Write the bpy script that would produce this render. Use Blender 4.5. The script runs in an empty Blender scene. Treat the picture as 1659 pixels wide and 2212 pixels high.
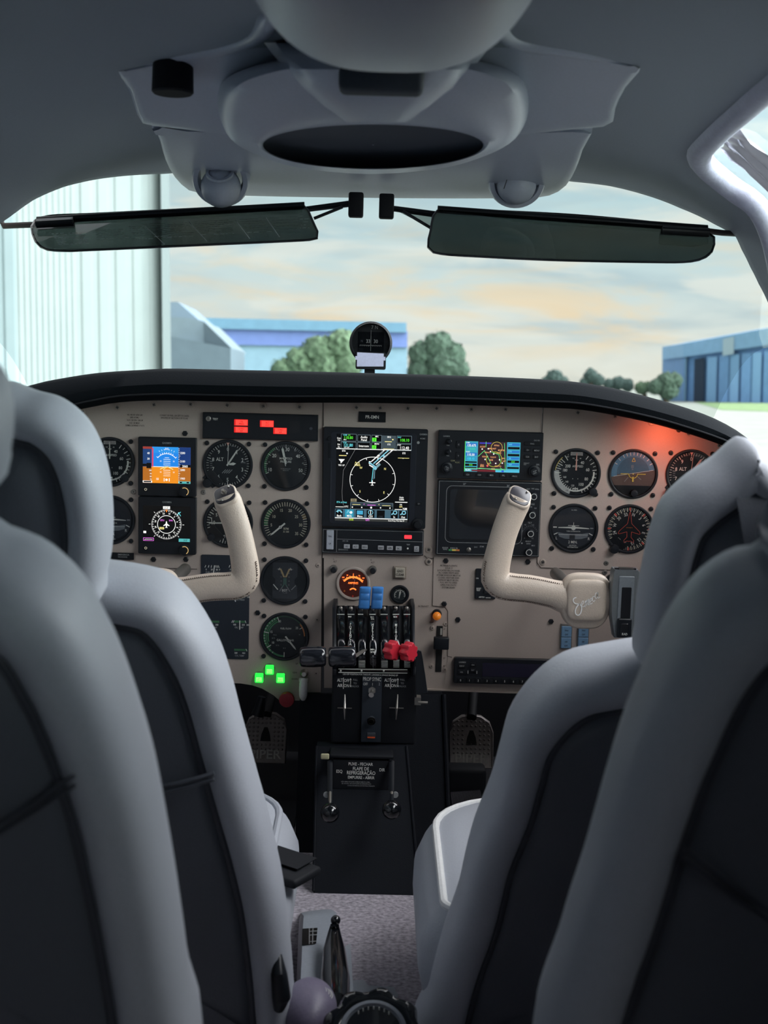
import bpy, bmesh, math, random
from mathutils import Matrix, Vector
random.seed(7)
R = math.radians
scene = bpy.context.scene
C = scene.collection

# ------------------------------------------------------------------ camera
F = 3000.0; CX, CY = 829.5, 1106.0
CAMZ = 0.74
cam_d = bpy.data.cameras.new('camera'); cam = bpy.data.objects.new('camera', cam_d); C.objects.link(cam)
CAMR = (Matrix.Rotation(R(-0.47), 3, 'Z') @ Matrix.Rotation(R(90 - 4.9), 3, 'X') @ Matrix.Rotation(R(1.5), 3, 'Z'))
cam.matrix_world = Matrix.Translation((0, 0, CAMZ)) @ CAMR.to_4x4()
cam_d.sensor_fit = 'HORIZONTAL'; cam_d.sensor_width = 36.0; cam_d.lens = F / 1659 * 36.0
cam_d.clip_start = 0.02; cam_d.clip_end = 2000
cam_d.dof.use_dof = True; cam_d.dof.focus_distance = 2.16; cam_d.dof.aperture_fstop = 12.0
scene.camera = cam
EYE = Vector((0, 0, CAMZ))

# ------------------------------------------------------------------ colour management
vs = scene.view_settings
vs.view_transform = 'Standard'; vs.look = 'None'; vs.exposure = 0.0; vs.gamma = 1.0; vs.use_curve_mapping = False
scene.display_settings.display_device = 'sRGB'
scene.cycles.max_bounces = 8; scene.cycles.diffuse_bounces = 4; scene.cycles.transparent_max_bounces = 16
scene.cycles.caustics_reflective = False; scene.cycles.caustics_refractive = False
scene.cycles.sample_clamp_indirect = 4.0

def s2l(c):
    return c / 12.92 if c <= 0.04045 else ((c + 0.055) / 1.055) ** 2.4
def srgb(r, g, b):
    return (s2l(r / 255), s2l(g / 255), s2l(b / 255), 1.0)

# ------------------------------------------------------------------ world: dusk sky with soft banded cloud
world = bpy.data.worlds.new('dusk_sky'); scene.world = world; world.use_nodes = True
nt = world.node_tree; nt.nodes.clear()
def N(t, typ, **kw):
    n = t.nodes.new(typ)
    for k, v in kw.items(): setattr(n, k, v)
    return n
def ramp(t, stops, interp='LINEAR'):
    n = t.nodes.new('ShaderNodeValToRGB'); n.color_ramp.interpolation = interp
    els = n.color_ramp.elements
    while len(els) > len(stops): els.remove(els[-1])
    while len(els) < len(stops): els.new(0.5)
    for e, (p, c) in zip(els, stops):
        e.position = p; e.color = c if len(c) == 4 else (*c, 1)
    return n
tc = N(nt, 'ShaderNodeTexCoord')
sep = N(nt, 'ShaderNodeSeparateXYZ'); nt.links.new(tc.outputs['Generated'], sep.inputs[0])
base = ramp(nt, [(0.0, srgb(236, 232, 216)), (0.03, srgb(236, 238, 228)), (0.09, srgb(212, 232, 234)), (0.16, srgb(196, 226, 232)), (0.35, srgb(214, 214, 222)), (1.0, srgb(226, 216, 224))])
nt.links.new(sep.outputs['Z'], base.inputs[0])
def cloud(scale, zs, detail, dist, off, lo, hi):
    mp = N(nt, 'ShaderNodeMapping'); mp.inputs['Scale'].default_value = (scale, scale, zs); mp.inputs['Location'].default_value = off
    nt.links.new(tc.outputs['Generated'], mp.inputs[0])
    nz = N(nt, 'ShaderNodeTexNoise'); nz.inputs['Scale'].default_value = 1.0; nz.inputs['Detail'].default_value = detail
    nz.inputs['Roughness'].default_value = 0.55; nz.inputs['Distortion'].default_value = dist
    nt.links.new(mp.outputs[0], nz.inputs['Vector'])
    mr = N(nt, 'ShaderNodeMapRange', interpolation_type='SMOOTHSTEP'); mr.inputs['From Min'].default_value = lo; mr.inputs['From Max'].default_value = hi
    nt.links.new(nz.outputs[0], mr.inputs['Value'])
    return mr.outputs[0]
def mixc(a, b, f):
    m = N(nt, 'ShaderNodeMix', data_type='RGBA')
    nt.links.new(a, m.inputs[6])
    if isinstance(b, tuple): m.inputs[7].default_value = b
    else: nt.links.new(b, m.inputs[7])
    nt.links.new(f, m.inputs[0]); return m.outputs[2]
def mul(a, b):
    m = N(nt, 'ShaderNodeMath', operation='MULTIPLY')
    for i, v in enumerate((a, b)):
        if isinstance(v, (int, float)): m.inputs[i].default_value = v
        else: nt.links.new(v, m.inputs[i])
    return m.outputs[0]
c1 = cloud(6, 36, 9, 0.5, (3.1, 1.2, 0.4), 0.42, 0.66)
c2 = cloud(9, 48, 9, 0.6, (7.3, 2.2, 1.4), 0.42, 0.72)
c3 = cloud(7, 38, 5, 0.6, (1.3, 5.2, 2.7), 0.46, 0.62)
band = ramp(nt, [(0.0, (0, 0, 0)), (0.022, (0.25,) * 3), (0.05, (1,) * 3), (0.085, (0.75,) * 3), (0.13, (0.15,) * 3), (0.2, (0, 0, 0))])
nt.links.new(sep.outputs['Z'], band.inputs[0])
col = mixc(base.outputs[0], srgb(176, 200, 210), mul(c1, 0.5))
col = mixc(col, srgb(244, 246, 236), mul(c3, 0.7))
warm = mul(c2, band.outputs[0])
col = mixc(col, srgb(255, 228, 186), mul(warm, 0.85))
# starboard sky boosted out of view to light the cabin; base level elsewhere
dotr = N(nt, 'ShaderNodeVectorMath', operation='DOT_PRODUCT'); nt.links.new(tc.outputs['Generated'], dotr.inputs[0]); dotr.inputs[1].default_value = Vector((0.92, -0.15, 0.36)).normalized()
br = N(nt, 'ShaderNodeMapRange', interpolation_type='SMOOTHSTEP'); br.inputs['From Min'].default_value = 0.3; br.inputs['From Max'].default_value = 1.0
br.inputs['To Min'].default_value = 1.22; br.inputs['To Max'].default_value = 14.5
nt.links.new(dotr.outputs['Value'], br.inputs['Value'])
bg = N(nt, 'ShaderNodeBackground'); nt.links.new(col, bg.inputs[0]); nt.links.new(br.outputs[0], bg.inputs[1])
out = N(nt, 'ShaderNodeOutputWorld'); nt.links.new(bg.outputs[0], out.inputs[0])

# ------------------------------------------------------------------ pixel-to-place helpers (real distances are given each time)
def ray(px, py):
    return (CAMR @ Vector(((px - CX) / F, -(py - CY) / F, -1.0))).normalized()
def atY(px, py, Y):
    d = ray(px, py); return EYE + d * (Y / d.y)
def atZ(px, py, z):
    d = ray(px, py); return EYE + d * ((z - CAMZ) / d.z)
def onplane(px, py, p0, n):
    d = ray(px, py); return EYE + d * ((p0 - EYE).dot(n) / d.dot(n))
TILT = R(3.1)
P0 = atY(805, 1106, 2.30)
PN = Vector((0, -math.cos(TILT), -math.sin(TILT)))
PM = Matrix.Rotation(TILT, 4, 'X')
def pan(px, py, off=0.0):
    return onplane(px, py, P0, PN) + PN * off
S = (pan(860, 1106) - pan(760, 1106)).length / 100.0

# ------------------------------------------------------------------ materials
MATS = {}
def mat(name, col, rough=0.5, metal=0.0, emit=None, estr=1.0, bump=0.0, bscale=300.0, spec=0.5, var=0.06, coat=0.0, trans=0.0):
    if name in MATS: return MATS[name]
    m = bpy.data.materials.new(name); m.use_nodes = True; t = m.node_tree
    b = t.nodes['Principled BSDF']; c = col if len(col) == 4 else (*col, 1)
    b.inputs['Roughness'].default_value = rough; b.inputs['Metallic'].default_value = metal
    b.inputs['Specular IOR Level'].default_value = spec; b.inputs['Coat Weight'].default_value = coat
    b.inputs['Transmission Weight'].default_value = trans
    co = N(t, 'ShaderNodeTexCoord'); nz = N(t, 'ShaderNodeTexNoise'); nz.inputs['Scale'].default_value = bscale; nz.inputs['Detail'].default_value = 3
    t.links.new(co.outputs['Object'], nz.inputs['Vector'])
    r = ramp(t, [(0.3, tuple(x * (1 - var) for x in c[:3])), (0.7, tuple(min(1, x * (1 + var)) for x in c[:3]))])
    t.links.new(nz.outputs[0], r.inputs[0]); t.links.new(r.outputs[0], b.inputs['Base Color'])
    if bump:
        bp = N(t, 'ShaderNodeBump'); bp.inputs['Strength'].default_value = bump; bp.inputs['Distance'].default_value = 0.001
        t.links.new(nz.outputs[0], bp.inputs['Height']); t.links.new(bp.outputs[0], b.inputs['Normal'])
    if emit:
        b.inputs['Emission Color'].default_value = emit; b.inputs['Emission Strength'].default_value = estr
    MATS[name] = m; return m
def glassmat(name, tint=(1, 1, 1), refl=0.5, rough=0.02, ior=1.45):
    if name in MATS: return MATS[name]
    m = bpy.data.materials.new(name); m.use_nodes = True; t = m.node_tree; t.nodes.clear()
    tr = N(t, 'ShaderNodeBsdfTransparent'); tr.inputs[0].default_value = (*tint, 1)
    gl = N(t, 'ShaderNodeBsdfGlossy'); gl.inputs['Roughness'].default_value = rough
    fr = N(t, 'ShaderNodeFresnel'); fr.inputs[0].default_value = ior
    mu = N(t, 'ShaderNodeMath', operation='MULTIPLY'); mu.inputs[1].default_value = refl; t.links.new(fr.outputs[0], mu.inputs[0])
    mx = N(t, 'ShaderNodeMixShader'); t.links.new(mu.outputs[0], mx.inputs[0]); t.links.new(tr.outputs[0], mx.inputs[1]); t.links.new(gl.outputs[0], mx.inputs[2])
    o = N(t, 'ShaderNodeOutputMaterial'); t.links.new(mx.outputs[0], o.inputs[0]); MATS[name] = m; return m
def emat(name, col, st=1.0):
    return mat(name, (0.01, 0.01, 0.01), 0.4, emit=col, estr=st)

M_TAN = mat('painted_panel_tan', srgb(176, 162, 152), 0.55, bump=0.12, bscale=900, var=0.04)
M_BLK = mat('satin_black', srgb(22, 26, 32), 0.38, bump=0.05, bscale=700, spec=0.4)
M_BLK2 = mat('matte_black', srgb(16, 19, 25), 0.7, bump=0.08, bscale=600, spec=0.3)
M_GLB = mat('gloss_black', srgb(14, 16, 20), 0.12, coat=0.6)
M_DIAL = mat('dial_black', srgb(24, 30, 36), 0.6, bscale=500, spec=0.3)
M_WHT = mat('print_white', srgb(228, 228, 220), 0.6)
M_GRY = mat('print_grey', srgb(150, 152, 152), 0.6)
M_INK = mat('ink_black', srgb(40, 36, 36), 0.7)
M_GRN = mat('print_green', srgb(70, 150, 90), 0.6)
M_ORG = mat('print_orange', srgb(205, 120, 60), 0.6)
M_YEL = mat('print_yellow', srgb(225, 200, 90), 0.6)
M_RED = mat('print_red', srgb(225, 70, 60), 0.6)
M_SALM = mat('needle_salmon', srgb(235, 180, 165), 0.5)
M_CHR = mat('brushed_metal', srgb(190, 186, 178), 0.3, metal=1.0)
M_STL = mat('dull_steel', srgb(150, 146, 140), 0.45, metal=0.9)
M_LEA = mat('light_grey_leather', srgb(178, 182, 190), 0.5, bump=0.25, bscale=420, var=0.03)
M_LEAP = mat('shaded_grey_leather', srgb(84, 88, 96), 0.5, bump=0.25, bscale=420, var=0.04)  # rim leather darkened; shade of the seat backs put into the colour
M_PIPE = mat('dark_piping', srgb(60, 63, 70), 0.5)
M_PIPW = mat('white_piping', srgb(238, 238, 236), 0.45)
M_HEAD = mat('headliner_vinyl', srgb(150, 158, 168), 0.75, bump=0.25, bscale=500, var=0.03)
M_CONS = mat('console_plastic', srgb(186, 192, 206), 0.38, bump=0.08, bscale=300, var=0.03)
M_GLS = mat('glareshield_vinyl', srgb(8, 13, 18), 0.9, bump=0.3, bscale=500, spec=0.12)
M_YOKE = mat('tan_leather', srgb(200, 184, 168), 0.42, bump=0.35, bscale=500, var=0.05)
M_STCH = mat('brown_stitch', srgb(96, 80, 70), 0.7)
M_CARP = mat('carpet_pile', srgb(168, 162, 170), 0.95, bump=0.8, bscale=150, var=0.42)
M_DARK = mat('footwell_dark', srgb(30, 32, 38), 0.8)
M_PED = mat('pedestal_vinyl', srgb(13, 17, 25), 0.7, bump=0.3, bscale=600, spec=0.2)
M_GLASS = glassmat('instrument_glass', (0.97, 0.98, 0.98), 0.55)
M_WIND = glassmat('windshield_glass', (0.96, 0.99, 0.985), 0.25)

# ------------------------------------------------------------------ tagging
def tag(o, label=None, cat=None, group=None, kind=None):
    if label: o['label'] = label
    if cat: o['category'] = cat
    if group: o['group'] = group
    if kind: o['kind'] = kind
    return o
def thing(name, label, cat, loc=(0, 0, 0), rot=None, group=None):
    o = bpy.data.objects.new(name, None); C.objects.link(o); o.empty_display_size = 0.02
    o.matrix_world = Matrix.Translation(Vector(loc)) @ (rot if rot is not None else Matrix.Identity(4))
    return tag(o, label, cat, group)
def item(name, px, py, label, cat, off=0.0, group=None):
    return thing(name, label, cat, pan(px, py, off), PM, group)

# ------------------------------------------------------------------ text cache
TXT = {}
def text_geo(s):
    if s in TXT: return TXT[s]
    cu = bpy.data.curves.new('txt', 'FONT'); cu.body = s; cu.resolution_u = 2; cu.offset = 0.012; cu.align_x = 'CENTER'; cu.align_y = 'BOTTOM_BASELINE'
    o = bpy.data.objects.new('txt', cu); C.objects.link(o)
    dg = bpy.context.evaluated_depsgraph_get(); me = o.evaluated_get(dg).to_mesh()
    vs_ = [(v.co.x, v.co.y) for v in me.vertices]; fs = [tuple(p.vertices) for p in me.polygons]
    o.evaluated_get(dg).to_mesh_clear(); bpy.data.objects.remove(o); bpy.data.curves.remove(cu)
    TXT[s] = (vs_, fs); return TXT[s]

class MB:
    """collects shapes, then links them as one mesh object. Local frame of panel items: x right, z up, viewer at -y; s = unit length"""
    def __init__(self, s=1.0):
        self.v = []; self.f = []; self.mi = []; self.mats = []; self.s = s
    def m(self, mt):
        if mt not in self.mats: self.mats.append(mt)
        return self.mats.index(mt)
    def add(self, vs_, fs, mt):
        b = len(self.v); k = self.m(mt)
        self.v += [Vector(p) * self.s for p in vs_]
        for f in fs: self.f.append(tuple(b + i for i in f)); self.mi.append(k)
    def box(self, c, d, mt, rot=None, bev=0.0):
        x, y, z = d[0] / 2, d[1] / 2, d[2] / 2
        if bev <= 0:
            vs_ = [Vector((sx * x, sy * y, sz * z)) for sx in (-1, 1) for sy in (-1, 1) for sz in (-1, 1)]
            fs = [(0, 1, 3, 2), (4, 6, 7, 5), (0, 4, 5, 1), (2, 3, 7, 6), (0, 2, 6, 4), (1, 5, 7, 3)]
        else:
            bm = bmesh.new(); bmesh.ops.create_cube(bm, size=1.0)
            for v in bm.verts: v.co = Vector((v.co.x * d[0], v.co.y * d[1], v.co.z * d[2]))
            bmesh.ops.bevel(bm, geom=list(bm.edges), offset=bev, segments=3, profile=0.5, affect='EDGES')
            bm.verts.index_update(); vs_ = [v.co.copy() for v in bm.verts]; fs = [tuple(v.index for v in f.verts) for f in bm.faces]; bm.free()
        if rot is not None: vs_ = [rot @ v for v in vs_]
        self.add([v + Vector(c) for v in vs_], fs, mt)
    # flat drawing in the x/z plane, lev = height toward the viewer
    def poly(self, pts, lev, mt):
        self.add([(x, -lev, z) for x, z in pts], [tuple(range(len(pts)))], mt)
    def rect(self, x0, z0, x1, z1, lev, mt):
        self.poly([(x0, z0), (x1, z0), (x1, z1), (x0, z1)], lev, mt)
    def line(self, x0, z0, x1, z1, w, lev, mt):
        dx, dz = x1 - x0, z1 - z0; L = math.hypot(dx, dz) or 1; nx, nz = -dz / L * w / 2, dx / L * w / 2
        self.poly([(x0 + nx, z0 + nz), (x0 - nx, z0 - nz), (x1 - nx, z1 - nz), (x1 + nx, z1 + nz)], lev, mt)
    def pline(self, pts, w, lev, mt, closed=False):
        n = len(pts)
        for i in range(n if closed else n - 1):
            a, b = pts[i], pts[(i + 1) % n]; self.line(a[0], a[1], b[0], b[1], w, lev, mt)
    def disc(self, x, z, r, lev, mt, n=32):
        self.poly([(x + r * math.cos(2 * math.pi * i / n), z + r * math.sin(2 * math.pi * i / n)) for i in range(n)], lev, mt)
    def arc(self, x, z, r0, r1, a0, a1, lev, mt, n=None):
        n = n or max(3, int(abs(a1 - a0) / 5)); vs_ = []; fs = []
        for i in range(n + 1):
            a = R(a0 + (a1 - a0) * i / n); sx, cz = math.sin(a), math.cos(a)
            vs_ += [(x + r0 * sx, -lev, z + r0 * cz), (x + r1 * sx, -lev, z + r1 * cz)]
            if i: k = 2 * i; fs.append((k - 2, k - 1, k + 1, k))
        self.add(vs_, fs, mt)
    def ticks(self, x, z, r0, r1, angs, w, lev, mt):
        for a in angs:
            a = R(a); self.line(x + r0 * math.sin(a), z + r0 * math.cos(a), x + r1 * math.sin(a), z + r1 * math.cos(a), w, lev, mt)
    def text(self, s, x, z, h, lev, mt, sx=1.0, rot=0.0, align='C', shear=0.0):
        vs_, fs = text_geo(s)
        if not vs_: return
        k = h / 0.70; xs = [p[0] for p in vs_]; off = 0
        if align == 'L': off = -min(xs)
        elif align == 'R': off = -max(xs)
        ca, sa = math.cos(R(rot)), math.sin(R(rot)); pts = []
        for (a, b) in vs_:
            u = (a + off) * k * sx * .84 + shear * b * k; w = (b - 0.35) * k
            pts.append((x + u * ca - w * sa, -lev, z + u * sa + w * ca))
        self.add(pts, fs, mt)
    def rrect(self, x0, z0, x1, z1, r, lev0, lev1, mt, bev=0.0, n=6):
        """rounded rectangular block from lev0 out to lev1"""
        def loop(i, lev):
            a0, b0, a1, b1, rr = x0 + i, z0 + i, x1 - i, z1 - i, max(r - i, 0.001); L = []
            for (cx, cz, s0) in ((a1 - rr, b1 - rr, 0), (a0 + rr, b1 - rr, 90), (a0 + rr, b0 + rr, 180), (a1 - rr, b0 + rr, 270)):
                for j in range(n + 1):
                    t = R(s0 + 90 * j / n); L.append((cx + rr * math.cos(t), -lev, cz + rr * math.sin(t)))
            return L
        rings = [loop(0, lev0), loop(0, lev1 - bev)] + ([loop(bev, lev1)] if bev else [])
        self.loft(rings, mt, cap_end=True)
    def loft(self, rings, mt, closed=True, cap_start=False, cap_end=False):
        n = len(rings[0]); vs_ = [p for r_ in rings for p in r_]; fs = []
        for i in range(len(rings) - 1):
            for j in range(n if closed else n - 1):
                k = (j + 1) % n; fs.append((i * n + j, i * n + k, (i + 1) * n + k, (i + 1) * n + j))
        if cap_start: fs.append(tuple(range(n))[::-1])
        if cap_end: fs.append(tuple((len(rings) - 1) * n + j for j in range(n)))
        self.add(vs_, fs, mt)
    def lathe(self, prof, mt, x=0, z=0, n=40, cap=True):
        """profile of (radius, lev) turned about the viewer axis"""
        rings = [[(x + r_ * math.cos(2 * math.pi * j / n), -l, z + r_ * math.sin(2 * math.pi * j / n)) for j in range(n)] for r_, l in prof]
        self.loft(rings, mt, cap_end=cap)
    def tube(self, path, rad, mt, n=10, flat=None, up=None, cap=True):
        path = [Vector(p) for p in path]; rings = []; L = len(path)
        rad = rad if isinstance(rad, (list, tuple)) else [rad] * L
        prev = Vector(up) if up else None
        for i, p in enumerate(path):
            t = (path[min(i + 1, L - 1)] - path[max(i - 1, 0)]).normalized()
            if prev is None: prev = Vector((0, 0, 1)) if abs(t.z) < 0.9 else Vector((1, 0, 0))
            a = (prev - t * prev.dot(t)).normalized(); b = t.cross(a); prev = a
            r_ = rad[i]; fl = 1.0 if flat is None else flat
            rings.append([p + a * (r_ * fl * math.cos(2 * math.pi * j / n)) + b * (r_ * math.sin(2 * math.pi * j / n)) for j in range(n)])
        self.loft(rings, mt, cap_start=cap, cap_end=cap)
    def sphere(self, c, r_, mt, nu=20, nv=12, sc=(1, 1, 1)):
        c = Vector(c); rings = []
        for i in range(nv + 1):
            th = math.pi * i / nv
            rings.append([c + Vector((r_ * sc[0] * math.sin(th) * math.cos(2 * math.pi * j / nu), r_ * sc[1] * math.sin(th) * math.sin(2 * math.pi * j / nu), r_ * sc[2] * math.cos(th))) for j in range(nu)])
        self.loft(rings, mt)
    def build(self, name, parent=None, smooth=35, subsurf=0):
        me = bpy.data.meshes.new(name); me.from_pydata([tuple(v) for v in self.v], [], self.f)
        for m_ in self.mats: me.materials.append(m_)
        me.polygons.foreach_set('material_index', self.mi)
        bm = bmesh.new(); bm.from_mesh(me); bmesh.ops.remove_doubles(bm, verts=bm.verts, dist=1e-6)
        if smooth: 
            bmesh.ops.recalc_face_normals(bm, faces=bm.faces)
        bm.to_mesh(me); bm.free()
        if smooth:
            me.shade_smooth(); me.set_sharp_from_angle(angle=R(smooth))
        o = bpy.data.objects.new(name, me); C.objects.link(o)
        if parent is not None: o.parent = parent
        if subsurf:
            md = o.modifiers.new('subdivision', 'SUBSURF'); md.levels = subsurf; md.render_levels = subsurf
        return o

def crom(P, n, closed=False):
    """Catmull-Rom resample by arc length"""
    P = [Vector(p) for p in P]; L = len(P); pts = []
    segs = L if closed else L - 1
    for i in range(segs):
        p0 = P[(i - 1) % L] if (closed or i > 0) else P[0] * 2 - P[1]
        p1 = P[i]; p2 = P[(i + 1) % L]
        p3 = P[(i + 2) % L] if (closed or i + 2 < L) else P[-1] * 2 - P[-2]
        for k in range(16):
            t = k / 16; pts.append(0.5 * ((2 * p1) + (p2 - p0) * t + (2 * p0 - 5 * p1 + 4 * p2 - p3) * t * t + (3 * p1 - p0 - 3 * p2 + p3) * t ** 3))
    pts.append(P[0].copy() if closed else P[-1].copy())
    cum = [0]
    for a, b in zip(pts, pts[1:]): cum.append(cum[-1] + (b - a).length)
    res = []; j = 0; tot = cum[-1]; m_ = n if closed else n - 1
    for i in range(n):
        d = tot * i / m_
        while j < len(cum) - 2 and cum[j + 1] < d: j += 1
        t = (d - cum[j]) / max(1e-9, cum[j + 1] - cum[j]); res.append(pts[j].lerp(pts[j + 1], min(1, t)))
    return res
# ================================================================== OUTSIDE
hl, hr = ray(0, 830), ray(1659, 836)
GN = hr.cross(hl); GN = GN.normalized() if GN.z > 0 else -GN.normalized()
GP = EYE - GN * 1.75
def ground(px, py): return onplane(px, py, GP, GN)
def drop(p, extra=0.0):
    return p - GN * ((p - GP).dot(GN) + extra)
M_APR = mat('apron_concrete', srgb(140, 148, 138), 0.9, bscale=0.6, var=0.12)
M_GRS = mat('grass', srgb(104, 134, 84), 0.95, bscale=2.0, var=0.25)
mb = MB(); a, b, c, d = (GP + v for v in (Vector((-300, -40, 0)), Vector((300, -40, 0)), Vector((400, 700, 0)), Vector((-400, 700, 0))))
mb.add([a - GN * (a - GP).dot(GN), b - GN * (b - GP).dot(GN), c - GN * (c - GP).dot(GN), d - GN * (d - GP).dot(GN)], [(0, 1, 2, 3)], M_APR)
tag(mb.build('ground', smooth=0), 'pale concrete apron outside', kind='structure')
mb = MB(); g = [ground(1500, 869), ground(1700, 872), ground(1740, 892), ground(1560, 886)]
mb.add([p + GN * 0.02 for p in g], [(0, 1, 2, 3)], M_GRS)
tag(mb.build('grass_strip', smooth=0), 'strip of green grass on the apron before the blue hangar', 'grass', kind='stuff')

def wallquad(mb_, tops, mt, z0=None, extra=0.0):
    for p, q in zip(tops, tops[1:]):
        mb_.add([p, q, drop(q, extra), drop(p, extra)], [(0, 1, 2, 3)], mt)
# --- near pale hangar to port
M_HW = mat('pale_sheet_metal', srgb(140, 152, 150), 0.55, bscale=1.5, var=0.04)
M_HW2 = mat('pale_sheet_panel', srgb(126, 144, 146), 0.55, bscale=1.5, var=0.04)
hg = thing('hangar', 'tall pale corrugated metal hangar wall close by on the left', 'hangar', drop(atY(200, 700, 20)))
def corr(x0, x1, Y0, Y1, pitch_px, depth, mt, name):
    mb_ = MB(); n = int((x1 - x0) / pitch_px); prof = []
    for i in range(n):
        for (u, o) in ((0, 0), (0.25, 0), (0.38, 1), (0.85, 1), (1.0, 0)):
            if u == 1.0 and i < n - 1: continue
            prof.append((x0 + (i + u) * pitch_px, o))
    lo, hi = [], []
    for x, o in prof:
        t = (x - x0) / (x1 - x0); Y = Y0 + (Y1 - Y0) * t - depth * o; p = atY(x, 830, Y)
        lo.append(drop(p)); hi.append(drop(p) + GN * 9.5)
    L = len(lo); mb_.add([tuple(v) for v in lo + hi], [(i, i + 1, L + i + 1, L + i) for i in range(L - 1)], mt)
    o = mb_.build(name, hg, smooth=0); o.matrix_parent_inverse = hg.matrix_world.inverted(); return o
corr(-120, 40, 17.0, 17.6, 40, 0.02, M_HW2, 'door_panel')
corr(40, 168, 17.8, 18.6, 12.8, 0.012, M_HW, 'sliding_door')
corr(168, 352, 18.9, 20.0, 36.8, 0.02, M_HW, 'wall_sheet')
mb = MB(); p = atY(352, 830, 19.8); q = atY(370, 830, 20.2)
mb.add([drop(p), drop(q), drop(q) + GN * 9.5, drop(p) + GN * 9.5], [(0, 1, 2, 3)], mat('pale_flashing', srgb(112, 124, 124), 0.5))
q2 = q + Vector((-1.5, 10, 0)); mb.add([drop(q), drop(q2), drop(q2) + GN * 9.5, drop(q) + GN * 9.5], [(0, 1, 2, 3)], M_HW2)
o = mb.build('corner_flashing', hg, smooth=0); o.matrix_parent_inverse = hg.matrix_world.inverted()

def bld(name, label, parts, cat='hangar'):
    t = thing(name, label, cat, drop(parts[0][1][0])); inv = t.matrix_world.inverted()
    for nm, tops, mt, botpx in parts:
        mb_ = MB()
        back = [p + Vector((0, 12, 0)) for p in tops]
        bot = [drop(p) if botpx is None else p - GN * b_ for p, b_ in zip(tops, botpx or tops)]
        n = len(tops)
        for i in range(n - 1):
            mb_.add([tops[i], tops[i + 1], bot[i + 1], bot[i]], [(0, 1, 2, 3)], mt)
            mb_.add([tops[i], back[i], back[i + 1], tops[i + 1]], [(0, 1, 2, 3)], mt)
        for i in (0, n - 1): mb_.add([tops[i], back[i], back[i] + (bot[i] - tops[i]), bot[i]], [(0, 1, 2, 3)], mt)
        o_ = mb_.build(nm, t, smooth=0); o_.matrix_parent_inverse = inv
    return t
K = 3000.0
M_G1 = mat('grey_hangar_wall', srgb(104, 122, 132), 0.7, bscale=1, var=0.06); M_G2 = mat('grey_hangar_roof', srgb(124, 142, 150), 0.6, bscale=1)
bld('hangar', 'low grey hangar with a sloping roof beside the tall pale wall', [
    ('wall', [atY(366, 726, 112), atY(498, 752, 112)], M_G1, None),
    ('roof', [atY(366, 684, 116), atY(405, 686, 116), atY(440, 694, 116), atY(500, 752, 114)], M_G2, [2.0, 2.3, 2.4, 0.25]),
    ('gable', [atY(366, 652, 118), atY(384, 652, 118), atY(428, 690, 118)], mat('gable_grey', srgb(126, 146, 160), 0.7), [1.6, 1.6, 0.2]),
])
mb = MB(); 
M_B1 = mat('teal_fascia', srgb(118, 162, 188), 0.6, bscale=1); M_B2 = mat('violet_cladding', srgb(122, 146, 208), 0.6, bscale=1, var=0.05); M_B3 = mat('pale_lower_wall', srgb(150, 186, 204), 0.7, bscale=1)
bb = bld('hangar', 'long low hangar with a violet blue band behind the compass', [
    ('wall', [atY(490, 738, 172), atY(880, 744, 172)], M_B3, None),
    ('cladding_band', [atY(480, 709, 171.6), atY(880, 715, 171.6)], M_B2, [2.0, 2.0]),
    ('roof_fascia', [atY(430, 686, 171), atY(878, 697, 171)], M_B1, [1.3, 1.2]),
    ('end_wall', [atY(430, 690, 172), atY(492, 690, 172)], mat('grey_end_wall', srgb(110, 140, 156), 0.7), [3.2, 3.2]),
])
M_BL = mat('blue_hangar_wall', srgb(112, 158, 212), 0.6, bscale=1); M_BL2 = mat('blue_hangar_door', srgb(124, 172, 224), 0.6, bscale=1); M_BLF = mat('pale_blue_fascia', srgb(150, 196, 236), 0.6, bscale=1)
ys = [166, 150]
bh = bld('hangar', 'bright blue hangar with tall sliding doors on the right', [
    ('wall', [atY(1478, 742, 166), atY(1700, 702, 150)], M_BL, None),
    ('fascia', [atY(1476, 742, 165), atY(1700, 701, 149)], M_BLF, [1.6, 1.9]),
    ('end_wall', [atY(1476, 742, 167), atY(1484, 741, 165)], M_B1, None),
])
inv = bh.matrix_world.inverted()
def onwall(px, py): 
    t = (px - 1478) / 222; return atY(px, py, 165.2 - 16 * t)
mb = MB(); p, q = onwall(1500, 776), onwall(1522, 772); mb.add([p, q, drop(q), drop(p)], [(0, 1, 2, 3)], mat('dark_doorway', srgb(46, 62, 84), 0.9))
o = mb.build('doorway', bh, smooth=0); o.matrix_parent_inverse = inv
for i in range(6):
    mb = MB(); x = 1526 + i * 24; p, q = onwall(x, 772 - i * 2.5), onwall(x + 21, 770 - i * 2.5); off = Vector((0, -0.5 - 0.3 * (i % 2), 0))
    mb.add([p + off, q + off, drop(q) + off, drop(p) + off], [(0, 1, 2, 3)], M_BL2 if i % 2 else mat('blue_door_pale', srgb(142, 190, 236), 0.6))  # alternate door panels in a paler blue
    o = mb.build('sliding_door', bh, smooth=0); o.matrix_parent_inverse = inv
mb = MB(); p, q = onwall(1556, 733) + Vector((0, -1.2, 0)), onwall(1580, 728) + Vector((0, -1.2, 0))
L = (q - p).length; mb.add([p, q, q - GN * L, p - GN * L], [(0, 1, 2, 3)], mat('pale_logo_panel', srgb(190, 214, 228), 0.6)); o = mb.build('wall_sign', bh, smooth=0); o.matrix_parent_inverse = inv

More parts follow.
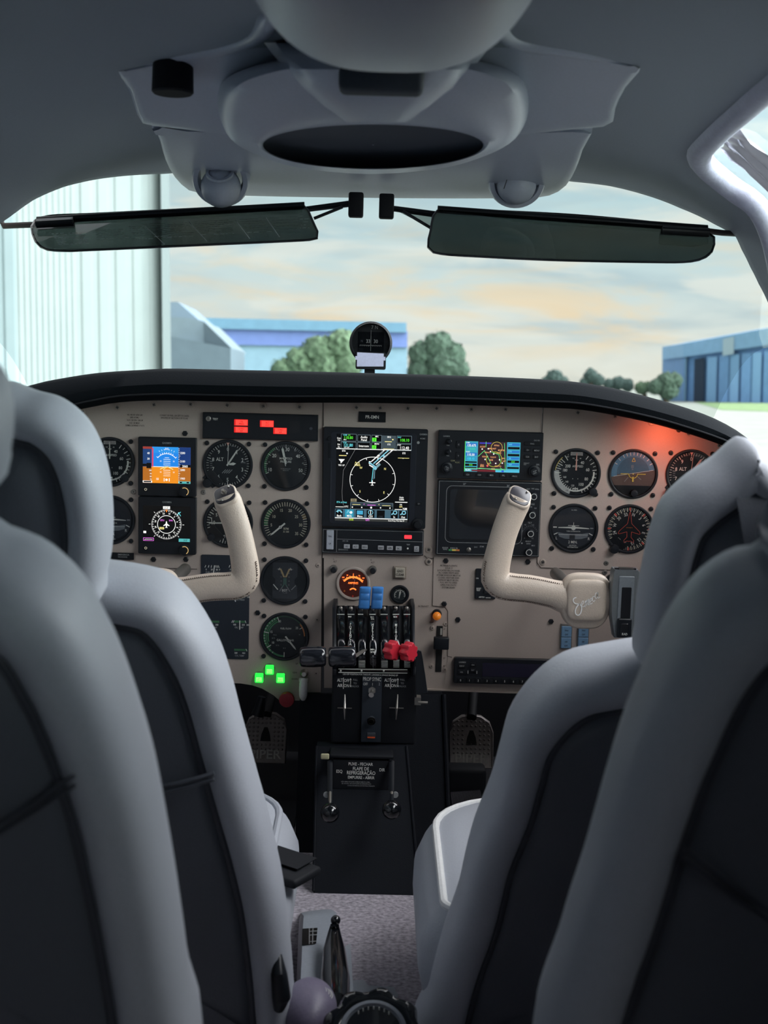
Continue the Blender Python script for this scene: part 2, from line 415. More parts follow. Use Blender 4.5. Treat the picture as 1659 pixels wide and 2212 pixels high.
# --- trees: crown of many small leaf clumps over a trunk
M_LEAF = [mat('foliage_a', srgb(74, 96, 80), 0.9, bscale=3, var=0.35), mat('foliage_b', srgb(98, 122, 94), 0.9, bscale=3, var=0.35), mat('foliage_c', srgb(70, 90, 84), 0.9, bscale=3, var=0.3)]
M_TRK = mat('bark', srgb(90, 78, 66), 0.9)
def tree(label, blobs, Y, mi, cat='tree', group='trees beyond the apron', fuzz=1.0):
    cxm = sum(b_[0] for b_ in blobs) / len(blobs); bot = drop(atY(cxm, 830, Y))
    t = thing('tree', label, cat, bot, None, group); inv_ = t.matrix_world.inverted(); mb_ = MB(); rnd = random.Random(int(cxm))
    for (bx, by, br_) in blobs:
        c_ = atY(bx, by, Y); rr = br_ / K * Y
        bm = bmesh.new(); bmesh.ops.create_icosphere(bm, subdivisions=3, radius=rr)
        for v in bm.verts:
            n_ = v.co.normalized(); v.co *= 1 + 0.13 * math.sin(n_.x * 9 + bx) * math.cos(n_.z * 11 + by) + rnd.uniform(-.08, .08)
        bm.verts.index_update(); mb_.add([v.co + c_ for v in bm.verts], [tuple(x.index for x in f.verts) for f in bm.faces], M_LEAF[mi]); bm.free()
        for k in range(int(140 * fuzz)):   # leaf clumps on the surface
            th, ph = rnd.uniform(0, 6.28), math.acos(rnd.uniform(-1, 1)); n_ = Vector((math.sin(ph) * math.cos(th), math.sin(ph) * math.sin(th), math.cos(ph)))
            q_ = c_ + n_ * rr * rnd.uniform(0.95, 1.15); w_ = rr * rnd.uniform(.06, .13)
            a_ = n_.orthogonal().normalized(); b2 = n_.cross(a_); tw = rnd.uniform(-.6, .6)
            mb_.add([q_ - a_ * w_, q_ + b2 * w_ + n_ * w_ * tw, q_ + a_ * w_, q_ - b2 * w_ - n_ * w_ * tw], [(0, 1, 2, 3)], M_LEAF[mi])
    o_ = mb_.build('foliage', t, smooth=0); o_.matrix_parent_inverse = inv_
    mb_ = MB(); top = atY(cxm, blobs[0][1], Y); mb_.tube([bot, bot.lerp(top, .5), top], [Y * .0022, Y * .0017, Y * .0012], M_TRK)
    o_ = mb_.build('trunk', t); o_.matrix_parent_inverse = inv_
tree('broad rounded tree just left of the compass', [(690, 762, 38), (735, 748, 36), (650, 785, 34), (700, 792, 40), (748, 790, 34), (610, 800, 26), (668, 805, 30)], 120, 1)
tree('tall dark bushy tree right of the compass', [(945, 752, 34), (910, 765, 28), (975, 768, 30), (955, 790, 40), (905, 800, 26), (990, 800, 24), (955, 730, 14)], 130, 0)
tree('small tree at the left end of the distant treeline', [(1198, 818, 20), (1180, 826, 12), (1215, 826, 14)], 170, 2)
tree('spiky small tree standing up out of the distant treeline', [(1276, 812, 15), (1292, 822, 14), (1262, 826, 10), (1275, 800, 6)], 170, 2)
tree('low tree between the spiky tree and the blue hangar', [(1335, 828, 15), (1355, 832, 14), (1315, 830, 12)], 172, 2)
tree('dark tree touching the left side of the blue hangar', [(1440, 826, 22), (1456, 822, 18), (1418, 835, 18), (1444, 843, 22)], 152, 0)
tree('pale low bush line right of the dark bushy tree', [(1385, 838, 14), (1400, 836, 12)], 172, 1)
# ================================================================== CABIN SHELL
SW, SZ0, SH, SE = 0.60, 0.60, 0.49, 3.5
def shell_pt(a):
    ca, sa = math.cos(a), math.sin(a)
    return (math.copysign(abs(ca) ** (2 / SE), ca) * SW, SZ0 + SH * abs(sa) ** (2 / SE))
def shell_hit(px, py):
    d = ray(px, py); lo, hi = 0.2, 4.0
    g_ = lambda t: (abs((EYE + d * t).x / SW) ** SE + (abs((EYE + d * t).z - SZ0) / SH) ** SE) - 1
    for _ in range(60):
        m_ = (lo + hi) / 2
        if g_(m_) > 0: hi = m_
        else: lo = m_
    p = EYE + d * lo
    X = math.copysign(abs(p.x / SW) ** (SE / 2), p.x); Z = max(0, (p.z - SZ0) / SH) ** (SE / 2)
    return p, math.atan2(Z, X)
arc_px = [(-60, 500), (0, 455), (20, 440), (60, 412), (130, 382), (200, 366), (280, 357), (350, 354), (560, 352), (800, 352), (1000, 356), (1150, 362), (1240, 371), (1320, 380), (1400, 400), (1480, 430), (1560, 468), (1605, 493), (1620, 525), (1640, 565), (1659, 603), (1690, 670)]
arc = sorted([(shell_hit(*p)[1], shell_hit(*p)[0].y) for p in arc_px])
def yfront(a):
    if a <= arc[0][0]: return min(arc[0][1], 2.35)
    if a >= arc[-1][0]: return min(arc[-1][1], 2.35)
    for (a0, y0), (a1, y1) in zip(arc, arc[1:]):
        if a0 <= a <= a1: return y0 + (y1 - y0) * (a - a0) / max(1e-9, a1 - a0)
def inpoly(u, v, P):
    c_ = False; j = len(P) - 1
    for i in range(len(P)):
        if (P[i][1] > v) != (P[j][1] > v) and u < (P[j][0] - P[i][0]) * (v - P[i][1]) / (P[j][1] - P[i][1]) + P[i][0]: c_ = not c_
        j = i
    return c_
wpx = [(1659, 180), (1620, 215), (1580, 250), (1545, 284), (1524, 308), (1524, 332), (1546, 358), (1595, 398), (1659, 452)]
wl = [shell_hit(*p)[1] for p in wpx]; wy = [shell_hit(*p)[0].y for p in wpx]
front = [Vector((a_, y_, 0)) for a_, y_ in zip(wl, wy)]
aT, aB = front[0].x, 0.16
winR = crom([Vector((aT, 1.15, 0)), Vector((aT, 1.35, 0))] + front + [Vector((0.42, 1.94, 0)), Vector((0.28, 1.91, 0)), Vector((0.19, 1.80, 0)), Vector((aB, 1.6, 0)), Vector((aB, 1.2, 0)), Vector((aB + 0.1, 1.08, 0)), Vector((aT - 0.15, 1.05, 0))], 90, closed=True)
winL = crom([Vector((math.pi - a_, y_, 0)) for a_, y_ in ((0.95, 1.1), (0.95, 1.35), (0.85, 1.5), (0.45, 1.5), (0.22, 1.45), (0.18, 1.1), (0.25, 1.0), (0.85, 1.0))], 60, closed=True)
winR2 = crom([Vector((a_, y_, 0)) for a_, y_ in ((0.85, -0.55), (0.85, -0.15), (0.75, -0.02), (0.4, 0.0), (0.22, -0.08), (0.18, -0.3), (0.18, -0.5), (0.26, -0.62), (0.75, -0.64))], 60, closed=True)  # out-of-view aft window, added and sized to light the seat backs
winL2 = [Vector((math.pi - v.x, v.y, 0)) for v in winR2]
WINS = [winR, winR2]
NA, NY = 220, 150
verts = []; A_ = []; Yv = []
for i in range(NA + 1):
    a = math.pi * i / NA; x, z = shell_pt(a); yf = yfront(a)
    for j in range(NY + 1):
        y = -0.9 + (yf + 0.9) * (j / NY); verts.append((x, y, z)); A_.append(a); Yv.append(y)
sh_f = []; pane = [[] for _ in WINS]
for i in range(NA):
    for j in range(NY):
        q = (i * (NY + 1) + j, (i + 1) * (NY + 1) + j, (i + 1) * (NY + 1) + j + 1, i * (NY + 1) + j + 1)
        a = math.pi * (i + .5) / NA; y = sum(Yv[k] for k in q) / 4
        for k, P in enumerate(WINS):
            if inpoly(a, y, [(v.x, v.y) for v in P]): pane[k].append(q); break
        else: sh_f.append(q)
def mesh_obj(name, vs_, fs, mt, parent=None, smooth=True):
    me = bpy.data.meshes.new(name); me.from_pydata(vs_, [], fs); me.materials.append(mt)
    bm = bmesh.new(); bm.from_mesh(me); loose = [v for v in bm.verts if not v.link_faces]; bmesh.ops.delete(bm, geom=loose, context='VERTS'); bm.to_mesh(me); bm.free()
    if smooth: me.shade_smooth()
    o_ = bpy.data.objects.new(name, me); C.objects.link(o_)
    if parent: o_.parent = parent
    return o_
ceil = mesh_obj('ceiling', verts, sh_f, M_HEAD)
sd = ceil.modifiers.new('thickness', 'SOLIDIFY'); sd.thickness = 0.015; sd.offset = 1.0
tag(ceil, 'grey padded headliner curving over the cabin', kind='structure')
# side walls, floor, firewall, aft bulkhead
M_WALL = mat('side_wall_vinyl', srgb(84, 88, 96), 0.7, bump=0.2)
for sx, nm in ((-1, 'wall_left'), (1, 'wall_right')):
    mb = MB(); mb.box((sx * (SW + 0.01), 0.95, 0.30), (0.02, 3.7, 0.62), M_WALL); tag(mb.build(nm), 'cabin side wall', kind='structure')
mb = MB(); mb.box((0, 0.95, -0.01), (1.22, 3.7, 0.02), M_CARP); tag(mb.build('floor'), 'grey carpeted cabin floor', kind='structure')
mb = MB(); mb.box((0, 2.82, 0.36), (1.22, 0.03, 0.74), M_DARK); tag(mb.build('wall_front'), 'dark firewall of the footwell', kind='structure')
mb = MB(); mb.box((0, -0.92, 0.54), (1.22, 0.03, 1.12), M_WALL); tag(mb.build('wall_back'), 'aft cabin bulkhead', kind='structure')
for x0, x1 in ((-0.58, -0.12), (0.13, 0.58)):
    mb = MB(); mb.box(((x0 + x1) / 2, 2.42, 0.002), (x1 - x0, 0.74, 0.004), M_DARK); tag(mb.build('footwell_shade'), 'dark sheet added for the shade under the %s rudder pedal' % ('left' if x0 < 0 else 'right'), 'shade sheet', 'footwell shade sheets')  # dark sheets added over the carpet to stand in for footwell shade
# window panes with padded rolls
for k, (P, nm) in enumerate(zip(WINS, ('window_2', 'window_3', 'window_4', 'window_5'))):
    off = [(v[0] * 1.012, v[1], SZ0 + (v[2] - SZ0) * 1.012) for v in verts]
    o = mesh_obj(nm, off, pane[k], M_WIND); tag(o, 'curved clear side window', kind='structure')
    mb = MB(); path = []
    for v in P:
        x, z = shell_pt(v.x); path.append(Vector((x * 0.985, v.y, SZ0 + (z - SZ0) * 0.985)))
    n_ = len(path); rings = []
    for i, p in enumerate(path):
        t = (path[(i + 1) % n_] - path[i - 1]).normalized(); out_ = Vector((p.x, 0, (p.z - SZ0) * 1.2)).normalized()
        a_ = (out_ - t * out_.dot(t)).normalized(); b_ = t.cross(a_); rr = 0.017
        rings.append([p + a_ * rr * 0.9 * math.cos(2 * math.pi * j / 12) + b_ * rr * math.sin(2 * math.pi * j / 12) for j in range(12)])
    rings.append(rings[0]); mb.loft(rings, mat('padded_trim', srgb(188, 190, 208), 0.55, bump=0.5, bscale=160))
    tag(mb.build('trim_%d' % (k + 1)), 'padded vinyl roll around the side window', kind='structure')
# loose clear plastic weather strip at the front of the starboard side window
mb = MB(); rows = []
for (a_, b_) in (((1536, 314), (1576, 280)), ((1570, 342), (1612, 306)), ((1610, 378), (1645, 330)), ((1655, 418), (1690, 362)), ((1700, 460), (1735, 400))):
    pa, pb = shell_hit(*a_)[0], shell_hit(*b_)[0]; rows.append([pa.lerp(pb, t) + Vector((0.006 + 0.006 * math.sin(t * 23 + a_[0]), 0, 0.006 * math.cos(t * 19 + a_[1]))) for t in [i / 24 for i in range(25)]])
mb.loft(rows, mat('crinkled_clear_vinyl', srgb(232, 230, 238), 0.25, spec=0.7, coat=0.3, bump=0.4, bscale=30), closed=False)
o = mb.build('weather_strip', smooth=60, subsurf=1); tag(o, 'crinkled shiny vinyl strip inside the front corner of the right side window', 'weather strip')
# windshield
rows = []
for t in [i / 10 for i in range(11)]:
    row = []
    for i in range(41):
        a = R(14) + (math.pi - R(28)) * i / 40; x, z = shell_pt(a); y = yfront(a)
        e = Vector((x * 1.0, 2.78 - 0.35 * abs(x / SW) ** 2, 0.70)); p = Vector((x, y, z))
        q = p.lerp(e, t); q.z += 0.05 * math.sin(math.pi * t); row.append(q)
    rows.append(row)
mb = MB(); mb.loft(rows, M_WIND, closed=False); tag(mb.build('window_1'), 'curved clear windshield', kind='structure')

# ================================================================== OVERHEAD CONSOLE
oc = thing('overhead_console', 'large moulded grey overhead console hanging from the headliner', 'overhead console', atY(815, 200, 1.7))
oci = oc.matrix_world.inverted()
def kid(mb_, name, par, inv_, **kw):
    o_ = mb_.build(name, par, **kw); o_.matrix_parent_inverse = inv_; return o_
def zf(py): return 1.07 - 0.05 * (py - 150) / 275
def up(px, py, dz=0.0): return atZ(px, py, zf(py) + dz)
def outl(ctrl, n=96): return [(v.x, v.y) for v in crom([Vector((x, y, 0)) for x, y in ctrl], n, closed=True)]
def inset(o_, d):
    n_ = len(o_); area = sum(o_[i][0] * o_[(i + 1) % n_][1] - o_[(i + 1) % n_][0] * o_[i][1] for i in range(n_)); s_ = 1 if area > 0 else -1; r_ = []
    for i in range(n_):
        a_, b_ = o_[i - 1], o_[(i + 1) % n_]; dx, dy = b_[0] - a_[0], b_[1] - a_[1]; L_ = math.hypot(dx, dy) or 1
        r_.append((o_[i][0] - s_ * dy / L_ * d, o_[i][1] + s_ * dx / L_ * d))
    return r_
def rounded_slab(ctrl, dz, rise, name, mt, cap=True, px_r=10):
    o_ = outl(ctrl); cxp = sum(p[0] for p in o_) / len(o_); cyp = sum(p[1] for p in o_) / len(o_)
    mb_ = MB(); base_ = [up(x, y, dz) for x, y in o_]
    rings = [[p + Vector((0, 0, rise)) for p in base_], [p + Vector((0, 0, 0.008)) for p in base_]]
    for d, h in ((px_r * .3, .0026), (px_r, 0), (px_r * 2.2, 0)): rings.append([up(x, y, dz + h) for x, y in inset(o_, d)])
    mb_.loft(rings, mt); L = rings[-1]; rings2 = [L]
    for k in (0.66, 0.33, 0.0): rings2.append([Vector((cxp, cyp, 0)) and up(cxp + (x - cxp) * k, cyp + (y - cyp) * k, dz) for x, y in inset(o_, px_r * 2.2)])
    mb_.loft(rings2, mt); return kid(mb_, name, oc, oci, smooth=50)
low = [(805, 285), (1080, 282), (1268, 280), (1262, 320), (1243, 372), (1218, 408), (1170, 428), (1050, 431), (805, 430), (560, 426), (430, 419), (388, 398), (358, 352), (340, 290), (338, 276), (560, 280)]
rounded_slab(low, 0.004, 0.07, 'front_shell', M_CONS, px_r=8)
rear = [(805, 300), (1050, 298), (1240, 282), (1318, 272), (1330, 240), (1350, 195), (1388, 150), (1384, 140), (1240, 112), (1085, 92), (1060, 60), (805, 50), (590, 60), (560, 92), (400, 120), (256, 148), (250, 158), (275, 190), (292, 240), (306, 268), (380, 280), (560, 298)]
rounded_slab(rear, -0.004, 0.06, 'rear_shell', M_CONS, px_r=9)
H0 = outl([(815, 118), (940, 118), (1030, 130), (1095, 150), (1132, 178), (1142, 225), (1134, 268), (1104, 308), (1040, 340), (950, 364), (805, 376), (655, 364), (570, 340), (506, 308), (480, 268), (470, 225), (478, 180), (520, 152), (600, 130), (690, 118)])
HO = []
for i in range(96):
    x, y = H0[i]; th = math.atan2((y - 314) / 95.0, (x - 806) / 330.0); HO.append((806 + 238 * math.cos(th), 313 + (50 if math.sin(th) > 0 else 44) * math.sin(th)))
mb = MB(); lp = lambda k: [(a_[0] + (b_[0] - a_[0]) * k, a_[1] + (b_[1] - a_[1]) * k) for a_, b_ in zip(H0, HO)]
mb.loft([[up(x, y, h) for x, y in lp(k)] for k, h in ((0, -0.002), (0.015, -0.018), (0.06, -0.032), (0.14, -0.038), (0.3, -0.040), (0.55, -0.043), (0.80, -0.046), (0.95, -0.044), (1.0, -0.036))], M_CONS)
kid(mb, 'speaker_housing', oc, oci, smooth=60)
mb = MB(); gm = mat('speaker_grille', srgb(74, 80, 90), 0.7, bump=0.8, bscale=1200)
mb.loft([[up(806 + (x - 806) * k, 313 + (y - 313) * k, -0.036 + 0.004 * (1 - k)) for x, y in HO] for k in (1, .96, .7, .4, .01)], gm); kid(mb, 'speaker_grille', oc, oci)
mb = MB(); q = atZ(824, 166, 1.008); mb.box(tuple(q + Vector((0, 0.03, 0.003))), (0.074, 0.03, 0.022), mat('recess_dark', srgb(52, 60, 70), 0.7), bev=0.006)  # recess modelled as a solid block, inner shade put into its colour
kid(mb, 'map_light_recess', oc, oci)
mb = MB(); rows = []
for i in range(30):
    th = math.pi * i / 29; r_ = []
    for j in range(56):
        ph = 2 * math.pi * j / 56; c_, s_ = math.cos(ph), math.sin(ph); e_ = 0.72
        r_.append(Vector((0.004 + 0.118 * math.sin(th) ** .8 * math.copysign(abs(c_) ** e_, c_), 0.95 + 0.28 * math.sin(th) ** .8 * math.copysign(abs(s_) ** e_, s_), 1.10 + 0.124 * math.copysign(abs(math.cos(th)) ** .8, math.cos(th)))))
    rows.append(r_)
mb.loft(rows, M_CONS); kid(mb, 'blower_cover', oc, oci, smooth=80)
mb = MB(); rows = []
for y, xa, xb, dz in ((92, 570, 1065, -.010), (118, 590, 1045, -.036), (150, 615, 1020, -.050), (190, 645, 988, -.056), (230, 690, 938, -.056), (264, 740, 890, -.052)):
    r_ = []
    for k, hz in ((0, 0.0), (.05, .55), (.12, .9), (.25, 1.0), (.5, 1.0), (.75, 1.0), (.88, .9), (.95, .55), (1, 0.0)): r_.append(up(xa + (xb - xa) * k, y, dz * hz + (-.034 if y > 130 else -.008) * (1 - hz)))
    rows.append(r_)
mb.loft(rows, M_CONS, closed=False); kid(mb, 'duct_ramp', oc, oci, smooth=70)
mb = MB()
for lipx in ([(262, 152), (258, 132), (300, 122), (400, 108), (500, 92), (560, 66), (585, 30)], [(1380, 150), (1384, 132), (1340, 118), (1240, 102), (1130, 86), (1085, 64), (1062, 26)]):
    path = crom([atZ(x, y, 1.079 if 0 < i < 6 else 1.074) for i, (x, y) in enumerate(lipx)], 26); mb.tube(path, [.006] + [.0105] * 24 + [.006], M_CONS, n=12)
    mb_keep = kid(mb, 'rear_lip', oc, oci, smooth=70); mb = MB()
# round black knob
mb = MB(); k0 = atZ(373, 203, 1.040); ax = [k0, k0 + Vector((0, 0, 0.035))]
mb.tube([k0, k0 + Vector((0, 0, 0.002)), k0 + Vector((0, 0, 0.035))], [0.0195, 0.0215, 0.0205], M_BLK2, n=32, up=(1, 0, 0)); kid(mb, 'control_knob', oc, oci)
# eyeball air vents
for (px, py, tiltv) in ((477, 388, 0), (1116, 391, 1)):
    mb = MB(); Yv_ = 1.93 if py < 390 else 1.93; c_ = atY(px, py, Yv_); n_ = Vector((0, -0.86, -0.5)).normalized(); e1 = Vector((1, 0, 0)); e2 = n_.cross(e1)
    rg = lambda r_, h: [c_ + n_ * h + (e1 * math.cos(2 * math.pi * j / 40) + e2 * math.sin(2 * math.pi * j / 40)) * r_ for j in range(40)]
    mb.loft([rg(0.0385, -0.03), rg(0.0395, 0.0), rg(0.037, 0.006), rg(0.031, 0.006), rg(0.029, 0.0), rg(0.0285, -0.012)], M_CONS)
    o = kid(mb, 'vent_ring', oc, oci)
    mb = MB(); mb.sphere(c_ + Vector((0, 0.002, -0.004 if tiltv else -0.010)), 0.0275, M_CONS, 32, 20)
    b_ = kid(mb, 'eyeball_vent', oc, oci, smooth=80)
    mb = MB(); cc = c_ + Vector((0, -0.0, 0)); 
    if not tiltv:
        u_ = Vector((0, -0.72, 0.69)).normalized(); cc = c_ + Vector((0, 0.002, -0.010)) + u_ * 0.0225; f2 = u_.cross(e1)
        mb.loft([[cc + u_ * h + (e1 * math.cos(2 * math.pi * j / 32) + f2 * math.sin(2 * math.pi * j / 32)) * r_ for j in range(32)] for r_, h in ((0.019, 0), (0.0185, 0.0035), (0.015, 0.0035), (0.014, -0.002), (0.001, -0.002))], M_CONS)
    else:
        mb.tube([cc + Vector((-0.020, -0.020, 0.010)), cc + Vector((-0.0155, -0.0265, -0.002)), cc + Vector((-0.019, -0.021, -0.014))], 0.0006, M_PIPE, n=6)
    mb.build('vent_outlet', b_)

# ceiling oxygen / lamp plate on the starboard side of the headliner
cl = thing('ceiling_lamp', 'pale angular reading lamp and outlet plate set in the headliner right of the console', 'ceiling lamp', shell_hit(1385, 285)[0]); cli = cl.matrix_world.inverted()
def hp(px, py, d=0.0):
    p, a_ = shell_hit(px, py); return p - Vector((p.x / SW * 0.35, 0, 1)).normalized() * d
lo_ = outl([(1303, 308), (1306, 288), (1322, 262), (1345, 248), (1372, 245), (1420, 250), (1458, 260), (1466, 266), (1462, 288), (1452, 304), (1430, 318), (1408, 325), (1370, 322), (1330, 314), (1308, 313)], 60)
mb = MB(); mb.loft([[hp(x, y, -0.004) for x, y in lo_], [hp(x, y, 0.006) for x, y in lo_], [hp(x, y, 0.009) for x, y in inset(lo_, 4)], [hp(x, y, 0.009) for x, y in inset(lo_, 9)], [hp(x, y, 0.005) for x, y in inset(lo_, 12)]], M_CONS, cap_end=True); kid(mb, 'plate', cl, cli)
mb = MB(); mb.loft([[hp(1408 + r_ * 31 * math.cos(j / 32 * 6.2832), 290 + r_ * 10.5 * math.sin(j / 32 * 6.2832) + 0, d) for j in range(32)] for r_, d in ((1.0, 0.004), (1.0, 0.0065), (0.82, 0.003), (0.1, -0.004))], mat('lamp_cup', srgb(110, 114, 124), 0.4), cap_end=True); kid(mb, 'lamp_cup', cl, cli)
mb = MB(); mb.box(tuple(hp(1349, 283, 0.007)), (0.007, 0.012, 0.006), M_BLK2); kid(mb, 'switch', cl, cli)
for (x, y) in ((1360, 309), (1402, 259)):
    mb = MB(); mb.sphere(hp(x, y, 0.006), 0.003, M_CHR, 12, 8, sc=(1, 1, .5)); kid(mb, 'screw', cl, cli)
for i, (x, y) in enumerate(((1487, 320), (1579, 205), (1578, 466), (1633, 529))):
    t = thing('headliner_screw', ['small screw in the headliner in front of the right side window', 'small screw in the headliner above the right side window', 'round screw beside the hole where the right visor rod enters the pillar', 'small screw low on the right windshield pillar'][i], 'screw', hp(x, y))
    mb = MB(); mb.sphere((0, 0, -0.001), 0.0045 if i != 2 else 0.006, M_STL, 16, 8, sc=(1, 1, .45)); mb.build('screw_head', t)
    mb = MB(); mb.sphere((0, 0, -0.0005), 0.0062 if i != 2 else 0.0085, M_HEAD, 16, 8, sc=(1, 1, .35)); mb.build('washer', t)

# ================================================================== SUN VISORS
M_VIS = glassmat('smoked_acrylic', (0.25, 0.285, 0.275), 0.6, 0.05)
M_VIS2 = glassmat('smoked_acrylic_dark', (0.2, 0.24, 0.24), 0.6, 0.05)
def visor(label, outline, rod, clampq, bracket, arm, tip, side):
    Yt = 1.98
    vt = thing('sun_visor', label, 'sun visor', atY(*rod[0], Yt), None, 'tinted sun visors'); vi = vt.matrix_world.inverted()
    ymid = sum(p[1] for p in outline) / len(outline)
    def lineY(px): # rod height at this px
        (x0, y0), (x1, y1) = rod; return y0 + (y1 - y0) * (px - x0) / (x1 - x0)
    def P(px, py, d=0.0): return atY(px, py, Yt - 0.0011 * (py - lineY(px)) - d)
    o_ = outl(outline, 80); mb_ = MB()
    mb_.loft([[P(x, y, 0.0) for x, y in o_], [P(x, y, 0.004) for x, y in o_]], M_VIS, cap_start=True, cap_end=True)
    kid(mb_, 'tinted_panel', vt, vi, smooth=30)
    mb_ = MB(); mb_.tube([P(x, y, 0.002) for x, y in o_] + [P(*o_[0], 0.002)], 0.0018, M_GLB, n=6); kid(mb_, 'edge_trim', vt, vi)
    mb_ = MB(); mb_.tube([P(x, y + 4, 0.0) for x, y in rod], 0.0052, M_BLK, n=12); kid(mb_, 'hinge_rod', vt, vi)
    mb_ = MB(); pts = [P(x, y, 0.006) for x, y in clampq]; mb_.loft([pts, [p + Vector((0, -0.008, 0)) for p in pts]], M_GLB, cap_start=True, cap_end=True)
    mb_.tube([pts[0].lerp(pts[3], .5) + Vector((0, -.01, 0)), pts[1].lerp(pts[2], .5) + Vector((0, -.01, 0))], 0.004, M_BLK); kid(mb_, 'clamp', vt, vi)
    mb_ = MB(); mb_.tube([atY(x, y, Y_) for x, y, Y_ in arm], 0.0042, mat('rusty_black_rod', srgb(48, 38, 36), 0.5), n=10); kid(mb_, 'support_arm', vt, vi)
    mb_ = MB(); mb_.tube([atY(x, y, Yt) for x, y in bracket[:2]], [0.004, 0.0045], M_BLK); mb_.tube([atY(x, y, Yt - 0.02) for x, y in bracket[2:]], 0.0022, M_BLK, n=8)
    mb_.add([atY(x, y, Yt - 0.005) for x, y in (bracket[0], bracket[1], bracket[3])], [(0, 1, 2)], M_VIS); kid(mb_, 'centre_bracket', vt, vi)
    c_ = atY(*tip, Yt); mb_ = MB(); mb_.box(tuple(c_), (0.021, 0.02, 0.034), M_BLK2, bev=0.003); kid(mb_, 'mounting_block', vt, vi)
    return vt, vi, P
vt, vi, P = visor('left tinted sun visor printed with faint checklist tables',
    [(68, 490), (76, 476), (110, 466), (200, 462), (400, 452), (560, 444), (640, 441), (662, 450), (676, 480), (688, 508), (680, 516), (640, 520), (400, 531), (200, 540), (140, 542), (98, 538), (76, 520)],
    [(80, 472), (658, 440)], [(80, 474), (160, 470), (163, 492), (82, 497)], [(662, 452), (756, 440), (678, 472), (740, 447)], [(-22, 452, 1.99), (4, 455, 1.99), (0, 470, 1.98), (8, 488, 1.98), (80, 485, 1.97)], (769, 443), -1)
mb = MB(); prt = mat('faint_print', srgb(200, 210, 210), 0.7)
def vq(x0, y0, x1, y1, w=0.0009): 
    a_, b_ = P(x0, y0, 0.0048), P(x1, y1, 0.0048); n_ = (b_ - a_).cross(P(x0, y0 + 10, 0.0048) - a_); s_ = n_.cross(b_ - a_).normalized() * w / 2
    mb.add([a_ + s_, a_ - s_, b_ - s_, b_ + s_], [(0, 1, 2, 3)], prt)
for (x0, y0, x1, y1) in ((308, 483, 356, 528), (408, 479, 448, 522), (508, 474, 540, 516), (574, 469, 604, 512)): vq(x0, y0, x1, y1, 0.0008)
rnd = random.Random(3)
for col_ in ((112, 180, 505, 532, 9), (205, 262, 498, 520, 6), (275, 350, 486, 522, 9), (322, 400, 484, 518, 9), (418, 495, 479, 512, 8), (516, 570, 474, 508, 7), (582, 655, 470, 502, 5)):
    x0, x1, y0, y1, n_ = col_
    for k in range(n_):
        t_ = k / n_; y_ = y0 + (y1 - y0) * t_; xo = (y_ - y0) * 1.0; x_ = x0 + xo * .6
        while x_ < x1 + xo * .4:
            w_ = rnd.uniform(3, 12); 
            if rnd.random() < .8: vq(x_, y_ - (x_ - x0) * .045, x_ + w_, y_ - (x_ + w_ - x0) * .045, 0.0008)
            x_ += w_ + 3
kid(mb, 'checklist_print', vt, vi, smooth=0)
visor('right plain dark green tinted sun visor',
    [(925, 534), (930, 500), (936, 466), (945, 455), (975, 452), (1200, 462), (1350, 474), (1440, 484), (1500, 494), (1530, 503), (1543, 514), (1540, 538), (1528, 553), (1490, 565), (1400, 566), (1200, 562), (1050, 555), (950, 548)],
    [(945, 448), (1528, 490)], [(1430, 488), (1530, 494), (1528, 514), (1424, 508)], [(846, 450), (940, 463), (870, 456), (930, 492)], [(1510, 497, 1.97), (1560, 503, 1.98), (1592, 505, 1.99), (1606, 496, 2.0), (1606, 478, 2.02)], (835, 446), 1)
mb = MB(); p_, a__ = shell_hit(1603, 481); t = thing('rod_grommet', 'black hole in the right pillar where the visor rod enters', 'grommet', p_); mb.sphere((0, 0, -0.002), 0.013, M_BLK2, 20, 10, sc=(1, 1.4, .8)); mb.build('rubber_ring', t)

# ================================================================== GLARESHIELD
top_px = [(-30, 872), (20, 847), (60, 834), (100, 824), (200, 808), (300, 801), (365, 798), (500, 801), (600, 803), (800, 808), (1000, 814), (1200, 823), (1300, 835), (1400, 858), (1500, 887), (1560, 912), (1610, 943), (1659, 988), (1700, 1040)]
bot_px = [(-30, 985), (20, 950), (80, 918), (150, 888), (200, 876), (260, 866), (350, 862), (450, 864), (600, 867), (700, 867), (830, 868), (1000, 872), (1175, 878), (1260, 883), (1380, 905), (1480, 932), (1580, 968), (1640, 1010), (1700, 1080)]
T_ = crom([Vector((x, y, 0)) for x, y in top_px], 70); B_ = crom([Vector((x, y, 0)) for x, y in bot_px], 70)
rings = []
for a_, b_ in zip(T_, B_):
    tp = atY(a_.x, a_.y, 2.235); bt = atY(b_.x, b_.y, 2.205); md = atY((a_.x + b_.x) / 2, (a_.y * .5 + b_.y * .5), 2.190); m1 = atY(a_.x, a_.y + 5, 2.215); m2 = atY(b_.x, b_.y - 14, 2.192)
    m3 = atY(b_.x, b_.y - 12, 2.197)
    back = pan(b_.x, b_.y - 2, 0.0)
    far = Vector((tp.x * 0.98, 2.80 - 0.30 * (tp.x / .6) ** 2, min(tp.z + 0.0, 0.76) - 0.01))
    up1 = tp + Vector((0, 0.03, 0.002))
    rings.append([pan(b_.x, b_.y + 3, 0.0), bt, m3, m2, md, m1, tp, up1, tp.lerp(far, .5) + Vector((0, 0, -0.004)), far])
mb = MB(); mb.loft(rings, M_GLS, closed=False); gs = thing('glareshield', 'dark padded glareshield curving over the instrument panel', 'glareshield', atY(800, 830, 2.3)); kid(mb, 'padded_cover', gs, gs.matrix_world.inverted(), smooth=60)
mb = MB(); mb.tube([atY(b_.x, b_.y - 11, 2.190) for b_ in B_], 0.0016, M_BLK2, n=6); kid(mb, 'seam', gs, gs.matrix_world.inverted())

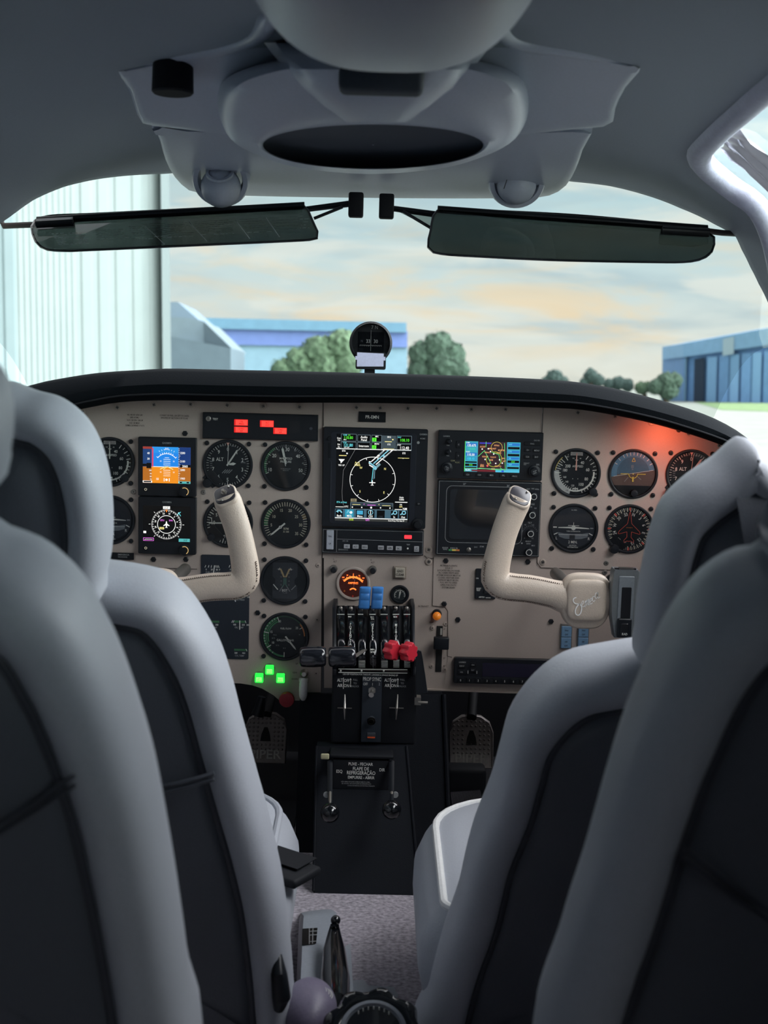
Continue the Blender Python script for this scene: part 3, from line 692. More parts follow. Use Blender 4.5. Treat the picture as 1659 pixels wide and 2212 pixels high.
# ================================================================== COMPASS
Yc = 2.42; cs = Yc / F
cp = thing('magnetic_compass', 'round black magnetic compass standing on the glareshield', 'compass', atY(801, 806, Yc)); 
def L2(px, py): v = atY(px, py, Yc) - atY(801, 806, Yc); return (v.x, v.z)
mb = MB(); cx_, cz_ = L2(801, 741)
mb.lathe([(0.030, -0.03), (0.0365, -0.02), (0.0372, 0.0), (0.0365, 0.006), (0.0335, 0.010), (0.033, 0.006), (0.0325, 0.004)], M_BLK2, cx_, cz_, 48); mb.build('housing', cp)
mb = MB(); mb.rect(cx_ - .0225, cz_ - .022, cx_ + .0225, cz_ + .019, 0.0045, M_GLB); mb.text('33', cx_ - .0045, cz_ + .003, .0062, .0052, M_GRY); mb.text('30', cx_ + .0085, cz_ + .003, .0062, .0052, M_GRY); mb.text('N', cx_ - .0155, cz_ + .003, .004, .0052, M_PIPE)
mb.ticks(cx_, cz_, 0, 0, [], 1, 0, M_GRY)
for i in range(31): mb.line(cx_ - .0185 + i * .00123, cz_ - .0035, cx_ - .0185 + i * .00123, cz_ - .0035 - (.0026 if i % 3 == 0 else .0015), .0004, .0052, M_GRY)
mb.rect(cx_ - .0003, cz_ - .014, cx_ + .0003, cz_ + .022, .006, M_GRY); mb.build('compass_card', cp, smooth=0)
mb = MB(); mb.arc(cx_, cz_, .0338, .0342, -40, 95, .0095, M_GRY); mb.text('N', cx_ + .009, cz_ + .027, .006, .0065, M_GRY); mb.text('7', cx_ + .002, cz_ + .027, .006, .0065, M_GRY); mb.build('engraving', cp, smooth=0)
mb = MB(); mb.lathe([(0.0325, 0.0085), (0.02, 0.0095), (0.001, 0.0105)], M_GLASS, cx_, cz_, 40); mb.build('lens', cp)
x0, z0 = L2(768, 797); x1, z1 = L2(834, 762); x1b = x1
mb = MB(); mb.rrect(x0, z0, x1, z1, .003, -0.012, 0.010, M_BLK2); mb.rrect(*L2(787, 808), *L2(810, 794), .001, -.012, .004, M_BLK2); mb.build('bracket', cp)
M_LBL = mat('correction_card_paper', srgb(196, 200, 226), 0.6)
mb = MB(); x0, z0 = L2(771, 792); x1, z1 = L2(829, 763); zc0, zc1 = z0 + .0115, z1 - .0065
mb.poly([(x0, z0), (x1, z0 + .0012), (x1, zc0), (x1 + .003, zc0), (x1 + .003, zc1), (x1, zc1), (x1, z1 - .001), (x0, z1), (x0, zc1), (x0 - .003, zc1), (x0 - .003, zc0), (x0, zc0)], .0115, M_LBL); mb.build('correction_card', cp, smooth=0)['label'] = 'blank pale lilac card'

# ================================================================== SEATS
def seat(label, cx, sgn, edge, Yfun, head, headY, head_off, cush, seam_py, group=None):
    t = thing('aircraft_seat', label, 'seat', (cx, Yfun(2212), 0.0), None, group); ti = t.matrix_world.inverted()
    def shape(edgepx, Yf, ctop, wtop, thick, rim, name_rim, name_panel, closebot, seams=(), shf=0.62):
        sh_ = thick * shf; P3 = [atY(x, y, Yf(y)) for x, y in edgepx]
        a_, b_ = P3[0], P3[-1]; u = Vector((0, b_.y - a_.y, b_.z - a_.z)); u = -u.normalized(); n_ = Vector((0, -u.z, u.y)); 
        if n_.y > 0: n_ = -n_
        P3 = [onplane(x, y, b_ - n_ * sh_, n_) + n_ * sh_ for x, y in edgepx]; b_ = P3[-1]
        org = Vector((cx, b_.y, b_.z))
        wt = [(sgn * (p.x - cx), (p - org).dot(u)) for p in P3]
        wt = [q_ for q_ in wt if q_[0] > 0.02]; tmax = max(q_[1] for q_ in wt) + ctop
        half = [(0.0, tmax)] + ([(wtop, tmax - 0.004)] if wtop else []) + wt + closebot
        full = half + [(-w, tt) for w, tt in reversed(half) if w > 1e-6]
        o_ = [(v.x, v.y) for v in crom([Vector((w, tt, 0)) for w, tt in full], 140, closed=True)]
        Q = lambda ring, h: [org + Vector((sgn * w, 0, 0)) + u * tt + n_ * h for w, tt in ring]
        prof = [(rim * 0.9, -thick * .95), (rim * .5, -thick * .9), (rim * .14, -thick * .7), (0.0, -thick * .42), (0.0, -thick * .1), (rim * .06, .004), (rim * .22, .016), (rim * .5, .023), (rim * .8, .021), (rim * .97, .013), (rim * 1.0, .008)]
        mb_ = MB(); mb_.loft([Q(inset(o_, d), h) for d, h in prof], M_LEA, cap_start=True); kid(mb_, name_rim, t, ti, smooth=70)
        cw = sum(p[0] for p in o_) / len(o_); ct = sum(p[1] for p in o_) / len(o_); base_ = inset(o_, rim)
        rr = [Q(base_, .008), Q(inset(o_, rim * 1.06), .016), Q(inset(o_, rim * 1.3), .022)]
        b2 = inset(o_, rim * 1.3)
        for k, h in ((.85, .027), (.6, .031), (.3, .033), (.02, .034)): rr.append(Q([(cw + (w - cw) * k, ct + (tt - ct) * k) for w, tt in b2], h))
        mb_ = MB(); mb_.loft(rr, M_LEAP); pnl = kid(mb_, name_panel, t, ti, smooth=70)
        mb_ = MB(); pp = Q(base_, .0135); mb_.tube(pp + [pp[0]], .0042, M_PIPE, n=8); kid(mb_, 'piping', t, ti)
        for sp in seams:
            q0 = onplane(sp[0][0], sp[0][1], org + n_ * .03, n_); q1 = onplane(sp[1][0], sp[1][1], org + n_ * .03, n_); path = []
            for k in range(9):
                q_ = q0.lerp(q1, k / 8); tt = (q_ - org).dot(u); w_ = sgn * (q_.x - cx); path.append(Q([(w_, tt)], .0285 + .003 * math.sin(k / 8 * 3.14))[0])
            for dd in (0, -0.006):
                mb_ = MB(); mb_.tube([p + u * dd for p in path], .0024 if sp[2] else .0014, M_LEAP if sp[2] else M_PIPE, n=8); kid(mb_, 'seam', t, ti)
    shape(edge, Yfun, 0.012, 0.06, 0.10, 0.040, 'backrest', 'back_panel', [(0.10, -0.03), (0.0, -0.035)], seam_py)
    if head:
        shape(head, headY, 0.022 if sgn < 0 else 0.008, head_off, 0.09, 0.034, 'headrest', 'headrest_panel', [(0.03, -0.01)], (), 0.3)
    return t, ti
# cushions
def cushion(t, ti, x0, x1, Y0, Y1, z0, z1, rf, pipe=False):
    def plan(d):
        L = []
        for (cxx, cyy, s0) in ((x1 - rf, Y1 - rf, 0), (x0 + rf, Y1 - rf, 90), (x0 + .03, Y0 + .03, 180), (x1 - .03, Y0 + .03, 270)):
            r_ = (rf if s0 < 180 else .03) - d
            for j in range(9): a_ = R(s0 + 90 * j / 8); L.append((cxx + r_ * math.cos(a_), cyy + r_ * math.sin(a_)))
        return L
    hh = z1 - z0; sl = lambda y: (y - Y0) * 0.06
    mb_ = MB(); mb_.loft([[(x, y, z0 + k * hh + (sl(y) if k > .3 else 0)) for x, y in plan(d)] for d, k in ((.008, 0), (-.010, .1), (-.017, .35), (-.016, .6), (-.004, .82), (.008, .92))], M_LEA, cap_start=True)
    kid(mb_, 'cushion_side', t, ti, smooth=60)
    mb_ = MB(); mb_.loft([[(x, y, z0 + k * hh + sl(y)) for x, y in plan(d)] for d, k in ((.010, .92), (.022, .97), (.04, 1.0))], M_LEA, cap_end=True); kid(mb_, 'seat_cushion', t, ti, smooth=60)
    mb_ = MB(); pp = [Vector((x, y, z0 + .935 * hh + sl(y))) for x, y in plan(.010)]; mb_.tube(pp + [pp[0]], .0048, M_PIPW if pipe else M_LEA, n=8); kid(mb_, 'piping', t, ti)['label'] = 'white piping' if pipe else 'grey piping'
lin = lambda y0, Y0, y1, Y1: (lambda py: Y0 + (Y1 - Y0) * (py - y0) / (y1 - y0))
pil, pili = seat('front left seat with tall grey headrest facing the gauges and yoke', -0.335, 1,
    [(330, 1218), (385, 1242), (430, 1288), (478, 1370), (507, 1450), (530, 1540), (560, 1650), (590, 1760), (614, 1870), (630, 2000), (638, 2110), (642, 2212)], lin(1212, 1.31, 2212, 1.43),
    [(62, 850), (122, 868), (178, 912), (213, 972), (234, 1050), (241, 1130), (238, 1190), (228, 1240), (215, 1290)], lin(850, 1.22, 1290, 1.26), 0.0, None, [((330, 1703), (462, 1672), 1)])
cushion(pil, pili, -0.57, -0.100, 1.47, 1.86, 0.06, 0.185, 0.11)
cop, copi = seat('front right seat in shadow with its lower headrest over the right yoke', 0.335, -1,
    [(1300, 1384), (1232, 1398), (1180, 1425), (1132, 1470), (1092, 1530), (1072, 1600), (1050, 1680), (1012, 1780), (984, 1900), (950, 2000), (925, 2100), (906, 2212)], lin(1380, 1.31, 2212, 1.43),
    [(1620, 962), (1545, 1000), (1480, 1046), (1432, 1098), (1408, 1160), (1392, 1230), (1380, 1300), (1374, 1370), (1380, 1420)], lin(955, 1.22, 1420, 1.26), 0.0, None, [])
cushion(cop, copi, 0.080, 0.57, 1.47, 1.84, 0.06, 0.185, 0.12, True)
seat('middle row left seat filling the lower left corner, with a slanting seam', -0.29, 1,
    [(30, 1132), (78, 1148), (132, 1182), (195, 1246), (240, 1325), (277, 1405), (312, 1505), (346, 1622), (371, 1750), (396, 1900), (418, 2060), (432, 2212)], lin(1125, 0.76, 2212, 0.86),
    [(-150, 750), (-90, 765), (-36, 800), (-2, 850), (12, 910), (13, 960), (6, 1010), (-20, 1050)], lin(760, 0.68, 1080, 0.70), 0.0, None, [((-40, 1802), (160, 1678), 0)])
seat('middle row right seat filling the lower right corner, darkest and nearest', 0.29, -1,
    [(1659, 1166), (1600, 1172), (1545, 1196), (1490, 1240), (1440, 1305), (1404, 1370), (1370, 1450), (1338, 1530), (1300, 1650), (1250, 1830), (1200, 1990), (1150, 2212)], lin(1165, 0.77, 2212, 0.87),
    None, None, 0.0, None, [((1480, 1838), (1720, 2010), 0)])
# recline lever slot on the pilot seat
mb = MB(); c_ = atY(600, 2128, 1.39); lv = thing('recline_handle', 'black seat recline lever at the foot of the front left seat', 'lever', c_)
mb.tube([Vector((-.001, .012, .028)), Vector((.001, 0, .012)), Vector((.004, 0, -.012)), Vector((.001, .012, -.030))], [.004, .0085, .010, .006], M_BLK, n=12); mb.build('grip', lv)
mb = MB(); mb.tube([Vector((-.004, .03, .0)), Vector((.0, .0, .0))], .006, M_STL); mb.build('shaft', lv)
# phone in black case on the pilot seat
ph = thing('phone', 'phone in a black rubber case sticking out beside the front left seat', 'phone', atY(628, 1868, 1.62)); phR = Matrix.Rotation(R(-28), 3, 'Z') @ Matrix.Rotation(R(6), 3, 'Y')
mb = MB(); mb.box((-.03, .0, 0), (.12, .062, .011), M_BLK2, rot=phR, bev=.004); mb.build('case', ph)
mb = MB(); mb.box(tuple(phR @ Vector((-.03, .004, .0058))), (.1, .046, .001), M_BLK2, rot=phR); mb.build('screen', ph)
mb = MB()
for dx in (-.002, .012): mb.box(tuple(phR @ Vector((dx - .012, -.0312, 0))), (.008, .0012, .0035), M_GRY, rot=phR); mb.box(tuple(phR @ Vector((dx - .012, -.0316, 0))), (.006, .0012, .0012), M_BLK, rot=phR)
mb.build('port_slot', ph)
# ================================================================== INSTRUMENT PANEL
ip = thing('instrument_panel', 'wide tan painted instrument panel holding all the gauges', 'instrument panel', pan(805, 1106), PM); ipi = ip.matrix_world.inverted()
def PL(px, py):
    v = ipi @ pan(px, py); return (v.x / S, v.z / S)
def plate(pts, lev, mt, name, thick=2.0, par=ip):
    mb_ = MB(S); L = [PL(*p) for p in pts]
    mb_.loft([[(x, -lev + thick, z) for x, z in L], [(x, -lev, z) for x, z in L]], mt, cap_end=True)
    return mb_.build(name, par, smooth=30)
M_SEAM = mat('seam_dark', srgb(70, 62, 58), 0.9)  # dark line drawn along the plate seams
LT = [(b_.x, b_.y - 3) for b_ in B_]
def clipx(x0, x1): 
    L = [p for p in LT if x0 < p[0] < x1]; yi = lambda x: next((a_[1] + (b_[1] - a_[1]) * (x - a_[0]) / (b_[0] - a_[0]) for a_, b_ in zip(LT, LT[1:]) if a_[0] <= x <= b_[0]), LT[-1][1])
    return [(x0, yi(x0))] + L + [(x1, yi(x1))]
plate(clipx(-20, 697) + [(693, 1500), (690, 1508), (682, 1513), (640, 1513), (604, 1513), (590, 1501), (566, 1487), (545, 1480), (520, 1476), (470, 1474), (-20, 1474)], 1.0, M_TAN, 'panel_plate')
plate(clipx(699, 1172) + [(1160, 1225), (1157, 1495), (897, 1492), (890, 1488), (700, 1486)], 0.4, M_TAN, 'panel_plate')
plate([(940, 1200), (1159, 1205), (1330, 1232), (1700, 1240), (1690, 1500), (1157, 1496), (960, 1470), (968, 1418), (968, 1320), (962, 1311), (934, 1309), (937, 1205)], 1.2, M_TAN, 'panel_plate')
plate(clipx(1174, 1695) + [(1690, 1242), (1325, 1231), (1170, 1226), (1162, 1222), (1160, 1214)], 2.2, M_TAN, 'panel_plate')
plate([(295, 931), (299, 928), (436, 932), (436, 1160), (430, 1210), (428, 1228), (292, 1225)], 1.8, M_TAN, 'panel_plate')
plate([(697, 1205), (915, 1199), (930, 1206), (937, 1204), (930, 1180), (924, 1060), (922, 925), (698, 920)], 1.6, M_TAN, 'panel_plate')
plate([(892, 1486), (1085, 1493), (1300, 1498), (1300, 1502), (1085, 1496), (893, 1489)], 5, M_TAN, 'lower_lip', 5)
for (pts) in ([(697.5, 868), (696, 1200), (694, 1500)], [(1173, 880), (1166, 1050), (1160, 1215), (1168, 1226), (1325, 1231)], [(936, 1203), (934, 1308), (960, 1311), (967, 1320), (966, 1417), (976, 1419)], [(937, 1206), (924, 1207), (916, 1200)], [(300, 1226), (426, 1229)]):
    mb = MB(S); mb.pline([PL(*p) for p in pts], 1.4, 2.9, M_SEAM); o = mb.build('panel_joint', ip, smooth=0)
def screw_mesh(mt, r_=7.5, washer=M_TAN):
    mb_ = MB(S); mb_.lathe([(r_, 0), (r_, .8), (r_ * .9, 1.3), (r_ * .6, 1.5), (r_ * .55, 1.1)], washer, n=20); mb_.lathe([(r_ * .55, 1.0), (r_ * .5, 1.8), (0.01, 1.9)], mt, n=16, cap=False)
    a_ = random.uniform(0, 90)
    for k in (0, 90): mb_.line(-r_ * .42 * math.cos(R(a_ + k)), -r_ * .42 * math.sin(R(a_ + k)), r_ * .42 * math.cos(R(a_ + k)), r_ * .42 * math.sin(R(a_ + k)), r_ * .2, 2.2, M_INK)
    return mb_
sp0 = []
for k in range(3): sp0.append(screw_mesh(M_STL, washer=mat('washer_tan', srgb(172, 158, 146), 0.5)).build('screw', ip))
tp_s = [(178, 890), (254, 880), (333, 874), (412, 873), (491, 875), (569, 877), (647, 879), (770, 880), (821, 881), (881, 882), (943, 882), (1018, 884), (1092, 884), (1248, 891), (1328, 899), (1407, 913), (1487, 936), (1553, 962)]
sm = [(926, 1187), (926, 1213), (1172, 1214)]
for i, (x, y) in enumerate(tp_s + sm):
    o = sp0[i] if i < 3 else sp0[i % 3].copy()
    if i >= 3: C.objects.link(o)
    v = PL(x, y); o.location = (v[0] * S, -2.0 * S, v[1] * S)
sp1 = screw_mesh(M_CHR, 5.5, M_STL).build('screw', ip); pr = [(289, 1062), (440, 1063), (1309, 1216), (1306, 1236)]
for i, (x, y) in enumerate(pr):
    o = sp1 if i == 0 else sp1.copy()
    if i: C.objects.link(o)
    v = PL(x, y); o.location = (v[0] * S, -2.0 * S, v[1] * S)
sp2 = screw_mesh(M_TAN, 5.0, M_TAN).build('screw', ip)
for i, (x, y) in enumerate([(687, 1221), (685, 1338), (683, 1454), (934, 1356), (932, 1438), (963, 1347), (961, 1446), (390, 1232)]):
    o = sp2 if i == 0 else sp2.copy()
    if i: C.objects.link(o)
    v = PL(x, y); o.location = (v[0] * S, -1.2 * S, v[1] * S)
mb = MB(S); mb.lathe([(6.2, 0), (6.2, 1.5), (4.8, 3), (2.4, 3.4), (2.0, 2.0)], M_BLK, n=6); bs = mb.build('black_screw', ip)
for i, (x, y) in enumerate([(349, 948 - 14), (400, 936), (332, 1208), (402, 1208), (557, 1323), (963, 1211), (1140, 1213), (959.5, 1304), (989, 1338), (1190, 1342), (328, 934)][1:10]):
    o = bs if i == 0 else bs.copy()
    if i: C.objects.link(o)
    v = PL(x, y); o.location = (v[0] * S, -2.0 * S, v[1] * S)
def placard(name, lines, mt=M_INK, par=ip, lev=3.2):
    mb_ = MB(S)
    for (s_, x, y, h, sx) in lines:
        v = PL(x, y); mb_.text(s_, v[0], v[1], h, lev, mt, sx=sx)
    o_ = mb_.build(name, par, smooth=0); return o_
placard('printed_placard', [('VA 140 AT 4750 LBS', 292, 896, 3.2, 1), ('(SEE A.F.M.)', 291, 901.5, 3.2, 1), ('VLO 130 DN. 108 UP', 292, 907.5, 3.2, 1), ('VLE 130 MAX', 291, 913.5, 3.2, 1), ('DEMO. X-WIND 17 KTS', 292, 919, 3.2, 1)])
placard('printed_placard', [('CONSIST OF FUEL, (EXCEPT IN CASES)', 377, 897.5, 3.2, .95), ('SPECIFIED BY SECTION 5 OF P.O.HS', 377, 903, 3.2, .95)])
st = ['ALTERNATE STATIC', 'SOURCE', '(LOCATED BELOW PANEL', 'ALL CABIN VENTS AND', 'STORM WINDOW MUST BE', 'CLOSED. HEATHER AND', 'DEFROST MUST BE ON.', 'PULL AFT TO OPEN', 'OPEN FOR STATIC', 'SYSTEM DRAIN']
placard('printed_placard', [(s_, 969.5 - .12 * i, 1221.3 + 5.25 * i, 3.5, 1.0) for i, s_ in enumerate(st)])
for l_ in ([('L.', 721, 1207, 3.2, 1), ('ALT', 724, 1212.5, 3.6, 1)], [('R.', 802, 1209, 3.2, 1), ('ALT', 805, 1214.5, 3.6, 1)], [('IN TRANSIT', 914.5, 1309, 3.6, 1)], [('FLAP', 932, 1343.5, 3.6, 1)]): placard('printed_placard', l_)
placard('printed_placard', [('0°', 960, 1358.5, 3.4, 1), ('10°', 960, 1401, 3.4, 1), ('25°', 959.5, 1421, 3.4, 1), ('40°', 960, 1438, 3.4, 1)]); placard('printed_placard', [('UP', 641, 1433, 3.4, 1), ('GEAR', 637, 1452, 3.4, 1), ('DOWN', 637, 1466, 3.4, 1)])

# ---- gauge builder
mb = MB(S); mb.lathe([(5.2, 0), (5.2, 2.0), (4.2, 3.6), (2.3, 4.0), (2.0, 2.5)], M_BLK, n=10); GSC = mb.build('screw'); gsc_used = [False]
def gauge(px, py, label, draw, needle=None, r_=54, cat='gauge', rim=M_BLK, lens=True, screws=True, scr=45, group=None, depth=0, extra=None):
    t = item('flight_gauge' if cat == 'gauge' else cat.replace(' ', '_'), px, py, label, cat, 2.2 * S, group)
    mb_ = MB(S); mb_.lathe([(r_, 0), (r_, 2), (r_ - 1, 3.6), (r_ - 3, 4.2), (r_ - 5.5, 3.4), (r_ - 6.5, .6), (r_ - 7, .2)], rim, n=64, cap=False); mb_.build('bezel', t)
    mb_ = MB(S); mb_.disc(0, 0, r_ - 6.4, .3, M_DIAL, 56); draw(mb_); mb_.build('dial_face', t, smooth=0)
    if needle:
        nl = needle if isinstance(needle, list) else [needle]
        for fn in nl: m2 = MB(S); fn(m2); m2.build('needle', t, smooth=0)
    if lens: mb_ = MB(S); mb_.lathe([(r_ - 5.2, 3.2), (r_ * .5, 3.6), (.01, 3.7)], M_GLASS, n=40, cap=False); mb_.build('lens', t)
    if screws:
        for sx, sz in ((-1, 1), (1, 1), (-1, -1), (1, -1)):
            if screws == 3 and (sx, sz) == (-1, -1): continue
            if not gsc_used[0]: o_ = GSC; gsc_used[0] = True
            else: o_ = GSC.copy(); C.objects.link(o_)
            o_.parent = t; o_.location = (sx * scr * S, 0, sz * scr * S)
    if extra: extra(t)
    return t
def knob(t, x, z, r_=9, flange=True, name='adjust_knob'):
    if flange:
        m_ = MB(S); m_.tube([(x * .55, -.8, z * .55), (x, -.8, z)], [20, 15.5], M_BLK, n=24, flat=1.0, up=(0, 1, 0)); 
        for i, v in enumerate(m_.v): m_.v[i] = Vector((v.x, -0.2 * S if v.y > -.8 * S else -1.6 * S, v.z))
        m_.build('knob_flange', t)
    m_ = MB(S); m_.lathe([(r_, 1), (r_, 8), (r_ * .9, 11), (r_ * .55, 11.5)], M_BLK, x, z, 24); m_.build(name, t)
def nums(mb_, r_, items, h, lev=.7, mt=M_WHT, rot=False, sx=1.0):
    for s_, a_ in items: mb_.text(s_, r_ * math.sin(R(a_)), r_ * math.cos(R(a_)), h, lev, mt, rot=-a_ if rot else 0, sx=sx)
def ptr(a_, r0, r1, w0, w1, mt=M_WHT, lev=2.2, tip=True):
    def f(m_):
        s_, c_ = math.sin(R(a_)), math.cos(R(a_)); nx, nz = c_, -s_
        P_ = [(r0 * s_ - nx * w0, r0 * c_ - nz * w0), (r0 * s_ + nx * w0, r0 * c_ + nz * w0), (r1 * s_ + nx * w1, r1 * c_ + nz * w1)]
        if tip: P_.append(((r1 + w1 * 2) * s_, (r1 + w1 * 2) * c_))
        P_.append((r1 * s_ - nx * w1, r1 * c_ - nz * w1)); m_.poly(P_, lev, mt)
    return f

def d_asi(m_):
    m_.arc(0, 0, 36, 47, 195, 275, .45, mat('dial_white_arc', srgb(200, 200, 196), .6)); m_.arc(0, 0, 37, 40.5, 85, 200, .5, M_WHT); m_.arc(0, 0, 44, 45.5, 278, 318, .5, M_YEL)
    m_.ticks(0, 0, 36, 45, [34, 58, 80, 102, 122, 141, 160], 1.6, .8, M_WHT); m_.ticks(0, 0, 39, 45, [46, 69, 91, 112, 131, 151], 1.1, .8, M_WHT)
    m_.ticks(0, 0, 33, 45, [-34, -48, -62, -76, -90], 1.6, .8, M_WHT); m_.ticks(0, 0, 37, 45, [-55, -69, -83], 1.1, .8, M_WHT)
    m_.ticks(0, 0, 32, 37, [-100, -108, -116, -124, -132, -140, -148, -156, -164, -172, -180, -188], 1.4, .8, M_WHT)
    m_.rect(-13, 38, 13, 45.5, .6, mat('window_pale', srgb(190, 184, 180), .6)); m_.ticks(0, 0, 38, 46, [-14, -10, -6, -2, 2, 6, 10, 14], .8, .9, M_INK)
    for s_, x, z, h in (('40', 13, 23, 6.5), ('60', 25, 8, 6.5), ('80', 23, -12, 6.5), ('100', 12, -24, 6.5), ('120', -6, -27, 4.2), ('140', -19, -19, 4.2), ('160', -24, -9, 4.2), ('180', -24, 6, 6), ('200', -18, 15, 6.5), ('AIRSPEED', 3.5, 15, 4.6), ('+30', -7, 32, 2.6), ('-30', 8, 32, 2.6), ('TEMP', 0, 28, 2.6), ('P', -18, 39, 2.6), ('ALT', -19, 35, 2.6), ('150', 0, -41.5, 3), ('160', -9, -40.5, 3), ('170', -18, -38, 3)):
        m_.text(s_, x, z, h, .8, M_WHT if z > -35 else M_INK)
    m_.rect(-7, -13, -5.6, -11.5, .8, M_WHT); m_.rect(4, -13, 5.4, -11.5, .8, M_WHT); m_.rect(-6, -35, 6, -32.4, .8, M_WHT); m_.rect(-1, -36, 1, -30.5, .8, M_WHT)
gauge(237.7, 997.6, 'airspeed gauge half hidden by the front left headrest', d_asi, ptr(0, 7, 42, 1.3, 1.1), extra=lambda t: knob(t, 33, -34, 8.5, False))
gauge(1243.6, 1021.7, 'airspeed gauge with salmon needle, on the right panel', d_asi, ptr(0, 6, 43, 1.7, .9, M_SALM), extra=lambda t: knob(t, 38, -39, 9, False))
def d_alt(m_):
    m_.ticks(0, 0, 38, 46, [i * 36 for i in range(10)], 1.3, .7, M_WHT); m_.ticks(0, 0, 41, 46, [i * 7.2 for i in range(50) if i % 5], .8, .7, M_WHT)
    nums(m_, 33, [(str(i), i * 36) for i in range(10) if i not in (1,)], 8); nums(m_, 33, [('1', 36)], 8)
    m_.text('ALT', -17, 11, 7.5, .7, M_WHT)
    m_.text('1013', -36, 6, 3, .7, M_GRY); m_.text('IN HG', 33, 5, 3, .7, M_GRY); m_.text('100 FT', -12, 40, 2.6, .7, M_GRY); m_.text('1000', 10, 40, 2.6, .7, M_GRY)
    for k in range(4): m_.line(-12 + k * 4.6, -19, -4 + k * 4.6, -11, 1.5, .8, M_GRY)
    for k in range(4): m_.line(-38, -8 + k * 4.5, -33, -8 + k * 4.5, 1, .7, M_GRY)
    m_.poly([(-3.5, 47), (3.5, 47), (0, 40)], .9, M_SALM)
def alt_hands(warm):
    mt = M_SALM if warm else M_WHT
    return [ptr(33, -3, 36, 1.8, 1.6, mt, 2.4), ptr(82, 3, 12, 1.5, 3.2, mt, 2.0), ptr(2, -2, 42, .6, .5, mt, 2.6)]
gauge(492.3, 1003, 'altimeter numbered 0 to 9, left of the manifold pressure gauge', d_alt, alt_hands(False), screws=3, extra=lambda t: knob(t, -43, -41, 10))
gauge(1491, 1024, 'altimeter cut off by the front right headrest', d_alt, [ptr(33, -3, 36, 2.4, 2.2, M_SALM, 2.4), ptr(5, -2, 42, .6, .5, M_SALM, 2.6)], screws=3, extra=lambda t: knob(t, -43, -41, 10))
def d_mp(m_):
    m_.arc(0, 0, 42, 46.5, -112, -32, .5, mat('dial_green_dim', srgb(48, 112, 70), .6)); m_.ticks(0, 0, 41, 46, [-112 + i * 5.6 for i in range(41)], .8, .8, M_GRY); m_.ticks(0, 0, 39, 46, [-112, -84, -56, -28, 0, 28, 56, 84, 112], 1.2, .9, M_WHT)
    for s_, x, z, h in (('10', -34, -8.5, 7.5), ('15', -36, 8, 4), ('20', -25, 22, 7.5), ('25', -15, 34, 4), ('30', 3, 36, 8), ('35', 20, 34, 4), ('40', 26, 22, 7.5), ('45', 37, 7, 4), ('50', 32, -8.5, 7.5), ('MANIFOLD', 0, 16.5, 4.6), ('PRESSURE', 0, 9.5, 4.6), ('INCHES MERCURY', 0, -6, 2.2), ('ABSOLUTE', 0, -9.5, 2.2)): m_.text(s_, x, z, h, .8, M_WHT if h > 4 else M_GRY)
def hand_r(a_, off, L_):
    def f(m_):
        s_, c_ = math.sin(R(a_)), math.cos(R(a_)); m_.line(off[0] - s_ * 6, off[1] - c_ * 6, off[0] + s_ * L_, off[1] + c_ * L_, 3.6, 2.1, M_WHT); m_.poly([(off[0] + s_ * L_ + c_ * 1.8, off[1] + c_ * L_ - s_ * 1.8), (off[0] + s_ * (L_ + 6), off[1] + c_ * (L_ + 6)), (off[0] + s_ * L_ - c_ * 1.8, off[1] + c_ * L_ + s_ * 1.8)], 2.1, M_WHT)
        m_.disc(off[0] + s_ * 7, off[1] + c_ * 7, 3.4, 2.3, M_WHT, 12); m_.text('R', off[0] + s_ * 7, off[1] + c_ * 7, 4, 2.5, M_INK, rot=-a_)
    return f
gauge(617.4, 1006.4, 'manifold pressure gauge marked 10 to 50', d_mp, [hand_r(-12, (-1, 10), 26), ptr(-14, 0, 38, .8, .6, M_WHT, 2.8)])
def d_rpm(m_):
    m_.arc(0, 0, 39, 47, -95, -45, .5, mat('dial_green_dim', srgb(48, 112, 70), .6)); m_.ticks(0, 0, 38, 47, [-125 + i * 7.15 for i in range(36)], 1.5, .8, mat('tick_cream', srgb(206, 200, 180), .6))
    m_.arc(0, 0, 39, 47, 62, 75, .6, mat('dial_amber_dim', srgb(120, 96, 52), .6))
    for s_, x, z, h in (('5', -31, -3.5, 6.5), ('10', -26, 15, 6.5), ('15', -10, 29, 6.5), ('20', 9, 29, 6.5), ('25', 23, 16, 6.5), ('30', 32, -2, 6.5), ('35', 24, -21, 6.5), ('RPM', 1, -11, 5), ('X 100', 1, -17.5, 4.2)): m_.text(s_, x, z, h, .8, mat('tick_cream', srgb(206, 200, 180), .6))
gauge(617.4, 1130.8, 'round engine speed gauge marked RPM x 100', d_rpm, [hand_r(-131, (-6, -3), 30)])
def d_vsi(m_):
    m_.ticks(0, 0, 36, 46, [-90 + i * 15 for i in range(24)], 1.6, .8, M_WHT); m_.ticks(0, 0, 40, 46, [-97.5 + i * 15 for i in range(24)], 1, .8, M_WHT)
    for s_, x, z, h in (('0', -30, 0, 8), ('5', -25, -17, 7), ('5', -25, 17, 7), ('10', -10, 30, 7), ('10', -10, -30, 7), ('15', 14, 28, 7), ('20', 34, 0, 8), ('15', 14, -28, 7), ('VERTICAL SPEED', 0, 8, 3.5), ('100 FEET PER MINUTE', 4, -8, 2.6)): m_.text(s_, x, z, h, .8, M_WHT)
    m_.line(-36, 10, -33, -16, 1.4, .9, M_WHT)
gauge(493, 1129, 'vertical speed gauge partly hidden behind the left yoke grip', d_vsi, [ptr(-92, -8, 40, 1.6, 1.2)], screws=3, extra=lambda t: knob(t, -36, -32, 8))
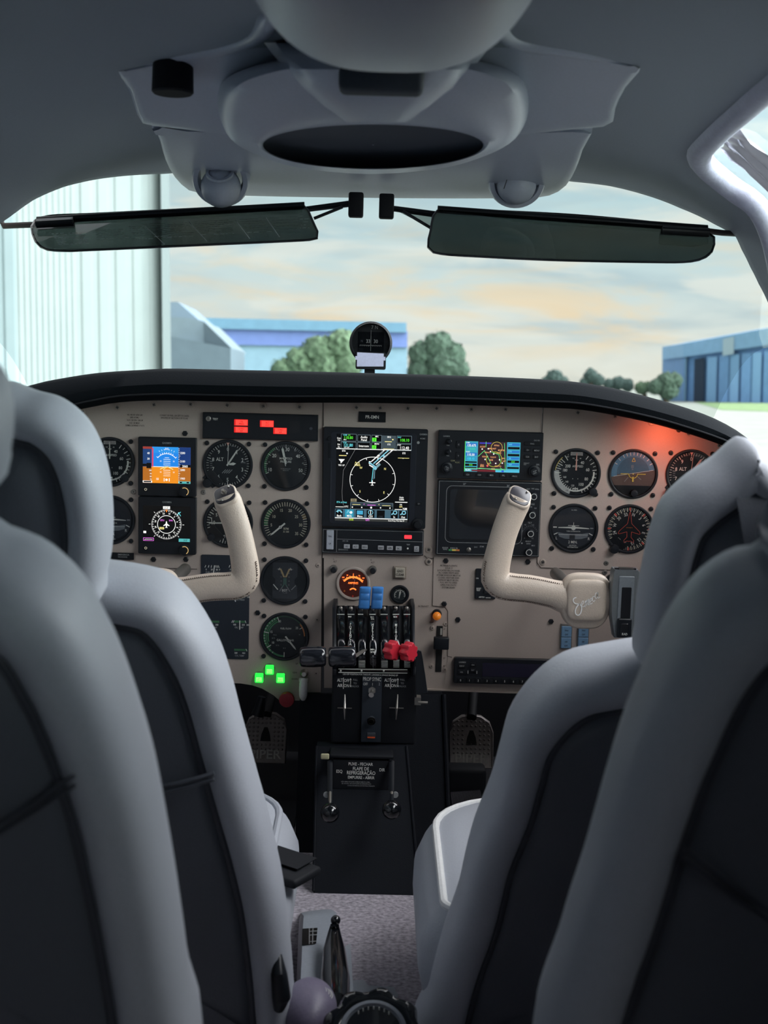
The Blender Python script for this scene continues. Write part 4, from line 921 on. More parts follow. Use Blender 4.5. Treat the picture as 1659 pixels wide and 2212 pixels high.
def d_egt(m_):
    m_.poly([(-27, 46 * .86), (27, 46 * .86), (27, 9), (21, 3), (21, -6), (27, -12), (27, -40), (-27, -40), (-27, -12), (-21, -6), (-21, 3), (-27, 9)], .5, mat('dial_inner_grey', srgb(46, 50, 58), .6))
    cream = mat('egt_cream', srgb(200, 176, 128), .6); gr = mat('egt_green', srgb(96, 150, 130), .6)
    for sx in (-1, 1):
        for k in range(12): m_.line(sx * (2 + k * .7) - 2 * sx, 8 + k * 1.6, sx * (2 + k * .7) + 2 * sx, 8 + k * 1.6, 1.2, .8, cream)
        for k in range(14): m_.line(sx * (0 + max(0, k - 6) * 1.25) + .3 * sx, 5 - k * 2.1, sx * (3.4 + max(0, k - 6) * 1.25), 4.2 - k * 2.1 - (.8 if k > 6 else 0), .9, .8, gr if k < 9 else M_GRY)
        m_.line(sx * 9, 26, sx * 14, 23, .9, .8, M_WHT); m_.line(sx * 11, 28, sx * 15, 24, .9, .8, M_WHT)
        for s_, z in (('17', 25), ('16', 16.5), ('15', 8), ('14', -1), ('12', -9.5)): m_.text(s_, sx * (16 if z > 20 else 8.5), z, 2.7, .8, M_GRY)
    m_.text('EGT', 0, -21.5, 5, .9, M_WHT, sx=1.1); m_.text('°F x 100', 0, -27, 2.6, .9, M_GRY)
gauge(615.6, 1253.6, 'twin exhaust temperature gauge lettered EGT', d_egt, [lambda m_: m_.line(-25, -8.5, -15, -20, 1.9, 2, M_WHT), lambda m_: m_.line(24, -10, 14.5, -20, 1.6, 2, M_GRY)])
def d_ff(m_):
    g1 = mat('flow_green', srgb(70, 140, 92), .6); m_.arc(0, 0, 43.5, 46, -180, 60, .5, mat('flow_green_dim', srgb(44, 84, 60), .6)); m_.arc(0, 0, 42, 46, -180, -20, .6, g1); m_.arc(0, 0, 38.5, 40.5, -130, -25, .6, g1); m_.arc(0, 0, 34.5, 37, -110, -20, .6, g1)
    m_.ticks(0, 0, 35, 46, [-180, -124, -78, -20], 1.8, .8, M_WHT); m_.ticks(0, 0, 42, 46, [-135, -145, -112, -104, -96, -88, -68, -58, -48, -38, -30], 1.1, .8, M_WHT); m_.arc(0, 0, 42.5, 45, 50, 88, .7, M_ORG); m_.ticks(0, 0, 37, 44, [62], 1.2, .8, M_WHT)
    for s_, x, z, h in (('20', -11, 34, 5), ('25', 27, 20, 5), ('15', -29, 10, 5), ('10', -25, -14, 5), ('FUEL FLOW', 3, 18, 3.8), ('GALLONS / HR', 2, -8, 4.8), ('75 %', -21, 3, 3), ('65 %', -24, -4, 3), ('55 %', -15, -20, 3), ('45 %', 0, -26, 2.6), ('PSI', 33, 5, 2.4)): m_.text(s_, x, z, h, .8, M_WHT if h > 3.5 else M_GRY)
gauge(614.6, 1374.4, 'fuel flow gauge with a long green arc, above the green lights', d_ff, [hand_r(141, (6, -4), 26)], extra=None)
def d_tc(m_):
    m_.disc(0, 3, 46, .4, mat('tc_face', srgb(38, 44, 54), .6), 48)
    m_.line(-21 - 12, 1, 34, 0, 1.6, 1, M_WHT); m_.poly([(-33, 2), (-6, -.5), (6, -.5), (33, 1), (6, 3.4), (-6, 3.4)], 1.1, M_WHT); m_.disc(0, 1, 5, 1.2, M_WHT, 16); m_.line(0, 2, 0, 13, 1.2, 1.1, M_WHT); m_.line(-12, 6, 12, 6, 1.2, 1.1, M_WHT)
    m_.rect(-44, .5, -36, 3, .8, M_WHT); m_.rect(36, -.5, 43, 2, .8, M_GRY); m_.line(-42, -14.5, -34, -10.5, 2, .8, M_WHT); m_.line(42, -14.5, 34, -10.5, 2, .8, M_WHT)
    m_.poly([(-34, -9), (-20, -11.5), (0, -12.3), (20, -11.5), (33, -9), (31, -19), (18, -23), (0, -24), (-18, -23), (-30, -19)], .8, mat('inclinometer', srgb(120, 126, 132), .4)); m_.line(-32, -14, 32, -14, .8, 1.0, M_WHT); m_.poly([(-8, -13), (4, -13), (4, -23.6), (-8, -23.6)], .95, mat('ball_dark', srgb(40, 44, 50), .4))
    for s_, x, z, h in (('L', -36, -22, 6), ('R', 34, -22, 6), ('2 MIN.', 0, -30, 6), ('TURN COORDINATOR', 0, -6.5, 2.4), ('NO PITCH', 0, -37.5, 2.8), ('INFORMATION', 0, -41.5, 2.8), ('D.C. ELEC.', 0, 40, 2.2)): m_.text(s_, x, z, h, 1, M_WHT)
gauge(238.5, 1122.7, 'turn coordinator partly hidden behind the front left headrest', d_tc, None)
gauge(1238.4, 1140.8, 'turn coordinator lettered 2 MIN. with white aircraft symbol', d_tc, None)
def d_ah(m_):
    sky = mat('horizon_blue', srgb(84, 130, 160), .5); grd = mat('horizon_brown', srgb(96, 78, 72), .5)
    pts = lambda a0, a1, r_=47: [(r_ * math.sin(R(a0 + (a1 - a0) * i / 30)), r_ * math.cos(R(a0 + (a1 - a0) * i / 30))) for i in range(31)]
    m_.poly(pts(-99, 79), .4, sky); m_.poly([p for p in pts(79, 261)], .4, grd); m_.disc(0, 2, 35, .5, mat('horizon_ring', srgb(70, 104, 128), .5), 40)
    m_.poly([(35 * math.cos(R(t)), 2 + 35 * math.sin(R(t))) for t in range(186, 370, 6)], .55, grd); m_.line(-42, -6, 43, 9, .8, .8, M_WHT)
    m_.ticks(0, 0, 40, 47, [-60, -45, -30, -20, -10, 0, 10, 20, 30, 45, 60], 1.2, .8, M_WHT)
    m_.pline([(-3.5, 27), (3.5, 27), (0, 35)], 1.2, 1, M_YEL, True); m_.text('EI', -2, 16, 6, .9, M_GRY); m_.text('20', -2, 10, 3, .9, M_GRY)
    for a_, b_ in (((-18, -17), (-10, -7)), ((18, -12), (8, -4))): m_.line(*a_, *b_, 1, .9, M_GRY)
    m_.poly([(-47 * .72, -32), (47 * .72, -32), (25, -41), (0, -47.3), (-25, -41)], 1.4, M_BLK); m_.poly([(-40, -25), (40, -25), (34, -33), (-34, -33)], 1.4, M_BLK)
def ah_sym(m_):
    m_.line(-27, 0, -9, 0, 1.6, 2, M_YEL); m_.line(27, 0, 9, 0, 1.6, 2, M_YEL); m_.arc(0, 0, 8.5, 10, 90, 270, 2, M_YEL); m_.rect(-1.8, -17, 1.8, -6, 2, M_YEL); m_.disc(0, 0, 1.5, 2.1, M_YEL, 10)
gauge(1367, 1023.5, 'artificial horizon with blue upper and brown lower half', d_ah, [ah_sym], extra=lambda t: knob(t, 3, -41, 8, False))
def d_dg(m_):
    m_.ticks(0, 0, 38, 46.5, [-18 + i * 5 for i in range(72) if i % 2 == 0], 1.9, .8, mat('tick_cream', srgb(206, 200, 180), .6)); m_.ticks(0, 0, 41, 46.5, [-18 + i * 5 for i in range(72) if i % 2], 1.2, .8, M_GRY)
    nums(m_, 32.5, [(s_, a_ + 14) for s_, a_ in (('33', -30), ('N', 0), ('3', 30), ('6', 60), ('E', 90), ('12', 120), ('15', 150), ('S', 180), ('21', 210), ('24', 240), ('W', 270), ('30', 300))], 7, .8, M_WHT, True)
    m_.ticks(0, 0, 40, 47, [0, 45, 90, 135, 180, 225, 270, 315], 3.0, 1, M_RED)
def dg_sym(m_):
    h = [(0, 38), (1.8, 32), (3.5, 18), (4.5, 12), (22, -5), (24, -10), (22, -11), (5, -6), (4.5, -18), (11, -25), (10, -30), (4, -26), (0, -27)]
    m_.pline(h + [(-x, z) for x, z in h[::-1][1:-1]], .9, 2.4, mat('symbol_red', srgb(225, 96, 80), .5), True); m_.text('INSTRUMENTS', 0, 3, 1.8, 1.2, M_ORG)
gauge(1358.7, 1142.3, 'directional gyro with a red aircraft outline over a compass card', d_dg, [dg_sym], screws=3, extra=lambda t: knob(t, -31, -44, 10))
# ammeter
M_AMB = emat('lit_amber', srgb(255, 120, 50), 2.2)
def d_am(m_):
    m_.disc(0, 0, 30.5, .5, mat('ammeter_face', srgb(48, 24, 22), .6, emit=srgb(60, 16, 8), estr=.5), 40)
    m_.arc(0, -12, 24, 28, -48, 48, .8, M_AMB); m_.ticks(0, -12, 24, 30, [-48, -30, -15, 0, 15, 30, 48], 1.2, 1, M_AMB); m_.rect(-.7, 10, .7, 19, 1, M_AMB)
    for s_, x, z, h in (('100', -22, 13, 3.2), ('50', -13, 18, 3.2), ('0', 0, 20.5, 3.6), ('50', 13, 17.5, 3.2), ('100', 21.5, 12.5, 3.2), ('AMPERES', 0, 1, 4.6), ('-', -20, 5, 5), ('+', 20, 4, 5)): m_.text(s_, x, z, h, .9, M_AMB)
    m_.arc(0, -19, 6.5, 9.2, -55, 55, .9, M_AMB); m_.disc(-18.5, -17, 2, .9, M_ORG, 10); m_.disc(0, -28, 2, .9, M_RED, 10)
gauge(762.9, 1259.8, 'round ammeter glowing amber in a thick tan ring', d_am, [lambda m_: m_.line(1.5, -8, 3.5, 13, .7, 2, M_SALM)], r_=37, cat='gauge', rim=M_TAN, screws=False)
def d_vac(m_):
    m_.disc(0, 0, 15, .5, mat('vac_face', srgb(50, 58, 62), .5)); m_.arc(0, -2, 10.5, 12, -120, 110, .8, M_WHT); m_.ticks(0, -2, 8, 12, [-110, -80, -50, -20, 10, 40, 70, 100], .7, .8, M_WHT); m_.text('4', -8, 10, 3, .8, M_GRY); m_.text('5', 1, 12, 3, .8, M_GRY); m_.text('6', 9, 8, 3, .8, M_GRY); m_.text('IN HG', -3, -8, 2.4, .8, M_GRY)
gauge(863.4, 1283.3, 'small black vacuum gauge above the throttle levers', d_vac, [ptr(10, -9, 5, .5, 2.2)], r_=20.6, screws=False)
# engine cluster
t = item('engine_gauge_cluster', 486, 1310, 'tall black strip of small engine gauges behind the left yoke arm', 'gauge', 2 * S); ti = t.matrix_world.inverted()
def CL(px, py): v = ti @ pan(px, py); return (v.x / S, v.z / S)
mb = MB(S); a_, b_ = CL(433, 1421), CL(540, 1200); mb.rrect(a_[0], a_[1], b_[0], b_[1], 3, 0, 1.6, mat('cluster_black', srgb(26, 34, 44), .35), bev=.5); mb.build('housing', t)
def strip(px, py, label_, numsl, bands, needle, ticksl):
    m_ = MB(S); x, z = CL(px, py)
    for (x0, x1, mt) in bands: m_.rect(x + x0, z - 2.3, x + x1, z + 2.3, 1.9, mt)
    for (tx, sl) in ticksl: m_.line(x + tx - sl, z + 2.6, x + tx + sl, z - 2.6, 1.1, 2.1, M_WHT)
    for s_, nx in numsl: m_.text(s_, x + nx, z - 6.8, 3.6, 2.0, M_WHT)
    m_.text(label_, x, z - 13, 3.8, 2.0, M_GRY); m_.build('gauge_strip', t, smooth=0)
    if needle is not None: m_ = MB(S); m_.line(x + needle[0], z - 17.5, x + needle[1], z + 2.6, 1.8, 2.8, M_WHT); m_.build('needle', t, smooth=0)
Gd = mat('strip_green', srgb(56, 104, 70), .6); Yd = mat('strip_amber', srgb(190, 140, 60), .6)
strip(460, 1223, 'FUEL U.S. GALS', [('0', -14), ('20', -2), ('50', 9), ('F', 15)], [], (1.5, 4), [(-16, -1), (-9, -.7), (-3, -.3), (7, .4), (10, .7), (13, 1)])
strip(512, 1223, 'FUEL U.S. GALS', [('0', -14), ('20', -2), ('50', 9)], [], (1.5, 4), [(-16, -1), (-9, -.7)])
strip(462, 1282, 'OIL PRESS', [('10', -12), ('30', -4), ('80', 8), ('100', 18)], [(-14, -6, Yd), (-6, 12, Gd), (12, 20, Yd)], None, [])
strip(519, 1282, 'OIL PRESS', [('0', -13), ('30', -5), ('80', 9), ('100', 18)], [(-16, -6, Yd), (-6, 11, Gd), (11, 19, Yd)], (-9.5, -17), [(-19, -1.2)])
strip(517, 1342, 'OIL TEMP', [('100', -10), ('200', 9), ('240', 19)], [(-11, 14, Gd)], (1.5, 1.5), [(-15, -1.2), (-12, -1), (14, 1)])
strip(460, 1342, 'OIL TEMP', [('100', -10), ('200', 9)], [(-11, 14, Gd)], None, [])
strip(518, 1403, 'CYL TEMP', [('200', -8), ('460', 9)], [(-12, 17, Gd)], None, [(15, 1.2)])

# ---- box units
def unit(name, x0, y0, x1, y1, label, cat, depth=10, r_=3, mt=M_BLK, base=2.0, bev=1.2):
    t = item(name, (x0 + x1) / 2, (y0 + y1) / 2, label, cat, base * S); w, h = (x1 - x0) / 2, (y1 - y0) / 2
    mb_ = MB(S); mb_.rrect(-w, -h, w, h, r_, 0, depth, mt, bev=bev); mb_.build('housing', t)
    return t, w, h
def Lc(px, py, x0, y0, x1, y1): return (px - (x0 + x1) / 2, (y0 + y1) / 2 - py)
SCR = lambda rgb, st=1.0: emat('screen_%d_%d_%d' % rgb, srgb(*rgb), st)
W_ = SCR((255, 255, 250), 1.1); CY_ = SCR((110, 230, 240), 1.0); GR_ = SCR((90, 235, 50), 1.0); MG_ = SCR((235, 120, 235), 1.0); YE_ = SCR((255, 240, 150), 1.0); BK_ = mat('screen_black', srgb(10, 11, 14), .25)
# G5-like attitude display
t, w, h = unit('attitude_display', 301, 944, 425.5, 1070.6, 'square digital attitude display with blue sky over orange ground', 'display', 12)
d = 12.2; mb = MB(S)
sx0, sz0, sx1, sz1 = -52, -35, 50, 43
bl = SCR((28, 130, 225), 1.1); og = SCR((232, 140, 24), 1.1)
mb.rect(sx0, sz0, sx1, sz1, d, og); mb.rect(sx0, 0, sx1, sz1, d + .1, bl); mb.rect(sx0, -.4, sx1, .9, d + .2, W_); mb.rect(sx0 + 19, 30, sx1 - 26, sz1, d + .15, SCR((40, 150, 235), 1))
mb.rect(sx0, sz0, sx0 + 19, sz1, d + .3, SCR((30, 70, 130), .8)); mb.rect(sx0, sz0, sx0 + 19, 0, d + .35, SCR((190, 112, 30), .9)); mb.rect(sx0, 38, sx0 + 20, sz1, d + .5, SCR((160, 60, 50), .9)); mb.rect(sx0 + 19.5, 0, sx0 + 22.5, 40, d + .5, SCR((225, 60, 90), 1))
mb.rect(sx1 - 26, sz0, sx1, sz1, d + .3, SCR((20, 60, 130), .8)); mb.rect(sx1 - 26, sz0, sx1, 0, d + .35, SCR((190, 112, 30), .9))
for s_, x, z, hh in (('40', -40, 29, 4.4), ('30', -40, 17, 4.4), ('2200', 33, 31, 4.4), ('2100', 33, 13, 4.4), ('2060', 38, 2.5, 5), ('2000', 33, -5.5, 4.4), ('1900', 33, -24, 4.4), ('315', -1, 39, 4.4), ('10', -14, 12.5, 3), ('10', 14, 12.5, 3), ('10', -14, -11, 3), ('10', 14, -11, 3), ('340', -36, -8, 3), ('90', -35, -15, 3), ('80', -35, -21, 3), ('70', -35, -27, 3), ('10', -21, -26, 5)): mb.text(s_, x, z, hh, d + .8, W_)
mb.rect(-52, 1, -44, 6, d + .6, BK_); mb.rect(-44, -3.5, -34, 8, d + .6, BK_); mb.rect(28, 0, 50, 5.5, d + .6, BK_); mb.arc(-1, 4, 24, 25.2, -52, 52, d + .8, W_); mb.ticks(-1, 4, 24, 28, [-50, -30, -20, -10, 0, 10, 20, 30, 50], 1, d + .8, W_)
for z in (20, 16.5, 12.5, 8.5, 4.5, -7, -11, -15, -19): mb.line(-8 if z % 4 else -5, z, 7 if z % 4 else 4, z, .8, d + .8, W_)
mb.line(-15, -5, -2, 1.5, 1.6, d + .9, YE_); mb.line(13, -5, 0, 1.5, 1.6, d + .9, YE_); mb.line(-8, -5, -1, 0, 1.2, d + .9, YE_)
mb.ticks(-1, 4, 32, 35, [-28, -18, -9, 9, 18, 28], .8, d + .8, W_)
for k in range(20): mb.rect(24, -33 + k * 3.8, 26.5 if k % 5 else 28, -32.2 + k * 3.8, d + .8, W_)
mb.rect(-7, -31, -5.5, -24, d + .8, W_); mb.rect(4, -31, 5.5, -24, d + .8, W_); mb.disc(-1, -27.5, 2.6, d + .8, W_, 12)
mb.rect(24, -35, 50, -30, d + .7, SCR((90, 190, 190), .9)); mb.rect(27, -34, 32, -31, d + .9, BK_); mb.rect(42, -34, 47, -31, d + .9, BK_); mb.rect(-52, -34.5, -32, -30, d + .7, W_); mb.rect(-50, -33.6, -34, -30.8, d + .8, BK_)
o = mb.build('screen', t, smooth=0)
def g5_common(t, d=12.2):
    m_ = MB(S); m_.text('GARMIN', -1, 51.5, 4, d + .1, M_GRY, sx=1.1); m_.build('maker_lettering', t, smooth=0)
    m_ = MB(S); m_.lathe([(12, 12), (12, 19), (11, 21), (9, 21.5)], M_BLK, 38.5, -51, 32); m_.arc(38.5, -51, 7.5, 9, -30, 150, 21.8, SCR((240, 200, 130), .8)); m_.build('adjust_knob', t)
    m_ = MB(S); m_.lathe([(5.5, 12), (5.5, 14), (4.5, 14.6)], M_BLK2, -45.5, -49, 20); m_.arc(-45.5, -49, 2, 2.8, 35, 325, 14.9, SCR((225, 215, 190), .8)); m_.rect(-45.9, -48.5, -45.1, -45.8, 14.9, SCR((225, 215, 190), .8)); m_.build('power_button', t)
g5_common(t)
t, w, h = unit('heading_display', 301, 1071.6, 425.5, 1196, 'square digital heading display with white compass rose on black', 'display', 12)
mb = MB(S); mb.rect(-52, -35, 50, 43, 12.1, BK_); cx_, cz_ = -1.5, 3
mb.ticks(cx_, cz_, 28, 32.5, [i * 10 for i in range(36)], 1.1, d + .3, W_); mb.ticks(cx_, cz_, 30, 32.5, [5 + i * 10 for i in range(36)], .8, d + .3, W_); mb.arc(cx_, cz_, 18.6, 19.8, 0, 360, d + .3, W_, 48)
nums_ = [('30', -45), ('33', -15), ('N', 15), ('3', 45), ('6', 75), ('E', 105), ('12', 135), ('15', 165), ('S', 195), ('21', 225), ('24', 255), ('W', 285)]
for s_, a_ in nums_: mb.text(s_, cx_ + 24.2 * math.sin(R(a_)), cz_ + 24.2 * math.cos(R(a_)), 4, d + .4, W_, rot=-a_)
mb.rect(cx_ - 7.5, 36.5, cx_ + 7.5, 42.5, d + .3, W_); mb.text('313°', cx_, 39.5, 4.2, d + .6, BK_); mb.poly([(cx_ - 3, 35), (cx_ + 3, 35), (cx_, 29)], d + .7, SCR((240, 130, 40), 1))
mb.text('GPS1', cx_ - 9, 12, 3.6, d + .6, MG_); mb.text('ENR', cx_ + 9.5, 12, 3.6, d + .6, MG_); mb.rect(cx_ - 15, -7.6, cx_ - 5, -3, d + .5, YE_); mb.text('NAV', cx_ - 10, -5.3, 3, d + .7, BK_)
pl = [(0, 8), (1.3, 5), (1.5, 2), (6.5, -2), (6.5, -3.6), (1.4, -2), (1, -5.5), (3, -7.5), (0, -7)]; mb.poly([(cx_ + x, cz_ + z) for x, z in pl + [(-x, z) for x, z in pl[::-1][1:-1]]], d + .6, W_)
mb.ticks(cx_, cz_, 34.5, 38, [-90, -45, 45, 90, 135, -135], 1, d + .4, W_); mb.line(21, 24, 29, 31, 1.2, d + .5, CY_); mb.line(24, 30, 29, 22, 1.2, d + .5, CY_)
mb.rect(-51, -17, -45, -12, d + .3, W_); mb.pline([(-51, -27), (-29, -27), (-29, -33), (-51, -33)], 1, d + .4, MG_, True); mb.rect(25, -34, 49, -27, d + .4, SCR((90, 190, 190), .9)); mb.text('315°', 40, -30.5, 4, d + .7, BK_); mb.pline([(-49, -31), (-46, -30), (-31, -30)], .8, d + .4, W_)
mb.build('screen', t, smooth=0); g5_common(t)
# annunciator
t, w, h = unit('annunciator_panel', 440, 893, 686.5, 949, 'long black warning light strip with four red lit captions', 'warning light panel', 9, 1.5)
mb = MB(S); mb.pline([(-w + 3, h - 3), (w - 3, h - 3), (w - 3, -h + 3), (-w + 3, -h + 3)], .6, 9.2, M_BLK2, True); mb.text('TEST', -96, 14, 4.4, 9.2, M_WHT); mb.build('lettering', t, smooth=0)
mb = MB(S); mb.lathe([(5.5, 9), (5.5, 11), (3, 12), (2.6, 10)], M_STL, -110.5, 14.5, 20); mb.build('test_button', t)
mb = MB(S); mb.rect(-.4 + 63, -12, 84, 14, 9.2, mat('unlit_caption', srgb(18, 20, 26), .5)); mb.lathe([(3.2, 9), (3, 10)], M_PIPE, 108, -1, 12); mb.build('unlit_caption', t)
for (x0, y0, x1, y1, a_, b_) in ((507.5, 906.3, 536.7, 919.6, 'OIL', 'PRESS'), (507.5, 922, 536.7, 934.6, 'GYRO', 'AIR'), (562.5, 907, 591.8, 921.3, 'ALT', 'OUT'), (591, 922, 619.8, 935.5, 'GYRO', 'AIR')):
    mb = MB(S); xa, za = Lc(x0, y1, 440, 893, 686.5, 949); xb, zb = Lc(x1, y0, 440, 893, 686.5, 949); mb.rrect(xa, za, xb, zb, 1, 8, 10.2, SCR((205, 28, 26), 1.2), bev=.4); mb.rect(xa + 3.5, za + 1, xb - 1, zb - 1, 10.4, SCR((255, 62, 52), 1.6))
    for s_, zz in ((a_, .68), (b_, .3)): mb.text(s_, (xa + xb) / 2 + 1, za + (zb - za) * zz, 3.6, 10.6, mat('caption_dark', srgb(90, 10, 10), .6))
    mb.build('red_caption', t)['label'] = 'lit red caption'
# registration
t, w, h = unit('registration_plate', 775, 889.5, 833, 911.5, 'small black plate lettered PR-EMN', 'nameplate', 1.6, .6, M_BLK2, bev=.2)
mb = MB(S); mb.text('PR-EMN', 0, 0, 7, 1.9, M_WHT, sx=1.0); mb.build('lettering', t, smooth=0)
# GTN navigator
X0, Y0, X1, Y1 = 698, 924, 921, 1139
t, w, h = unit('touchscreen_navigator', X0, Y0, X1, Y1, 'tall touchscreen navigator with a white map ring, centre of panel', 'display', 12, 4); d = 12
q = lambda px, py: Lc(px, py, X0, Y0, X1, Y1)
def R2(m_, x0, y0, x1, y1, lev, mt): a_, b_ = q(x0, y1), q(x1, y0); m_.rect(a_[0], a_[1], b_[0], b_[1], lev, mt)
def T2(m_, s_, x, y, hh, mt, lev=13.2, **k): a_ = q(x, y); m_.text(s_, a_[0], a_[1], hh, lev, mt, **k)
def box2(m_, x0, y0, x1, y1, mt, lev=13.0, wd=.7): m_.pline([q(x0, y0), q(x1, y0), q(x1, y1), q(x0, y1)], wd, lev, mt, True)
mb = MB(S); a_, b_ = q(714, 1132), q(897, 933); mb.rrect(a_[0], a_[1], b_[0], b_[1], 7, 11.5, 12.4, mat('navigator_bezel', srgb(30, 34, 42), .3), bev=.4); mb.pline([q(712, 960), q(711, 990), q(716, 1000), q(716, 1120)], 1, 12.6, M_PIPE); mb.build('screen_bezel', t)
mb = MB(S); R2(mb, 726, 938, 885, 1125, 12.5, BK_); grey = SCR((70, 84, 92), .8); lb = SCR((130, 200, 220), 1)
R2(mb, 817, 939, 853, 970, 12.6, grey); 
for (x0, y0, x1, y1) in ((736, 938, 768, 953), (771, 939, 798, 953), (801, 939, 822, 953), (736, 955, 768, 969), (771, 955, 798, 969), (801, 955, 822, 969), (855, 939, 886, 955), (855, 957, 886, 970)): R2(mb, x0, y0, x1, y1, 12.7, BK_); box2(mb, x0, y0, x1, y1, grey if 'x' == 'y' else SCR((120, 140, 150), .9))
R2(mb, 726, 968.5, 886, 970.5, 12.8, W_)
T2(mb, '118.80', 751, 945.5, 6.2, GR_); T2(mb, 'COM', 744, 940, 3, CY_); T2(mb, 'RX', 753, 940, 3, GR_); T2(mb, 'STBY', 744, 956, 3, CY_); T2(mb, '121.80', 751, 961.5, 6.2, CY_); T2(mb, 'RIO APP', 748, 966.5, 2.6, W_); T2(mb, 'SAO', 744, 950, 2.6, W_)
for s_, y in (('Com', 947), ('Vol', 951.5), ('Psh', 960.5), ('Sq', 965.5)): T2(mb, s_, 731, y, 3.4, W_)
T2(mb, 'Audio', 784.5, 943.5, 5, W_); T2(mb, 'Panel', 784.5, 949.5, 5, W_); T2(mb, 'Intercom', 784.5, 962.5, 4.8, W_); T2(mb, 'MIC', 812, 941.5, 3.4, W_); T2(mb, 'MON', 812, 957.5, 3.4, W_)
for y in (948.5, 964.5): R2(mb, 802, y - 4, 811, y + 4, 13, GR_); T2(mb, '1', 806.5, y, 5.4, BK_, 13.4)
T2(mb, 'NAV', 860, 942, 3, CY_); T2(mb, '108.10', 871, 948, 6.2, GR_); T2(mb, 'STBY', 860, 958.5, 3, W_); T2(mb, '112.40', 871, 964.5, 6.2, W_); T2(mb, 'BRG', 838, 942, 3.4, W_); R2(mb, 829, 951.5, 844, 953, 13, YE_); mb.disc(*q(846, 947.5), 1.6, 13, YE_, 10); T2(mb, 'ETE', 838, 958, 3.4, W_); R2(mb, 826, 967, 849, 968, 13, YE_)
cx_, cz_ = q(805, 1034.5); mb.arc(cx_, cz_, 48, 49.2, 0, 360, 12.9, W_, 72); mb.ticks(cx_, cz_, 44, 49, [12 + i * 30 for i in range(12) if i not in (1,)], 1, 13, W_)
for s_, x, y in (('W', 779.5, 1009.5), ('N', 831, 1010.5), ('E', 830, 1061.5), ('S', 778.5, 1060.5)): T2(mb, s_, x, y, 4.8, YE_)
T2(mb, 'Auto', 771.5, 998.5, 4.2, YE_); T2(mb, '2000ft', 771.5, 1003.8, 4.2, YE_); T2(mb, 'ETA', 742, 974, 3.6, W_); R2(mb, 732, 983.5, 748, 985, 13, YE_); mb.disc(*q(749, 979.5), 1.7, 13, W_, 10); mb.poly([q(731, 992), q(744.5, 992), q(736, 1001.5), q(735.5, 997)], 13, W_); T2(mb, 'TRK UP', 737.5, 1005, 3.4, W_)
T2(mb, 'ETE', 870.5, 976, 3.6, W_); R2(mb, 858, 986, 882, 987, 13, YE_); T2(mb, '_', 869, 985, 4, W_); mb.pline([q(766, 971), q(742, 1016), q(740, 1062), q(741, 1078), q(744, 1092)], .6, 13, SCR((150, 150, 150), .8))
T2(mb, 'Auto', 868, 1071, 3.8, W_); T2(mb, '1500ft', 868, 1076, 3.6, W_); R2(mb, 854.5, 1081, 881, 1082.6, 13, W_); T2(mb, 'DIS', 867, 1087, 3, W_); T2(mb, 'GPS', 867, 1091.5, 3.4, YE_); R2(mb, 854, 1097, 870, 1098.3, 13, W_); T2(mb, 'NM', 876, 1096, 5, W_)
T2(mb, 'ETA at Dest', 740, 1084.7, 3.6, CY_); R2(mb, 727, 1094.5, 745, 1095.7, 13, W_); T2(mb, 'UTC', 750, 1094, 3.6, W_)
R2(mb, 759, 1085, 850, 1092, 12.8, SCR((50, 64, 76), .8)); box2(mb, 759, 1084.5, 850, 1099, SCR((120, 140, 150), .9)); R2(mb, 763, 1088.5, 780, 1089.5, 13, YE_); R2(mb, 795, 1089, 813, 1090.3, 13, MG_); R2(mb, 827, 1089.5, 845, 1090.5, 13, YE_); T2(mb, '<', 788, 1088, 4, MG_); T2(mb, '<', 820, 1088, 4, YE_)
for i in range(5): mb.disc(*q(763 + i * 20.2, 1095), 1.5 if i != 2 else 2.2, 13, W_, 10)
R2(mb, 759, 1076.5, 772, 1083, 12.9, SCR((150, 140, 110), .8)); T2(mb, 'I I', 765.5, 1079.8, 5, BK_, 13.3)
# taxiway chart strokes
for (x0, y0, x1, y1, wd, c_) in ((801, 996, 829, 970, 2, W_), (806, 1000, 838, 970, 2.4, lb), (811, 1002, 846, 970, 2, W_), (796, 997, 812, 1008, 3, lb), (797, 1003, 806, 1008, 2.4, W_), (816, 983, 826, 973, 4, SCR((110, 130, 140), .8)), (826, 990, 842, 974, 2.4, SCR((110, 130, 140), .8)), (806, 1008, 803, 1040, 1.2, CY_), (809, 1012, 806, 1034, 4, SCR((70, 86, 96), .8)), (809, 1016, 809, 1032, .8, lb), (818, 984, 815, 981, 4, W_), (830, 985, 826, 982, 4, lb), (800, 998, 796, 998, 6, W_), (820, 1000, 812, 1008, 5, SCR((130, 170, 180), .8))): a_, b_ = q(x0, y0), q(x1, y1); mb.line(*a_, *b_, wd, 13, c_)
mb.disc(*q(810, 1010), 3.6, 13.2, lb, 12); x, z = q(804.5, 1041); mb.rect(x - 6.5, z - .9, x + 6.5, z + .9, 13.6, W_); mb.rect(x - .9, z - 6, x + .9, z + 5, 13.6, W_); mb.rect(x - 3, z - 6, x + 3, z - 4.8, 13.6, W_)
R2(mb, 726, 1099, 882, 1118, 12.8, SCR((66, 100, 118), .9)); R2(mb, 726, 1118, 882, 1119.6, 13.1, W_); R2(mb, 726, 1119.6, 882, 1125, 12.8, SCR((60, 62, 60), .7))
for x0, x1, s_, c_ in ((727, 743, 'Back', BK_), (747.5, 766, 'MSG', SCR((40, 150, 180), 1)), (771, 788, 'Menu', BK_), (794, 811, 'CDI', BK_), (816, 833, 'OBS', BK_), (846, 861, 'In', BK_), (864, 881, 'Out', BK_)):
    R2(mb, x0, 1100.5, x1, 1117, 13, c_); T2(mb, s_, (x0 + x1) / 2, 1114, 4.4, W_ if s_ != 'OBS' else M_PIPE, 13.4)
